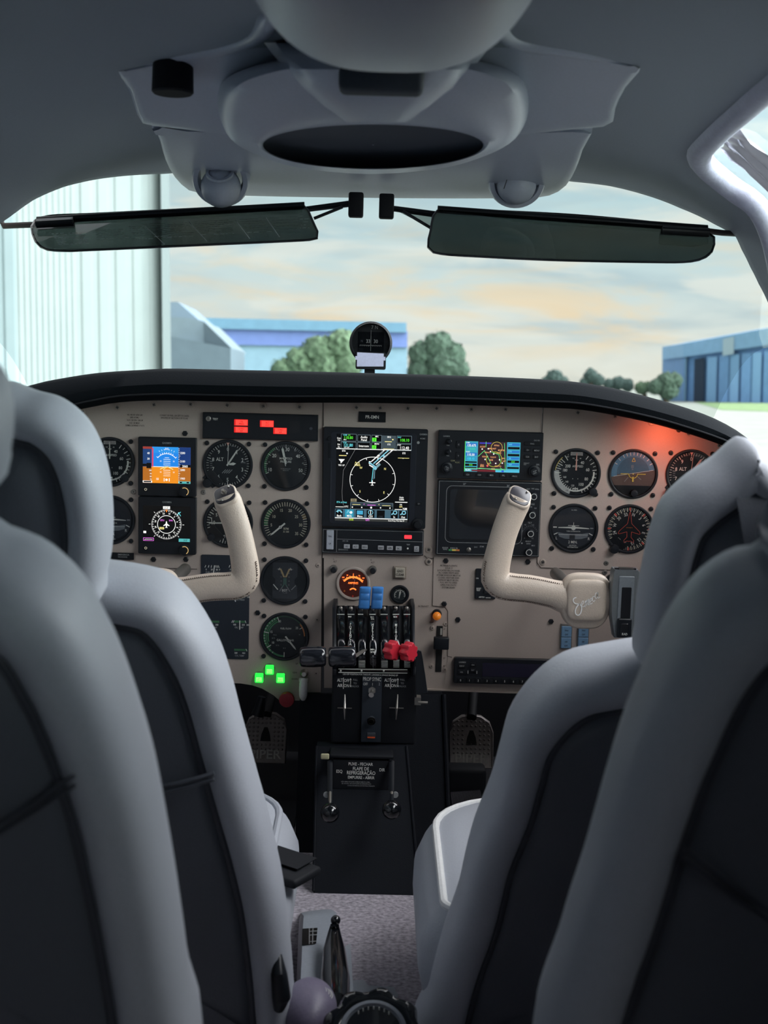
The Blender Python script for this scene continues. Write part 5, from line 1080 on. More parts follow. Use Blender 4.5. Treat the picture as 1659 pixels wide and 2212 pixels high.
x, z = q(735, 1106); mb.arc(x, z - 2, 3.5, 6.5, -60, 90, 13.4, lb); mb.poly([(x - 7, z + 1), (x - 2, z + 5), (x - 2, z - 2)], 13.4, lb); x, z = q(756.5, 1105.5); mb.line(x - 5, z - 3, x - 2, z + 4, 2, 13.4, lb); mb.line(x - 2, z + 4, x + 1, z - 3, 2, 13.4, lb); mb.disc(x + 4, z - 1, 3, 13.4, W_, 10)
R2(mb, 773, 1102, 786, 1110.5, 13.4, SCR((70, 170, 210), 1)); x, z = q(802.5, 1105.5); mb.arc(x, z, 4.2, 5.4, 0, 360, 13.4, lb, 20); mb.line(x, z - 5, x, z + 5, 1.4, 13.5, W_)
for xx in (853.5, 872.5): x, z = q(xx, 1105); mb.arc(x + 1.5, z + .5, 2.6, 4.6, 0, 360, 13.4, lb, 16); mb.line(x - 6, z - 4, x - 1, z - .5, 2.4, 13.4, lb)
T2(mb, 'ENR', 761.5, 1122, 4.2, SCR((200, 235, 50), 1)); T2(mb, 'GPS', 796, 1122, 4.2, MG_); T2(mb, 'Com Freq / Psh Nav SF', 858, 1122.3, 3.2, W_, sx=.95)
mb.build('screen', t, smooth=0)
mb = MB(S); T2(mb, 'GARMIN', 911, 934.5, 3.6, M_GRY, 12.3); mb.build('maker_lettering', t, smooth=0)
for s_, x, y in (('HOME', 909.5, 943.5), ('D>', 906, 1084)):
    mb = MB(S); a_ = q(x, y); mb.rrect(a_[0] - 6, a_[1] - 3.6, a_[0] + 6, a_[1] + 3.6, 1.2, 12, 13.6, M_BLK2, bev=.4); mb.text(s_, a_[0], a_[1], 3.2, 13.9, M_GRY); mb.build('key', t)
mb = MB(S); a_ = q(904, 1128); mb.lathe([(12.5, 12), (12.5, 20), (8.5, 21), (8, 28), (7, 29)], M_BLK2, a_[0], a_[1], 32); mb.build('control_knob', t)
mb = MB(S); a_ = q(711, 948); mb.lathe([(4.5, 12), (4.5, 15), (3.8, 16)], M_BLK2, a_[0], a_[1], 20); mb.build('volume_knob', t)
mb = MB(S); a_ = q(900.5, 952.5); mb.lathe([(3, 12), (3, 12.8), (1.5, 12.8)], M_GRY, a_[0], a_[1], 14); mb.build('light_sensor', t)
mb = MB(S); a_, b_ = q(708, 991), q(713, 957); mb.rrect(a_[0], a_[1], b_[0], b_[1], 2, 12, 12.8, M_BLK2); mb.build('card_door', t)
# autopilot
X0, Y0, X1, Y1 = 695.5, 1141, 915, 1196
t, w, h = unit('autopilot_controller', X0, Y0, X1, Y1, 'black autopilot controller with small grey keys and one red light', 'autopilot controller', 11, 1.5)
mb = MB(S); box2(mb, 698, 1144, 913, 1193, M_GRY, 11.2, .6); mb.line(*q(727.5, 1144), *q(727.5, 1193), .7, 11.2, M_GRY); mb.line(*q(728, 1164), *q(913, 1166), .7, 11.2, M_GRY); T2(mb, 'KFC 150', 746, 1168, 2.8, M_GRY, 11.2); T2(mb, 'BENDIX/KING', 742, 1187, 2.8, M_GRY, 11.2); T2(mb, 'TEST', 882, 1172.5, 3, M_GRY, 11.2); mb.build('lettering', t, smooth=0)
for s_, x, y in (('FD', 749.5, 1179.5), ('ALT', 768.5, 1179.7), ('HDG', 788, 1180), ('NAV', 823, 1180.5), ('APR', 842.5, 1180.7), ('BC', 861.5, 1181)):
    mb = MB(S); a_ = q(x, y); mb.rrect(a_[0] - 6.4, a_[1] - 4.4, a_[0] + 6.4, a_[1] + 4.4, 1, 11, 13.5, mat('key_grey', srgb(170, 172, 176), .45), bev=.5); mb.text(s_, a_[0], a_[1], 3.8, 13.8, M_INK); mb.build('key', t)
mb = MB(S); a_ = q(900, 1181.5); mb.rrect(a_[0] - 5.2, a_[1] - 6, a_[0] + 5.2, a_[1] + 6, 1, 11, 13.5, mat('key_grey', srgb(170, 172, 176), .45), bev=.5); mb.text('AP', a_[0], a_[1] + 2.4, 3.2, 13.8, M_INK); mb.text('ENG', a_[0], a_[1] - 2.4, 3.2, 13.8, M_INK); mb.build('key', t)
mb = MB(S); a_ = q(713, 1166); mb.rrect(a_[0] - 7.8, a_[1] - 21, a_[0] + 7.8, a_[1] + 21, 1.5, 11, 15, mat('rocker_grey', srgb(168, 172, 182), .4), bev=1); mb.text('DN', a_[0], a_[1] + 8, 3.6, 15.3, M_INK); mb.text('UP', a_[0], a_[1] - 8, 3.6, 15.3, M_INK); mb.build('trim_rocker', t)
mb = MB(S); a_ = q(881, 1155.8); mb.rrect(a_[0] - 8, a_[1] - 4, a_[0] + 8, a_[1] + 4, 1.5, 11, 12, SCR((255, 50, 60), 1.6), bev=.5); mb.build('red_light', t)
mb = MB(S); a_ = q(881, 1181); mb.lathe([(2, 11), (1.8, 13), (.5, 13.4)], M_WHT, a_[0], a_[1], 12); mb.build('test_button', t)
# GNS
X0, Y0, X1, Y1 = 946, 931, 1170, 1034
t, w, h = unit('map_navigator', X0, Y0, X1, Y1, 'wide black navigation radio with a colourful moving map screen', 'navigation radio', 13, 2)
mb = MB(S); R2(mb, 1003, 953, 1121.5, 1018.5, 13.2, SCR((50, 24, 34), .8)); cyb = SCR((40, 120, 200), 1)
R2(mb, 1003, 953, 1031, 1018, 13.4, SCR((60, 170, 190), 1)); R2(mb, 1093, 953, 1121.5, 1018, 13.4, SCR((60, 170, 190), 1))
for y0, y1, c_ in ((956, 963, cyb), (966, 972, SCR((60, 160, 190), 1)), (977, 984, cyb), (985.5, 994, SCR((50, 150, 190), 1)), (996, 999, BK_), (1001, 1006, BK_), (1008, 1011, BK_)): R2(mb, 1004.5, y0, 1029.5, y1, 13.6, c_)
for y0, y1, c_ in ((955, 961, cyb), (963, 968, BK_), (971, 976, cyb), (978, 983, BK_), (985, 990, cyb), (992, 997, BK_), (999, 1003, cyb), (1006, 1010, BK_)): R2(mb, 1095, y0, 1120, y1, 13.6, c_)
for s_, x, y, hh, c_ in (('COM', 1009, 956, 2.6, W_), ('135.675', 1017, 961.5, 5, W_), ('118.000', 1017, 969, 4.4, SCR((60, 220, 160), 1)), ('VLOC', 1010, 975.5, 2.8, W_), ('110.30', 1016, 981.5, 5, W_), ('108.10', 1016, 990, 5, SCR((60, 220, 240), 1)), ('ENR', 1017, 1003.5, 3.2, GR_), ('VLOC', 1011, 1014.5, 3.6, W_), ('WPT', 1100, 958, 3, CY_), ('DTK', 1100, 973, 3, CY_), ('GS', 1100, 987.5, 3, CY_), ('0.0', 1107, 994.6, 4.6, GR_), ('VNP', 1101, 1001, 3, CY_)): T2(mb, s_, x, y, hh, c_, 14)
for s_, x, y in (('KPO61', 1071, 960.5), ('GCZST', 1041, 964), ('IMRUNST', 1062, 967.5), ('MOSTEB', 1081, 970.5), ('WRACT', 1052, 976), ('AICLE', 1076, 976.5), ('KSGCO', 1047, 985), ('TCO19', 1064, 986), ('NDB', 1060, 992), ('SPO', 1086, 988), ('KPT', 1088, 994), ('GIAVTO', 1075, 1005), ('SDLI', 1041, 1003), ('RNN', 1041, 1006), ('CST', 1055, 1000), ('SCO', 1065, 1011)): T2(mb, s_, x, y, 3.2, SCR((255, 180, 120), 1), 14)
R2(mb, 1034, 955, 1059, 957.5, 13.8, SCR((60, 60, 200), 1)); x, z = q(1071, 965); mb.arc(x, z, 11.5, 12.3, 0, 360, 13.8, SCR((220, 200, 90), 1)); x, z = q(1066, 990); mb.arc(x, z, 16, 16.8, 0, 290, 13.8, SCR((200, 220, 60), 1)); g3 = SCR((90, 230, 130), 1)
for a_ in ((1032, 985, 1045, 972), (1045, 972, 1060, 1000), (1048, 953, 1048, 965), (1087, 955, 1091, 1010), (1060, 975, 1076, 980), (1076, 980, 1080, 996), (1034, 1010, 1091, 1014), (1080, 1008, 1089, 1016)): mb.line(*q(a_[0], a_[1]), *q(a_[2], a_[3]), 1, 13.9, g3)
for x, y in ((1053, 968), (1058, 974), (1065, 979), (1047, 991), (1070, 999), (1078, 991), (1084, 998), (1040, 969)): mb.disc(*q(x, y), 1.6, 14, W_, 8)
mb.disc(*q(1052.5, 1004.5), 2.4, 14, SCR((230, 90, 90), 1), 8); R2(mb, 1019, 1013.5, 1070, 1017, 13.9, SCR((120, 30, 40), .9)); R2(mb, 1070, 1012.5, 1121, 1018, 13.8, SCR((80, 190, 220), 1)); R2(mb, 1083, 1013.5, 1088, 1017.5, 14, SCR((40, 80, 220), 1)); R2(mb, 1003, 953, 1004, 1018, 14, GR_); R2(mb, 1003, 1010.6, 1094, 1011.6, 14, SCR((130, 230, 160), 1))
mb.build('screen', t, smooth=0)
mb = MB(S); T2(mb, 'GARMIN', 963, 943.5, 3.2, M_GRY, 13.2); T2(mb, 'GNS 430', 1156, 947.5, 2.8, M_GRY, 13.2); T2(mb, 'COM', 978, 995.5, 3.2, mat('olive_print', srgb(150, 146, 110), .6), 13.2); T2(mb, 'VLOC', 988, 999, 3.2, mat('olive_print', (0, 0, 0)), 13.2); T2(mb, 'DEFAULT', 1136, 997, 2.4, M_GRY, 13.2); T2(mb, 'NAV', 1133, 1000, 2.4, M_GRY, 13.2); T2(mb, 'GPS', 1160, 999.5, 3.4, M_GRY, 13.2); T2(mb, 'PWR', 967, 963, 2.6, M_GRY, 14.4); T2(mb, 'VOL', 967, 985, 2.6, M_GRY, 13.2)
mb.build('lettering', t, smooth=0)
for (x0, y0, x1, y1, s_) in ((1129, 951, 1164, 958.5, 'RNG'), (1130, 965, 1145, 972, 'D>'), (1149, 965, 1164, 973, 'MENU'), (1130, 979, 1145, 987, 'CLR'), (1149, 979, 1164, 987, 'ENT'), (1003, 1021, 1019, 1028, 'CDI'), (1028, 1021, 1044, 1028, 'OBS'), (1053, 1021, 1071, 1028, 'MSG'), (1079, 1021, 1096, 1028, 'FPL'), (1103, 1022, 1121, 1029, 'PROC'), (984, 953, 995, 968, 'C'), (984, 977, 995, 992, 'V')):
    mb = MB(S); a_, b_ = q(x0, y1), q(x1, y0); mb.rrect(a_[0], a_[1], b_[0], b_[1], 1.5, 13, 15, M_BLK2, bev=.5); mb.text(s_, (a_[0] + b_[0]) / 2, (a_[1] + b_[1]) / 2, 3.4, 15.3, M_GRY); mb.build('key', t)
for x, y, r0, s_ in ((966, 1011, 12, 'PUSH C/V'), (1153, 1014, 13, 'PUSH CRSR'), (969, 954, 5.5, ''), (968, 976.5, 5.5, '')):
    mb = MB(S); a_ = q(x, y); mb.lathe([(r0, 13), (r0, 19), (r0 * .72, 20), (r0 * .7, 26), (r0 * .6, 27)], M_BLK, a_[0], a_[1], 32)
    if s_: 
        w1, w2 = s_.split(); mb.text(w1, a_[0], a_[1] + 2, 2.8, 27.3, M_GRY, rot=-25 if r0 < 13 else 25); mb.text(w2, a_[0], a_[1] - 2.4, 2.8, 27.3, M_GRY, rot=-25 if r0 < 13 else 25)
    mb.build('control_knob', t)
# radar indicator
X0, Y0, X1, Y1 = 942.5, 1037, 1166, 1200
t, w, h = unit('weather_radar', X0, Y0, X1, Y1, 'black weather radar box with a blank dark screen behind the right yoke grip', 'radar display', 12, 2)
mb = MB(S); box2(mb, 946, 1039.5, 1164, 1197, M_GRY, 12.2, .6); a_, b_ = q(962, 1172), q(1127, 1049)
L_ = []
for (cx_, cz_, s0) in ((b_[0] - 12, b_[1] - 12, 0), (a_[0] + 12, b_[1] - 12, 90), (a_[0] + 12, a_[1] + 12, 180), (b_[0] - 12, a_[1] + 12, 270)):
    for j in range(7): L_.append((cx_ + 12 * math.cos(R(s0 + 15 * j)), cz_ + 12 * math.sin(R(s0 + 15 * j))))
mb.pline(L_, .8, 12.3, M_GRY, True)
for s_, x, y, hh in (('20°', 1000, 1044.5, 4), ('20°', 1094, 1046, 4), ('TEST', 1137, 1052, 3), ('WX', 1147, 1051, 3), ('WXA', 1156, 1052, 3), ('SBY', 1131.5, 1060, 3), ('OFF', 1131, 1069, 3), ('RANGE', 1145, 1084.5, 3.6), ('80', 1145, 1090.5, 3.4), ('160', 1154, 1093, 3), ('40', 1137, 1092, 3), ('TILT', 1143.5, 1125, 3.6), ('+6', 1133.5, 1129.5, 3), ('+12', 1150, 1129.5, 3), ('0', 1127.5, 1144.5, 3), ('-6', 1133, 1158.5, 3), ('-12', 1150, 1158.5, 3), ('BRIGHT', 1142, 1165.5, 3), ('GAIN', 1142, 1170.5, 3), ('MAX', 1153, 1174.5, 3), ('BENDIX', 963, 1184, 3), ('KING', 963, 1187.5, 3.2), ('KWX 56', 982, 1184.5, 3.6), ('DAY', 1029, 1181, 3), ('STAB', 1042, 1179.5, 3.2)): T2(mb, s_, x, y, hh, M_GRY, 12.4)
for x0, x1, c_ in ((970.5, 978, M_GRN), (978, 986, M_YEL), (986, 994, M_ORG)): R2(mb, x0, 1187, x1, 1190.5, 12.4, c_)
x, z = q(1144.5, 1148); mb.ticks(x, z, 15, 17, [-70 + i * 14 for i in range(11)], .6, 12.4, M_GRY); mb.disc(*q(1128, 1170), 1.8, 12.5, M_GRY, 10); mb.build('lettering', t, smooth=0)
mb = MB(S); a_, b_ = q(966, 1168), q(1123, 1052); mb.rrect(a_[0], a_[1], b_[0], b_[1], 10, 11, 12.3, M_BLK2, bev=.2); a_, b_ = q(970, 1164), q(1119, 1056); mb.rrect(a_[0], a_[1], b_[0], b_[1], 8, 12, 12.6, mat('dead_screen', srgb(16, 22, 28), .12, coat=.5)); mb.build('blank_screen', t)
for x, y in ((1148.5, 1067), (1147, 1107), (1145, 1147.5), (1143, 1188)):
    mb = MB(S); a_ = q(x, y); mb.lathe([(8.5, 12), (8, 20), (6.8, 20.5), (6.2, 24), (5.5, 24.5)], M_BLK, a_[0], a_[1], 28); mb.arc(a_[0], a_[1], 5.6, 6.5, 0, 360, 24.7, M_WHT, 28); mb.build('control_knob', t)
mb = MB(S); a_ = q(1014, 1187); mb.lathe([(5, 12), (5, 14), (3, 15), (2, 18)], M_STL, a_[0], a_[1], 10); mb.build('toggle_switch', t)
# transponder
X0, Y0, X1, Y1 = 978, 1419, 1200, 1476
t, w, h = unit('transponder', X0, Y0, X1, Y1, 'low black transponder with number keys 0 to 4 and dark window', 'transponder', 12, 3)
mb = MB(S); a_, b_ = q(1040, 1459), q(1190, 1429); mb.rrect(a_[0], a_[1], b_[0], b_[1], 1.5, 12, 12.5, mat('transponder_window', srgb(34, 32, 52), .2)); mb.build('display_window', t)
mb = MB(S); T2(mb, 'GARMIN', 995.5, 1428.5, 3.4, M_GRY, 12.3); R2(mb, 984, 1461, 1190, 1461.8, 12.3, M_PIPE); mb.build('maker_lettering', t, smooth=0)
for x, y, s_, ww in ([(995, 1436.5, 'IDENT', 7.5), (994.5, 1450.5, 'VFR', 7.5), (1019, 1433.5, 'ON', 6), (1019, 1445, 'ALT', 6), (1008.5, 1450, '', 3), (1028, 1450, '', 3)] + [(993 + 19.3 * i, 1468.5, str(i), 6.5) for i in range(9)]):
    mb = MB(S); a_ = q(x, y); mb.rrect(a_[0] - ww, a_[1] - 4.6, a_[0] + ww, a_[1] + 4.6, 1.6, 12, 14, M_BLK2, bev=.5)
    if s_: mb.text(s_, a_[0], a_[1], 3.2 if len(s_) > 1 else 4.6, 14.3, M_WHT if len(s_) == 1 else M_GRY)
    else: mb.rect(a_[0] - 1, a_[1] - 3.4, a_[0] + 1, a_[1] + 3.4, 14.3, M_GRY)
    mb.build('key', t)
# remote box behind yoke
t, w, h = unit('remote_switch_box', 1026, 1227, 1071, 1294, 'small black remote switch box partly behind the right yoke grip', 'switch box', 5, 3)
mb = MB(S); q = lambda px, py: Lc(px, py, 1026, 1227, 1071, 1294)
for s_, x, y, hh in (('ON', 1030, 1248, 3), ('RESET', 1034, 1270.5, 3.2), ('TEST', 1033, 1274.5, 3.2), ('ARTEX', 1041, 1289.3, 3.4), ('remote', 1055, 1290, 3)): T2(mb, s_, x, y, hh, M_WHT, 5.3)
mb.build('lettering', t, smooth=0); mb = MB(S); a_ = q(1054, 1276); mb.rrect(a_[0] - 9, a_[1] - 5, a_[0] + 9, a_[1] + 5, 1, 5, 8, M_GLB, bev=.6); mb.build('rocker_switch', t)
# ground clear button
t, w, h = unit('push_button', 849.5, 1222, 878, 1250, 'square tan push button lettered GND CLEAR', 'button', 3, 1, mat('button_frame_tan', srgb(140, 128, 116), .5))
mb = MB(S); mb.rrect(-10.5, -10.5, 10.5, 11, 1.2, 3, 8, mat('button_cap_tan', srgb(172, 164, 150), .45), bev=1); mb.build('button_cap', t); mb = MB(S); mb.text('GND', 0, 4.2, 5, 8.4, M_INK); mb.text('CLEAR', 0, -3.6, 5, 8.4, M_INK); mb.build('lettering', t, smooth=0)
for x, y, l_ in ((721, 1227.6, 'black dimmable indicator lamp under the L. ALT marking'), (805.3, 1229.4, 'black dimmable indicator lamp under the R. ALT marking')):
    t = item('indicator_lamp', x, y, l_, 'indicator lamp', 2 * S); mb = MB(S); mb.lathe([(8.5, 0), (8.5, 5), (8, 6), (6.5, 6)], M_STL, 0, 0, 24); mb.build('collar', t); mb = MB(S); mb.lathe([(6.6, 5.5), (6.2, 13), (5, 14.5), (.1, 15)], M_BLK, 0, -2, 24, cap=False); mb.build('lens_cap', t)
t = item('indicator_lamp', 943.4, 1328, 'round amber transit lamp above the flap lever slot', 'indicator lamp', 2 * S); mb = MB(S); mb.lathe([(10.5, 0), (10.5, 6), (9, 8)], M_BLK, 0, 3, 28); mb.build('collar', t); mb = MB(S); mb.sphere((0, -9, -.5), 9.3, mat('amber_lens', srgb(225, 140, 55), .3, emit=srgb(220, 110, 20), estr=.25), 28, 18, sc=(1, 1.1, 1)); mb.build('amber_lens', t, smooth=80)
# green gear lights
M_GL = emat('lit_green', srgb(40, 230, 70), 1.5); M_GL2 = emat('lit_green_bright', srgb(130, 255, 110), 2.0)
for x, y, a_, b_, l_ in ((583, 1445, 'NOSE', 'GEAR', 'green lit NOSE gear lamp, topmost of the three'), (560.3, 1462.5, 'LEFT', 'GEAR', 'green lit LEFT gear lamp, nearest the seat'), (606.5, 1463, 'RIGHT', 'GEAR', 'green lit RIGHT gear lamp, nearest the gear handle')):
    t = item('gear_light', x, y, l_, 'indicator light', 2 * S, 'green landing gear lights'); mb = MB(S); mb.lathe([(11.5, 0), (11, 1.5), (9, 2)], M_STL, 0, 1.5, 24); mb.build('collar', t)
    mb = MB(S); mb.rrect(-9.2, -10.2, 9.2, 10.2, 2.5, 1, 10, M_GL, bev=1.2); mb.rect(-6, -7.5, 6, 2.5, 10.3, M_GL2); mb.text(a_, 0, -.8, 3.6, 10.8, mat('caption_green', srgb(10, 90, 30), .6)); mb.text(b_, 0, -5.2, 3.6, 10.8, mat('caption_green', srgb(10, 90, 30), .6)); mb.build('lit_cap', t)
# gear handle
t = item('landing_gear_lever', 657, 1456, 'white landing gear lever hanging from a chrome collar', 'lever', 2 * S)
mb = MB(S); mb.lathe([(9, 0), (9, 3), (7.5, 5), (6.5, 12), (5, 14)], M_CHR, 0, 3, 28); mb.build('collar', t)
mb = MB(S); mb.box((0, -14, -9), (20, 14, 6), M_WHT, bev=1.5); mb.tube([(0, -16, -8), (0, -22, -14), (0, -25, -28), (0, -25, -42), (0, -22, -50)], [7, 9, 9.5, 9, 6], mat('ivory_plastic', srgb(244, 244, 238), .35), n=20); mb.build('handle', t, smooth=70)
t = item('pull_knob', 620.5, 1507, 'round dark red push knob at the lower edge of the left panel', 'knob', 0); mb = MB(S); mb.lathe([(9, 0), (9, 10)], M_STL, 0, 0, 24); mb.build('shaft', t); mb = MB(S); mb.lathe([(15, 10), (16.8, 12), (16.8, 20), (15.5, 22), (8, 23), (.1, 23)], mat('red_plastic', srgb(158, 32, 44), .35), 0, 0, 40, cap=False); mb.build('knob_cap', t); mb = MB(S); mb.rrect(-14, -4, 14, 16, 4, 0, 1, M_TAN); mb.build('guard_plate', t)
# flap lever
t = item('flap_lever', 948.5, 1401, 'black flap lever standing in its vertical slot', 'lever', 1.4 * S)
mb = MB(S); mb.rrect(-6.8, -52, 6.6, 51, 1, 0, .4, mat('slot_black', srgb(8, 9, 11), .8)); mb.rect(1.2, 31, 5.5, 46, .8, mat('pale_marker', srgb(160, 156, 148), .6)); mb.build('slot', t)
mb = MB(S); mb.box((0, -8, 17), (8, 16, 10), M_BLK); mb.box((3, -22, 18), (33, 16, 27), M_BLK, bev=2.5); mb.build('handle', t)
# rocker switches under the right yoke hub
for x, l_ in ((1222.5, 'left one of two blue rocker switch columns below the yoke hub'), (1259, 'right one of two blue rocker switch columns below the yoke hub')):
    t = item('rocker_switch', x, 1372, l_, 'switch', 1.5 * S); mb = MB(S); mb.rrect(-13, -30, 13, 26, 1, 0, 2.5, M_STL, bev=.5); mb.build('frame', t)
    for k in range(2):
        mb = MB(S); z0 = -2 + (1 - k) * 25 - 26; mb.rrect(-11, z0, 11, z0 + 24, 1.5, 2.5, 6, mat('blue_rocker', srgb(110, 146, 176), .4), bev=1); mb.text('FAN' if k == 0 else 'AIR', 0, z0 + 15, 3.4, 6.4, M_INK); mb.text('OFF', 0, z0 + 6, 3.4, 6.4, M_INK); mb.build('rocker', t)
# silver side control housing
S_PANEL = S; S = 1.93 / F
t = thing('control_housing', 'tall silver grey control housing with a dark slot, clipped on the right yoke arm', 'control unit', atY(1350, 1299, 1.925), PM)
gm_ = mat('grey_metal_paint', srgb(120, 124, 126), .4, metal=.3)
mb = MB(S); mb.loft([[(x * k1 - z * .05, -lev, z) for x, z in ((-26, -78), (26, -78), (30, -40), (31, 40), (31, 66), (27, 72), (-25, 72), (-28, 66), (-33, 20), (-33, -30))] for k1, lev in ((1, -22), (1, 10), (.93, 14))], gm_, cap_end=True)
mb.build('housing', t)
mb = MB(S)
for k in range(16): mb.box((-15 + k * 2 - 3, -8, 75), (1, 10, 5), M_CHR)
mb.box((-4, -6, 73), (46, 10, 4), M_BLK); mb.build('knurled_wheel', t)
mb = MB(S); mb.rrect(-17 - 1, -60, 17 - 1, 58, 3, 14, 16, mat('grey_metal_light', srgb(140, 146, 150), .35, metal=.3), bev=1); mb.rrect(-11, -58, 10, 34, 2, 16, 16.6, M_GLB); mb.build('slot', t)
mb = MB(S); mb.rrect(-18, -76, 13, -34, 4, 16, 24, M_BLK, bev=2); mb.rrect(-11, -70, 6, -44, 3, 24, 26, M_GLB, bev=1); mb.text('RAD', -2, -67, 5, 26.4, M_WHT); mb.build('slider', t)
S = S_PANEL
t = item('dial_knob', 1322, 1256, 'black round knob half hidden behind the silver control housing', 'knob', 2 * S); mb = MB(S); mb.lathe([(17, 0), (17, 9), (15, 11)], M_BLK, 0, 0, 32); mb.text('F', -3, 0, 8, 11.3, M_WHT); mb.build('knob_cap', t)
# placard flap at lower left
t = item('approach_placard', 264, 1200, 'small black lettered card clipped low on the left of the panel', 'placard', 3 * S); mb = MB(S); mb.rrect(-28, -8, 26, 7, 1, 0, 3, M_BLK2); mb.build('card', t); mb = MB(S); mb.text('EMERGENCIA', 4, 3, 3.4, 3.3, M_GRY); mb.text('VELOCIDADES', 2, -2, 2.6, 3.3, M_GRY); mb.build('lettering', t, smooth=0)
# red lamp under the glareshield, glowing onto the right panel
t = item('glareshield_lamp', 1455, 932, 'tiny red lamp tucked under the right end of the glareshield', 'lamp', 45 * S)
mb = MB(S); mb.lathe([(4, 0), (4, 8), (3, 9)], M_BLK2, 0, 6, 16); mb.build('lamp_body', t)
ld = bpy.data.lights.new('red_lamp', 'SPOT'); ld.energy = 0.35; ld.color = (1.0, 0.16, 0.07); ld.shadow_soft_size = 0.012; ld.spot_size = R(150); ld.spot_blend = 1.0
lo = bpy.data.objects.new('red_lamp', ld); C.objects.link(lo); lo.parent = t; lo.location = (-0.02, -0.03, 0.0); lo.rotation_euler = (R(60), 0, 0)
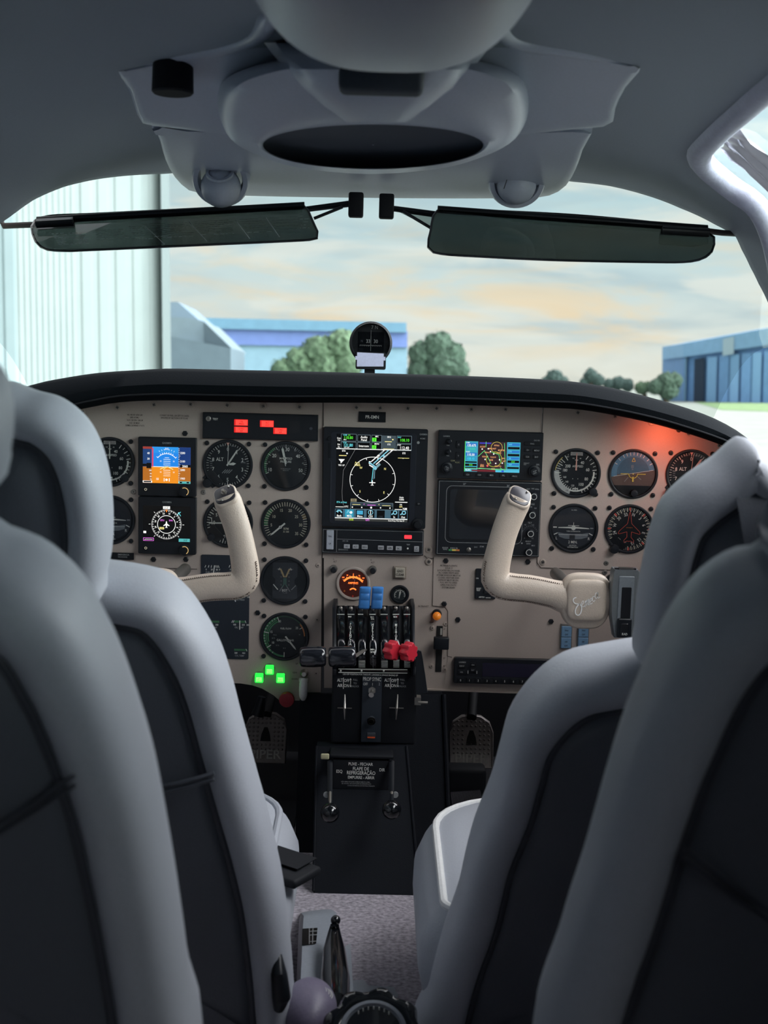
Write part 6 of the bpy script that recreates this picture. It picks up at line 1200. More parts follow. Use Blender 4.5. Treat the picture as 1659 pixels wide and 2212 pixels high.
# ================================================================== YOKES
def build_yoke(far_side):
    root = bpy.data.objects.new('control_yoke', None); C.objects.link(root)
    u = 1.95 / F   # metres per picture pixel at the yoke's distance
    hub = MB(u)
    # body of the hub, a rounded leather boss
    prof = [(.55, 60, -6), (.82, 30, -4), (1.0, 6, -2), (1.03, -10, 0), (1.0, -22, 0), (.93, -28, 0)]
    def sq(k, y, dz, w=54, hh=60, e=3.4, tap=.08):
        L = []
        for j in range(64):
            t_ = 2 * math.pi * j / 64; c_, s_ = math.cos(t_), math.sin(t_); x = math.copysign(abs(c_) ** (2 / e), c_) * w * k; z = math.copysign(abs(s_) ** (2 / e), s_) * hh * k
            x *= 1 - tap * (-z / hh if z < 0 else 0) ** 2 * 2.5; L.append((x, y, z + dz))
        return L
    hub.loft([sq(k, y, dz) for k, y, dz in prof], M_YOKE, cap_start=True, cap_end=True); hub.build('hub', root, smooth=70)
    pad = MB(u); pad.loft([sq(k, y, 4, 43, 45, 5, .02) for k, y in ((1, -26), (1.0, -33), (.97, -36), (.9, -38.5), (.7, -40), (.35, -41), (.01, -41))], M_YOKE); pad.build('hub_pad', root, smooth=50)
    em = MB(u); ms_ = mat('silver_script', srgb(252, 250, 246), .3); cv = lambda L: [(1180 + x / 7.54 - 1262, 1296 - 1200 - z / 7.54) for x, z in L]
    def stroke(L, w): P_ = crom([Vector((x, z, 0)) for x, z in cv(L)], max(6, len(L) * 4)); em.pline([(p.x, p.y) for p in P_], w, 42.6, ms_)
    stroke([(440, 640), (400, 655), (392, 700), (430, 740), (500, 750), (532, 810), (520, 890), (482, 930), (442, 910), (432, 850), (460, 780), (505, 735)], 2.3)
    for L in ([(525, 765), (562, 720), (550, 690), (528, 730), (545, 790), (585, 770)], [(590, 690), (585, 790)], [(588, 740), (618, 670), (612, 770)], [(615, 720), (640, 655), (640, 760), (655, 745)], [(655, 720), (692, 670), (680, 640), (658, 690), (672, 745), (705, 715)], [(735, 615), (708, 620), (702, 670), (725, 700), (745, 670)], [(780, 560), (752, 560), (742, 620), (765, 650), (788, 590), (782, 540), (790, 640), (825, 620)]): stroke(L, 1.5)
    em.build('embroidered_script', root, smooth=0)
    sh = MB(u); sh.tube([(0, 50, -4), (0, 480, -4)], 15, M_STL, n=20); sh.build('control_shaft', root)
    for sx in (-1, 1):
        h = MB(u)
        wid = 1.22 if sx == far_side else 1.0
        path = crom([(sx * 30, -6, 2), (sx * 70, -8, 13), (sx * 120, -8, 22), (sx * 158, -8, 25), (sx * 181, -8, 29), (sx * 195, -8, 42), (sx * 196, -8, 66), (sx * 189, -8, 105), (sx * 178, -8, 150), (sx * 162, -9, 195), (sx * 151, -10, 222)], 44)
        path = [Vector((p.x * (1 + (wid - 1) * min(1, abs(p.x) / 150)), p.y, p.z)) for p in path]
        rad = []
        for i in range(44):
            t_ = i / 43; rad.append(29 + 6 * (1 - min(1, t_ / .12)) if t_ < .35 else (29 + (t_ - .35) * 10 if t_ < .5 else 29.5 - 2.5 * math.sin((t_ - .5) * 6)))
        rad = [r_ * 1.06 for r_ in rad]; rad[-2] *= .97; rad[-1] *= .9
        h.tube(path, rad, M_YOKE, n=24, flat=.8, up=(0, 1, 0)); hn = h.build('horn', root, smooth=80)
        cap = MB(u); tipp = path[-1]; dr = (path[-1] - path[-5]).normalized()
        e1 = Vector((0, -1, 0)); e1 = (e1 - dr * e1.dot(dr)).normalized(); e2 = dr.cross(e1); nn = (dr * .9 + e1 * .75).normalized(); f1 = (e1 - nn * e1.dot(nn)).normalized(); f2 = nn.cross(f1)
        def cp(k, hgt):
            L = []
            for j in range(32):
                t_ = 2 * math.pi * j / 32; a_ = math.cos(t_); b_ = math.sin(t_); e = 3.2
                L.append(tipp + nn * (hgt) + f1 * (math.copysign(abs(a_) ** (2 / e), a_) * 25 * k + 3) + f2 * (math.copysign(abs(b_) ** (2 / e), b_) * 23 * k))
            return L
        cap.loft([cp(1.08, -12), cp(1.16, 2), cp(1.1, 6), cp(1.0, 7)], M_YOKE); cap.build('horn_tip', root, smooth=60)
        cap = MB(u); cap.loft([cp(.98, 5), cp(.97, 8.5), cp(.9, 9.5)], mat('switch_plate', srgb(58, 56, 62), .3), cap_end=True); pl_ = cap.build('switch_plate', root)
        sc = MB(u); sc.sphere(tipp + nn * 10 + f1 * 20 - f2 * 8, 2.6, M_CHR, 10, 6); sc.build('plate_screw', root); sc = MB(u); sc.sphere(tipp + nn * 10 - f1 * 14 + f2 * 12, 2.6, M_CHR, 10, 6); sc.build('plate_screw', root)
        if sx > 0:
            sc = MB(u); b0 = tipp + nn * 9; sc.tube([b0, b0 + nn * 4], 7, M_STL, n=6); sc.tube([b0, b0 + nn * 11], 3.4, M_CHR, n=12); sc.build('trim_button', root)
        # zigzag stitching along both edges of the lower arm
        for (off, i0, i1) in ((-26, 3, 25), (25, 3, 17)):
            st_ = MB(u); pts = []
            for i in range((i1 - i0) * 4 + 1):
                f_ = i0 + i / 4; a_ = path[int(f_)].lerp(path[min(43, int(f_) + 1)], f_ % 1); tg = (path[min(43, int(f_) + 1)] - path[int(f_)]).normalized(); nrm = Vector((-tg.z, 0, tg.x)) * (1 if sx > 0 else -1)
                pts.append(a_ + nrm * (off * .98 + (2.2 if i % 2 else -1.5)) + Vector((0, -14, 0)))
            st_.tube(pts, 1.5, M_STCH, n=5); st_.build('stitching', root)
    return root
def copy_tree(o, parent=None):
    c_ = o.copy(); C.objects.link(c_); c_.parent = parent
    for ch in list(o.children): copy_tree(ch, c_)
    return c_
yk = build_yoke(1); tag(yk, 'tan leather control yoke with Seneca script hub, right side', 'yoke', 'leather control yokes')
yk.location = atY(1262, 1296, 1.95)
yk2 = build_yoke(-1); yk2.location = atY(335, 1286, 1.95)
tag(yk2, 'tan leather control yoke half hidden by the front left seat', 'yoke', 'leather control yokes')

# ================================================================== THROTTLE QUADRANT
Yq = 2.14
tq = thing('throttle_quadrant', 'black engine control quadrant with curved slotted cover below the ammeter', 'throttle quadrant', atY(806, 1456, Yq)); tqi = tq.matrix_world.inverted()
def kq(mb_, n, **k): return kid(mb_, n, tq, tqi, **k)
def QY(py):   # depth of the curved cover at a picture height
    t_ = (py - 1308) / (1447 - 1308); t_ = max(0, min(1, t_)); return 2.235 - 0.105 * math.sin(min(1, t_ * 1.15) * math.pi / 2) + (0.012 * max(0, t_ - .8) / .2)
cols = [(728, 744), (750.5, 765.5), (773, 788.5), (797.5, 812), (822, 837), (848, 862), (871.5, 886)]
ytop = 1308
for i, (x0, x1) in enumerate(cols):
    mb = MB(); rows = []
    for k in range(25):
        py = ytop + (1443 - ytop) * k / 24; bulge = 0
        shx = (py - 1310) * 0.012
        ww = 0.8 if k == 0 else 1.0
        a_, b_ = atY(x0 + shx, py, QY(py)), atY(x1 + shx, py, QY(py)); bk = Vector((0, 0.012, 0)); hh = Vector((0, -0.0015, 0))
        rows.append([a_ + bk, a_, a_.lerp(b_, .2) + hh, a_.lerp(b_, .8) + hh, b_, b_ + bk])
    mb.loft(rows, M_GLB, closed=False); kq(mb, 'cover_strip', smooth=40)
    mb = MB(); c_ = atY((x0 + x1) / 2, ytop + 6, QY(ytop + 6) - .002); mb.sphere(c_, .0034, M_STL, 12, 8); kq(mb, 'cover_screw')
    mb = MB(); a_, b_ = atY(x0 + .2, 1327, QY(1327) - .0022), atY(x1 + .3, 1327, QY(1327) - .0022); mb.tube([a_, b_], .0006, M_WHT, n=6)
    if i in (2, 4, 5, 6):
        for k in range(6): 
            py = 1428 + k * 2.6; a_, b_ = atY(x0 + 1.5, py, QY(py) - .0022), atY(x1 + .5, py, QY(py) - .0022); mb.tube([a_, b_], .0004, M_WHT, n=5)
    kq(mb, 'white_line')
def letters(word, x, ys, hh, mt=M_WHT, wd=1.0):
    m_ = MB()
    for ch, py in zip(word, ys):
        c_ = atY(x, py, QY(py) - .003); vs_, fs = text_geo(ch)
        if not vs_: continue
        k = hh / .7 * (Yq / F); dY = (QY(py + 1) - QY(py - 1)) / (2 * Yq / F)
        m_.add([c_ + Vector((a_ * k, (b_ - .35) * k * -dY, (b_ - .35) * k)) for a_, b_ in vs_], fs, mt)
    return kq(m_, 'lettering', smooth=0)
letters('POTENCIA', 757, [1348.5 + 6.1 * i for i in range(8)], 4.6)
letters('HELICE', 805, [1349.5 + 6.1 * i for i in range(6)], 4.6)
letters('MISTURA', 855.5, [1350 + 6.1 * i for i in range(7)], 4.6)
letters(['MIN.', 'RPM'], 805, [1403, 1408.5], 3.4); letters(['MAX.', 'RPM'], 804.5, [1333, 1337], 2.6); letters(['MAX'], 755.5, [1332], 2.6); letters(['RICH'], 854, [1332.5], 2.6); letters('BANDEIRA', 806, [1417 + 3.7 * i for i in range(8)], 2.9, M_GRY)
letters(['POBRE'], 857, [1426], 3)
# cheeks, core, front plate
mb = MB(); 
for (x0, x1) in ((718, 726.5), (889, 896)):
    rows = []
    for k in range(25):
        py = 1308 + 150 * k / 24; Yk = QY(py) - .004 if py < 1447 else Yq - .005; a_, b_ = atY(x0 + (py - 1310) * .0, py, Yk), atY(x1, py, Yk); rows.append([a_ + Vector((0, .16, 0)), a_, a_.lerp(b_, .5) + Vector((0, -.003, 0)), b_, b_ + Vector((0, .16, 0))])
    mb.loft(rows, M_BLK, closed=False, cap_start=True)
    kq(mb, 'side_cheek', smooth=40); mb = MB()
rows = []
for k in range(25): py = 1309 + 138 * k / 24; rows.append([atY(x, py, QY(py) + .012) for x in (722, 892)])
mb = MB(); mb.loft(rows, M_DARK, closed=False); kq(mb, 'inner_core')
def fbox(x0, y0, x1, y1, Y0_, dep, mt, bev=.001):
    m_ = MB(); a_, b_ = atY(x0, y0, Y0_), atY(x1, y1, Y0_); m_.box(((a_.x + b_.x) / 2, Y0_ + dep / 2, (a_.z + b_.z) / 2), (abs(b_.x - a_.x), dep, abs(b_.z - a_.z)), mt, bev=bev); return m_
kq(fbox(718, 1447, 897, 1610, Yq, .16, M_BLK2, .004), 'front_box')
kq(fbox(783, 1460, 822, 1604, Yq - .006, .01, mat('centre_strip', srgb(34, 42, 52), .6), .001), 'centre_strip')
m_ = fbox(732, 1446, 882, 1451.5, Yq - .006, .008, mat('trim_bar_brown', srgb(70, 58, 58), .4)); kq(m_, 'trim_bar')
mb = MB(); 
for y in (1445.2, 1452.5): mb.tube([atY(731, y, Yq - .007), atY(880, y + 1.5, Yq - .007)], .0006, M_WHT, n=5)
kq(mb, 'white_line'); mb = MB()
for x in (736, 781, 829): mb.sphere(atY(x, 1449, Yq - .007), .0016, M_WHT, 10, 6); kq(mb, 'screw'); mb = MB()
mb = MB(); uq = Yq / F
def qt(s_, x, y, hh, mt=M_WHT, **k):
    v = atY(x, y, Yq - .0068); vs_, fs = text_geo(s_); k_ = hh / .7 * uq; sx_ = k.get('sx', 1)
    mb.add([v + Vector((a_ * k_ * sx_ * .9, 0, (b_ - .35) * k_)) for a_, b_ in vs_], fs, mt)
qt('USE OFF POSITION FOR TAKEOFF, LANDING & SINGLE ENGINE OP', 800, 1457.5, 3.4, M_WHT, sx=.92)
for ox in (0, 102):
    qt('ALT', 734.5 + ox, 1469, 7, sx=.78); qt('AIR', 734.5 + ox, 1480.5, 7, sx=.78); qt('OFF', 749 + ox, 1470, 7, sx=.75); qt('ON', 748.5 + ox, 1481, 7, sx=.85); qt('PULL', 767.5 + ox, 1468.5, 4, M_GRY, sx=.9); qt('TO', 767 + ox, 1476, 4, M_GRY); qt('UNLOCK', 767 + ox, 1482.5, 4, M_GRY, sx=.8)
    for (xa, ya, xb, yb) in ((742, 1464, 741.7, 1488), (757.4, 1466, 757.2, 1483)): mb.tube([atY(xa + ox, ya, Yq - .0066), atY(xb + ox, yb, Yq - .0066)], .0005, M_WHT, n=5)
    for ya, s_ in ((1466, 1), (1483.5, -1)): c_ = atY(757.4 + ox, ya, Yq - .0068); mb.add([c_ + Vector((-.0016, 0, -.002 * s_)), c_ + Vector((.0016, 0, -.002 * s_)), c_ + Vector((0, 0, .001 * s_))], [(0, 1, 2)], M_WHT)
qt('PROP SYNC', 803.5, 1467, 8.2, sx=.72); qt('OFF', 789.5, 1477.5, 6, sx=.75); qt('1', 804.5, 1478, 6); qt('2', 819.5, 1477.5, 6, M_GRY); kq(mb, 'lettering', smooth=0)
mb = MB(); c_ = atY(803.5, 1491, Yq - .006)
mb.tube([c_, c_ + Vector((0, -.003, 0))], .0062, M_CHR, n=6); mb.tube([c_ + Vector((0, -.003, 0)), c_ + Vector((-.001, -.017, -.004))], [.0026, .0042], M_CHR, n=14); kq(mb, 'toggle_switch')
mb = MB(); c_ = atY(802, 1555, Yq - .006); mb.tube([c_, c_ + Vector((0, -.010, 0))], .0065, M_PIPE, n=20, cap=False); mb.tube([c_, c_ + Vector((0, -.014, 0))], [.0055, .0038], M_CHR, n=20, cap=False); kq(mb, 'jack_socket')
mb = MB(); c_ = atY(802, 1587, Yq - .006); mb.box(tuple(c_), (.013, .003, .007), M_PIPE, bev=.001); mb.box(tuple(c_ + Vector((0, -.001, -.004))), (.012, .003, .002), mat('orange_tape', srgb(225, 90, 40), .5)); kq(mb, 'indicator_window')
for x, tl in ((745, 0), (857, 2)):
    mb = MB(); a_, b_ = atY(x + tl, 1500, Yq - .010), atY(x - tl, 1554, Yq - .010); mb.tube([a_, a_.lerp(b_, .5) + Vector((0, -.008, 0)), b_], [.0008, .0022, .0008], M_CHR, n=8)
    a_, b_ = atY(x - 16, 1529, Yq - .004), atY(x + 15, 1530, Yq - .004); mb.tube([a_, b_], .0010, M_STL, n=6); kq(mb, 'alternate_air_lever')

# levers (each moves by itself)
lg = 'engine control levers'
def lever(label, stem, head):
    t_ = thing('engine_lever', label, 'lever', stem[-1], None, lg); i_ = t_.matrix_world.inverted(); m_ = MB(); m_.tube(stem, .0038, M_STL, n=10, flat=.5); kid(m_, 'stem', t_, i_); return t_, i_
M_THR = mat('gloss_black_grip', srgb(26, 28, 34), .14, coat=.5)
for x0, x1, sx, l_ in ((648, 704, 770, 'left black throttle lever with barrel grip, nearest the fuel flow gauge'), (710, 769, 793, 'right black throttle lever with barrel grip, over the POTENCIA strip')):
    Yt = 2.02; a_, b_ = atY(x0, 1419, Yt), atY(x1, 1418, Yt)
    t_, i_ = lever(l_, [atY(sx, 1400, 2.17), atY(min(sx, x1 - 2), 1418, 2.05), b_.lerp(a_, .1)], None)
    m_ = MB(); rr = .0155; m_.tube([a_.lerp(b_, k) for k in (0, .04, .10, .25, .55, .85, .95, 1)], [rr * .8, rr * .95, rr * 1.0, rr * 1.03, rr * 1.05, rr * 1.02, rr * .95, rr * .8], M_THR, n=6 if False else 24, flat=.95); kid(m_, 'grip', t_, i_, smooth=50)
M_BLU = mat('blue_plastic', srgb(58, 122, 190), .35); M_RDP = mat('red_lever_plastic', srgb(190, 40, 56), .35)
for x0, x1, l_ in ((777, 802, 'left blue propeller lever in front of the ammeter'), (804, 829, 'right blue propeller lever in front of the panel')):
    Yb = 2.13; cxx = (x0 + x1) / 2; t_, i_ = lever(l_, [atY(cxx, 1330, 2.20), atY(cxx, 1316, 2.17), atY(cxx, 1300, Yb + .012)], None)
    m_ = MB(); uq2 = Yb / F; rows = []
    prof = [(0, 8), (1.5, 11), (6, 12), (10.5, 11.6), (13, 10.5), (15.5, 12), (20, 12.6), (24.5, 12), (27.5, 10.6), (30, 11.5), (38, 11.8), (44, 11), (47, 8)]
    for dz, d_ in prof: 
        c_ = atY(cxx - dz * .07, 1269 + dz, Yb); k = d_ * uq2; wv = (x1 - x0) / 2 * uq2 * (.86 if d_ < 9 else 1.0)
        r_ = []
        for j in range(20):
            th = 2 * math.pi * j / 20; c1_, s1_ = math.cos(th), math.sin(th); r_.append(c_ + Vector((math.copysign(abs(c1_) ** .4, c1_) * wv, math.copysign(abs(s1_) ** .6, s1_) * k + .006, 0)))
        rows.append(r_)
    m_.loft(rows, M_BLU, cap_start=True, cap_end=True); kid(m_, 'ribbed_grip', t_, i_, smooth=35)
for x0, x1, l_ in ((829, 869, 'left red mixture lever with star shaped knob'), (869, 899, 'right red mixture lever with star shaped knob')):
    Yr = 2.04; cxx = (x0 + x1) / 2; cy = 1405 if x0 < 850 else 1408; t_, i_ = lever(l_, [atY(cxx + 12, 1395, 2.17), atY(cxx + 8, 1400, 2.1), atY(cxx, cy, Yr + .01)], None)
    m_ = MB(); rows = []; u3 = Yr / F; dirv = Vector((.75, -.62, -.03)).normalized(); e2 = Vector((0, 0, 1)); e1 = dirv.cross(e2).normalized(); c_ = atY(cxx - 2, cy, Yr)
    hw = 11.5 * u3
    for hgt, k in ((-hw, .86), (-hw * .85, .97), (0, 1), (hw * .8, .97), (hw, .88)):
        r_ = []
        for j in range(48):
            th = 2 * math.pi * j / 48; rad_ = (20 + 2.6 * math.cos(7 * th)) * u3 * k; r_.append(c_ + dirv * hgt + (e1 * math.cos(th) + e2 * math.sin(th)) * rad_)
        rows.append(r_)
    m_.loft(rows, M_RDP, cap_start=True, cap_end=True); kid(m_, 'star_knob', t_, i_, smooth=40)
t = thing('friction_lever', 'black tapered friction lock lever hanging right of the quadrant', 'lever', atY(908, 1450, 2.12)); i_ = t.matrix_world.inverted(); mb = MB()
L_ = [(898, 1412), (903, 1404), (910, 1406), (913, 1420), (919, 1460), (924, 1498), (899, 1501), (898, 1450)]
mb.loft([[atY(x, y, 2.13) for x, y in L_], [atY(x, y, 2.112) for x, y in L_], [atY(x * .94 + 908 * .06, y * .97 + 1455 * .03, 2.108) for x, y in L_]], M_BLK, cap_start=True, cap_end=True); kid(mb, 'grip', t, i_)
mb = MB(); mb.tube([atY(897, 1432, 2.125), atY(906, 1432, 2.125)], .006, M_BLK, n=14); kid(mb, 'pivot', t, i_)
mb = MB(); mb.box(tuple(atY(902, 1512, 2.15)), (.010, .02, .012), M_STL); mb.tube([atY(903, 1517, 2.14), atY(924, 1518, 2.14)], .0022, M_STL, n=10); kid(mb, 'pin', t, i_)

# ================================================================== PEDESTAL AND FOOTWELL
pdl = thing('centre_pedestal', 'plain black vinyl covered pedestal sloping down to the carpet', 'pedestal', (-.02, 2.05, 0)); pi_ = pdl.matrix_world.inverted()
mb = MB()
def ring4(pts, back): return [pts[0], pts[1], pts[1] + Vector((0, back, 0)), pts[0] + Vector((0, back, 0))]
tl, tr_, bl_, br_ = atY(684, 1612, 2.13), atY(878, 1612, 2.13), atY(677, 1931, 2.0), atY(906, 1935, 2.0)
bl_.z = br_.z = 0.0
mb.loft([ring4((tl, tr_), .03), ring4((tl.lerp(bl_, .5), tr_.lerp(br_, .5)), .10), ring4((bl_, br_), .17)], M_PED, cap_start=True, cap_end=True); kid(mb, 'pedestal_cover', pdl, pi_, smooth=20)
mb = MB(); mb.tube([tl, bl_ + Vector((0, 0, .003))], .0022, M_PED, n=8); kid(mb, 'edge_welt', pdl, pi_); mb = MB(); mb.tube([tr_, br_ + Vector((0, 0, .003))], .0022, M_PED, n=8); kid(mb, 'edge_welt', pdl, pi_)
tn = thing('centre_tunnel', 'dark blue black tunnel wall running forward beside the pedestal', 'tunnel', (.06, 2.4, 0)); tni = tn.matrix_world.inverted()
mb = MB(); a_, b_ = atY(648, 1500, 2.30), atY(956, 1500, 2.30); a2, b2 = atY(640, 1880, 2.24), atY(966, 1800, 2.24)
mb.loft([ring4((a_, b_), .45), ring4((Vector((a2.x, 2.18, 0)), Vector((b2.x, 2.18, 0))), .5)], M_PED, cap_start=True, cap_end=True); kid(mb, 'tunnel_cover', tn, tni, smooth=20)
mb = MB(); mb.tube([b_ + Vector((0.002, -.002, 0)), Vector((b2.x + .002, 2.178, 0))], .004, M_PED, n=8); kid(mb, 'corner_welt', tn, tni)
# cowl flap placard and levers
Yp = 2.09
cf = thing('cowl_flap_placard', 'black Portuguese placard reading FLAPE DE REFRIGERAÇÃO on the pedestal', 'placard', atY(780, 1672, Yp)); ci = cf.matrix_world.inverted()
kid(fbox(719, 1640, 840, 1708, Yp, .04, M_BLK2, .002), 'bracket_box', cf, ci)
kid(fbox(712, 1630, 850, 1641, Yp - .004, .05, M_BLK2, .002), 'top_ledge', cf, ci)
mb = MB(); up_ = Yp / F
def pt_(s_, x, y, hh, sx=1.0, mt=M_WHT):
    v = atY(x, y, Yp - .0006); vs_, fs = text_geo(s_); k_ = hh / .7 * up_; mb.add([v + Vector((a_ * k_ * sx * .82, 0, (b_ - .35) * k_)) for a_, b_ in vs_], fs, mt)
pt_('PUXE - FECHAR', 779, 1650.5, 6.6, 1.0); pt_('FLAPE DE', 779.5, 1660.5, 7.4, 1.0); pt_('REFRIGERAÇÃO', 780, 1669.5, 8, .95); pt_('EMPURRE - ABRIR', 780, 1679.5, 6.6, .98); pt_('ESQ', 733, 1666, 7, .95); pt_('DIR', 825.5, 1663, 7, .95)
pt_('NÃO ABRIR OS FLAPES COMPLETAMENTE ACIMA', 768, 1689, 2.6, .95, M_GRY); pt_('DE 140 NÓS. USO DOS FLAPES DE REFRIGERAÇÃO', 770, 1693, 2.6, .95, M_GRY); pt_('CONSULTAR MANUAL DE VOO PARA OPERAÇÃO', 780, 1697.5, 2.4, .95, M_GRY); kid(mb, 'lettering', cf, ci, smooth=0)
for x0, y0, x1, y1, tx, l_ in ((713, 1645, 713, 1756, 705, 'left black ball lever for the cowl flaps'), (846, 1645, 846, 1749, 854, 'right black ball lever for the cowl flaps')):
    t_ = thing('cowl_flap_lever', l_, 'lever', atY(x0, y0, Yp), None, 'cowl flap ball levers'); i_ = t_.matrix_world.inverted()
    mb = MB(); mb.tube([atY(x0, y0, Yp), atY((x0 + x1) / 2, 1700, 2.04), atY(x1, y1 - 15, 1.99)], [.0045, .004, .003], M_BLK, n=10, flat=.6); mb.tube([atY(x1, 1712, 2.02), atY(x1, 1738, 1.995)], .0026, M_CHR, n=10); kid(mb, 'stem', t_, i_)
    mb = MB(); mb.sphere(atY(x1, y1, 1.98), .0142, M_GLB, 32, 20); kid(mb, 'ball_knob', t_, i_, smooth=80)
    mb = MB(); c_ = atY(tx, 1717, 2.03); mb.lathe([(.0045, -.002), (.0045, .001)], M_GRY, 0, 0, 20); mb.v = [v + c_ for v in mb.v]; kid(mb, 'release_tab', t_, i_)
t = thing('wire_tag', 'small cream plastic tag at the upper left of the pedestal', 'tag', atY(702, 1634, 2.07)); mb = MB(); mb.box((0, 0, 0), (.013, .004, .009), mat('cream_plastic', srgb(180, 174, 140), .5), bev=.002); mb.build('tag_body', t)
# rudder pedals
def pedal(x0, y0, w_px, h_px, label, Yd=2.5, dark=False):
    t_ = thing('rudder_pedal', label, 'pedal', atY(x0, y0 + h_px, Yd), None, 'embossed rudder pedals'); i_ = t_.matrix_world.inverted(); u_ = Yd / F; mt = mat('worn_pedal_metal', srgb(140, 134, 132), .5, metal=.3, bump=.3, bscale=200)
    c0 = atY(x0, y0 + h_px / 2, Yd); w_, h_ = w_px / 2 * u_, h_px / 2 * u_
    L_ = [(-w_, -h_), (w_, -h_), (w_ * 1.02, h_ * .35), (w_ * .85, h_ * .72), (w_ * .45, h_ * .95), (0, h_), (-w_ * .45, h_ * .95), (-w_ * .85, h_ * .72), (-w_ * 1.02, h_ * .35)]
    sl = lambda z: z * .35
    m_ = MB(); m_.loft([[c0 + Vector((x * k, sl(z) + d_, z * k)) for x, z in L_] for d_, k in ((.008, 1), (0, 1), (-.003, .96), (-.001, .92))], mt, cap_start=True, cap_end=True); kid(m_, 'pedal_plate', t_, i_, smooth=30)
    m_ = MB()
    for i in range(9):
        for j in range(8):
            x, z = -w_ * .8 + i * w_ * .2, h_ * .75 - j * h_ * .17
            if abs(x) > w_ * (.95 - .5 * max(0, z / h_ - .4)) or (abs(x) < w_ * .27 and -h_ * .1 < z < h_ * .5): continue
            m_.sphere(c0 + Vector((x, sl(z) - .002, z)), .0022, mt, 8, 5)
    o_ = kid(m_, 'grip_studs', t_, i_); o_['kind'] = 'stuff'
    m_ = MB(); tri = [(-w_ * .25, -h_ * .12), (w_ * .25, -h_ * .12), (w_ * .2, h_ * .15), (w_ * .08, h_ * .42), (-w_ * .08, h_ * .42), (-w_ * .2, h_ * .15)]; m_.add([c0 + Vector((x, sl(z) - .004, z)) for x, z in tri], [tuple(range(6))], mat('slot_black', (0, 0, 0))); kid(m_, 'cutout', t_, i_, smooth=0)
    m_ = MB(); v = c0 + Vector((0, sl(-h_ * .6) - .0045, -h_ * .62)); vs_, fs = text_geo('PIPER'); k_ = h_ * .34 / .7; m_.add([v + Vector((a_ * k_ * 1.15, (b_ - .35) * k_ * .35, (b_ - .35) * k_)) for a_, b_ in vs_], fs, M_STL); kid(m_, 'raised_lettering', t_, i_, smooth=0)
    m_ = MB(); m_.tube([c0 + Vector((0, .01, h_ * .9)), c0 + Vector((.01, .10, h_ * 2.0))], .009, M_BLK2, n=12); kid(m_, 'pedal_arm', t_, i_)
    return t_
pedal(1018, 1546, 96, 110, 'embossed metal rudder pedal between the tunnel and the front right seat')
pedal(574, 1540, 92, 106, 'embossed metal rudder pedal beside the front left seat, in deep shadow')
t = thing('brake_cylinder', 'dark brake cylinder rod above the left rudder pedal', 'brake cylinder', atY(566, 1522, 2.46)); mb = MB(); mb.tube([atY(566, 1505, 2.46) - t.location, atY(560, 1532, 2.46) - t.location, atY(556, 1545, 2.46) - t.location], [.007, .010, .012], M_BLK, n=14); mb.build('cylinder', t)
t = thing('rubber_boot', 'ribbed dark rubber duct on the floor under the right pedal', 'duct', atY(1005, 1740, 2.36)); mb = MB()
p0, p1 = atY(975, 1745, 2.36) - t.location, atY(1040, 1740, 2.36) - t.location; pth = [p0.lerp(p1, k / 60) for k in range(61)]; mb.tube(pth, [.026 + (.002 if k % 2 else 0) for k in range(61)], mat('duct_rubber', srgb(84, 82, 88), .5), n=20); mb.build('ribbed_duct', t)
mb = MB(); c_ = atY(1005, 1695, 2.40) - t.location; mb.box(tuple(c_), (.07, .05, .07), M_BLK2, bev=.008); mb.build('mounting_block', t)

# ================================================================== FLOOR CONTROLS between the seats
fl = thing('trim_console', 'silver floor housing with an indicator window between the front seats', 'floor console', atZ(690, 2120, 0.0)); fli = fl.matrix_world.inverted()
M_SIL = mat('silver_grey_plastic', srgb(150, 156, 164), .4)
def fz(px, py, z): return atZ(px, py, z)
mb = MB(); L_ = outl([(650, 1972), (668, 1968), (705, 1964), (724, 1968), (730, 1990), (734, 2060), (738, 2150), (736, 2300), (642, 2300), (640, 2150), (643, 2060), (646, 1990)], 64)
mb.loft([[fz(x, y, .0) * 1.0 for x, y in L_]] + [[fz(x, y, h_) for x, y in inset(L_, d_)] for h_, d_ in ((.03, 0), (.045, 3), (.052, 9), (.052, 16))], M_SIL, cap_end=True); kid(mb, 'housing', fl, fli)
mb = MB(); L_ = [(653, 2006), (686, 2004), (683, 2038), (652, 2042)]; mb.add([fz(x, y, .0532) for x, y in L_], [(0, 1, 2, 3)], M_GLB)
for (a_, b_, c_, d_) in ((668, 2004, 668, 2040), (676, 2004, 675, 2039), (668, 2012, 685, 2011), (668, 2020, 685, 2019), (668, 2034, 684, 2033)): mb.tube([fz(a_, b_, .0536), fz(c_, d_, .0536)], .0005, M_GRY, n=4)
kid(mb, 'indicator_window', fl, fli)
fr_ = thing('parking_lever', 'glossy black floor lever with a small ball on top', 'lever', fz(722, 2140, .05)); i_ = fr_.matrix_world.inverted()
mb = MB(); mb.tube([fz(726, 2170, .055), fz(724, 2120, .06), fz(722, 2060, .065), fz(722, 2015, .075), fz(723, 1998, .085)], [.015, .0175, .0145, .008, .0055], M_GLB, n=20); kid(mb, 'grip', fr_, i_, smooth=70)
mb = MB(); mb.sphere(fz(725, 1988, .088), .0062, M_GLB, 24, 14); kid(mb, 'ball_knob', fr_, i_, smooth=80)
br = thing('seat_track_bracket', 'thin grey bracket standing in front of the black scalloped wheel', 'bracket', fz(750, 2090, 0)); i_ = br.matrix_world.inverted()
mb = MB(); mb.loft([[fz(745, 2045, .04), fz(757, 2038, .04), fz(764, 2150, .04), fz(741, 2150, .04)], [fz(745, 2045, .0), fz(757, 2038, .0), fz(764, 2150, .0), fz(741, 2150, .0)]], M_SIL, cap_start=True, cap_end=True); kid(mb, 'upright', br, i_)
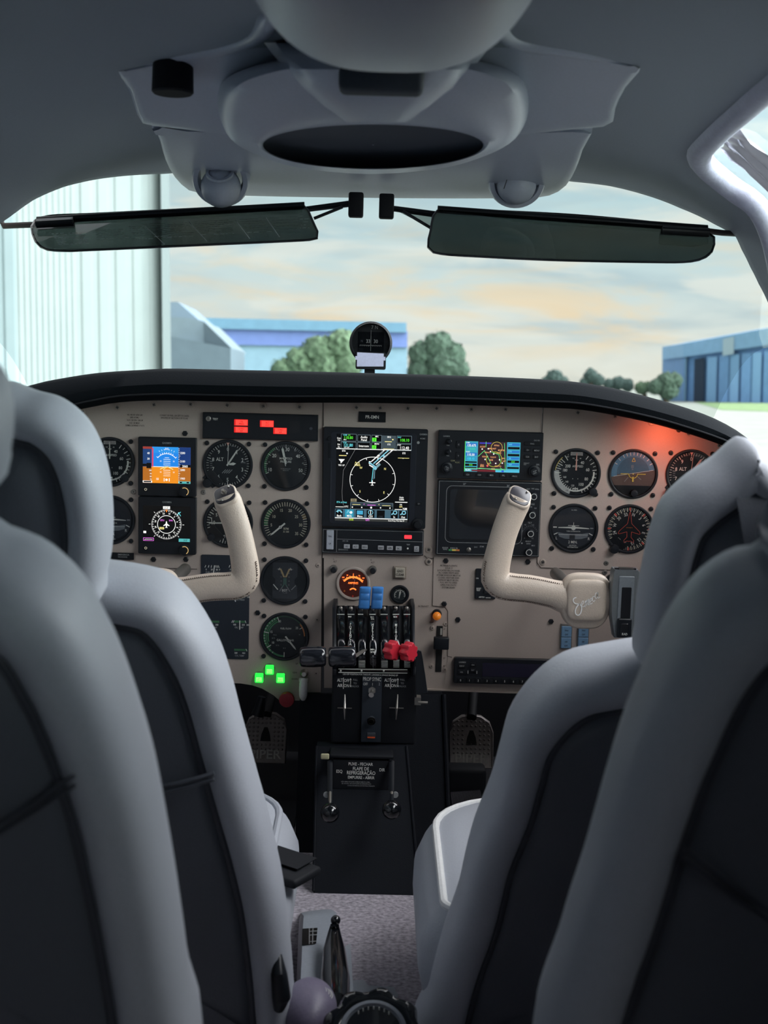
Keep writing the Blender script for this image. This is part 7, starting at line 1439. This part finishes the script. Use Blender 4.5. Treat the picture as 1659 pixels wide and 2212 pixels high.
mb = MB(); L_ = [(760, 2118), (785, 2116), (795, 2128), (850, 2132), (860, 2150), (850, 2212), (745, 2212), (742, 2160)]; mb.loft([[fz(x, y, .0) for x, y in L_], [fz(x, y, .02) for x, y in L_]], M_SIL, cap_end=True); kid(mb, 'base_plate', br, i_)
wh = thing('pitch_trim_control', 'black scalloped trim wheel with a silver ring at the bottom edge', 'wheel', fz(806, 2260, .06)); i_ = wh.matrix_world.inverted()
wc = fz(806, 2240, .07); ax_ = Vector((0, -.60, .80)).normalized(); e1 = Vector((1, 0, 0)); e2 = ax_.cross(e1)
def wr(r_, h_, sc=0): return [wc + ax_ * h_ + (e1 * math.cos(2 * math.pi * j / 144) + e2 * math.sin(2 * math.pi * j / 144)) * (r_ + sc * math.cos(9 * 2 * math.pi * j / 144)) for j in range(144)]
mb = MB(); mb.loft([wr(.046, -.016, .002), wr(.052, -.008, .003), wr(.0535, 0, .0034), wr(.050, .007, .0028), wr(.042, .009, .001), wr(.034, .006)], M_GLB, cap_start=True); kid(mb, 'scalloped_rim', wh, i_, smooth=50)
mb = MB(); mb.loft([wr(.036, .004), wr(.035, .012), wr(.031, .013), wr(.029, .010)], M_SIL); kid(mb, 'silver_ring', wh, i_)
mb = MB(); mb.loft([wr(.0295, .010), wr(.001, .011)], M_GLB)
for k in range(-3, 4):
    a_ = math.pi / 2 + k * .22; c_ = wc + ax_ * .0122 + (e1 * math.cos(a_) + e2 * math.sin(a_)) * .026; mb.box(tuple(c_), (.0014, .0014, .003), M_WHT)
kid(mb, 'numbered_dial', wh, i_)
bg_ = thing('leather_pouch', 'purplish grey leather pouch with white stitching by the front left seat', 'pouch', fz(672, 2180, .05)); i_ = bg_.matrix_world.inverted()
M_PUR = mat('purple_grey_leather', srgb(128, 120, 142), .4, bump=.3, bscale=250)
mb = MB(); mb.sphere(fz(668, 2180, .075), .03, M_PUR, 32, 20, sc=(1.0, 1.7, .95)); kid(mb, 'pouch_body', bg_, i_, smooth=80)
mb = MB(); c_ = fz(668, 2180, .075)
for k in range(5):
    pts = []
    for j in range(13):
        th = -.9 + j * .15; v = Vector((math.cos(th) * math.cos(.25 + k * .2), -math.cos(th) * .2 + math.sin(th) * .7, .75 + .25 * math.sin(k * .3))).normalized(); pts.append(c_ + Vector((v.x * .0318, v.y * .0275, v.z * .0275)))
    mb.tube(pts, .0005, M_WHT, n=4)
kid(mb, 'stitching', bg_, i_)
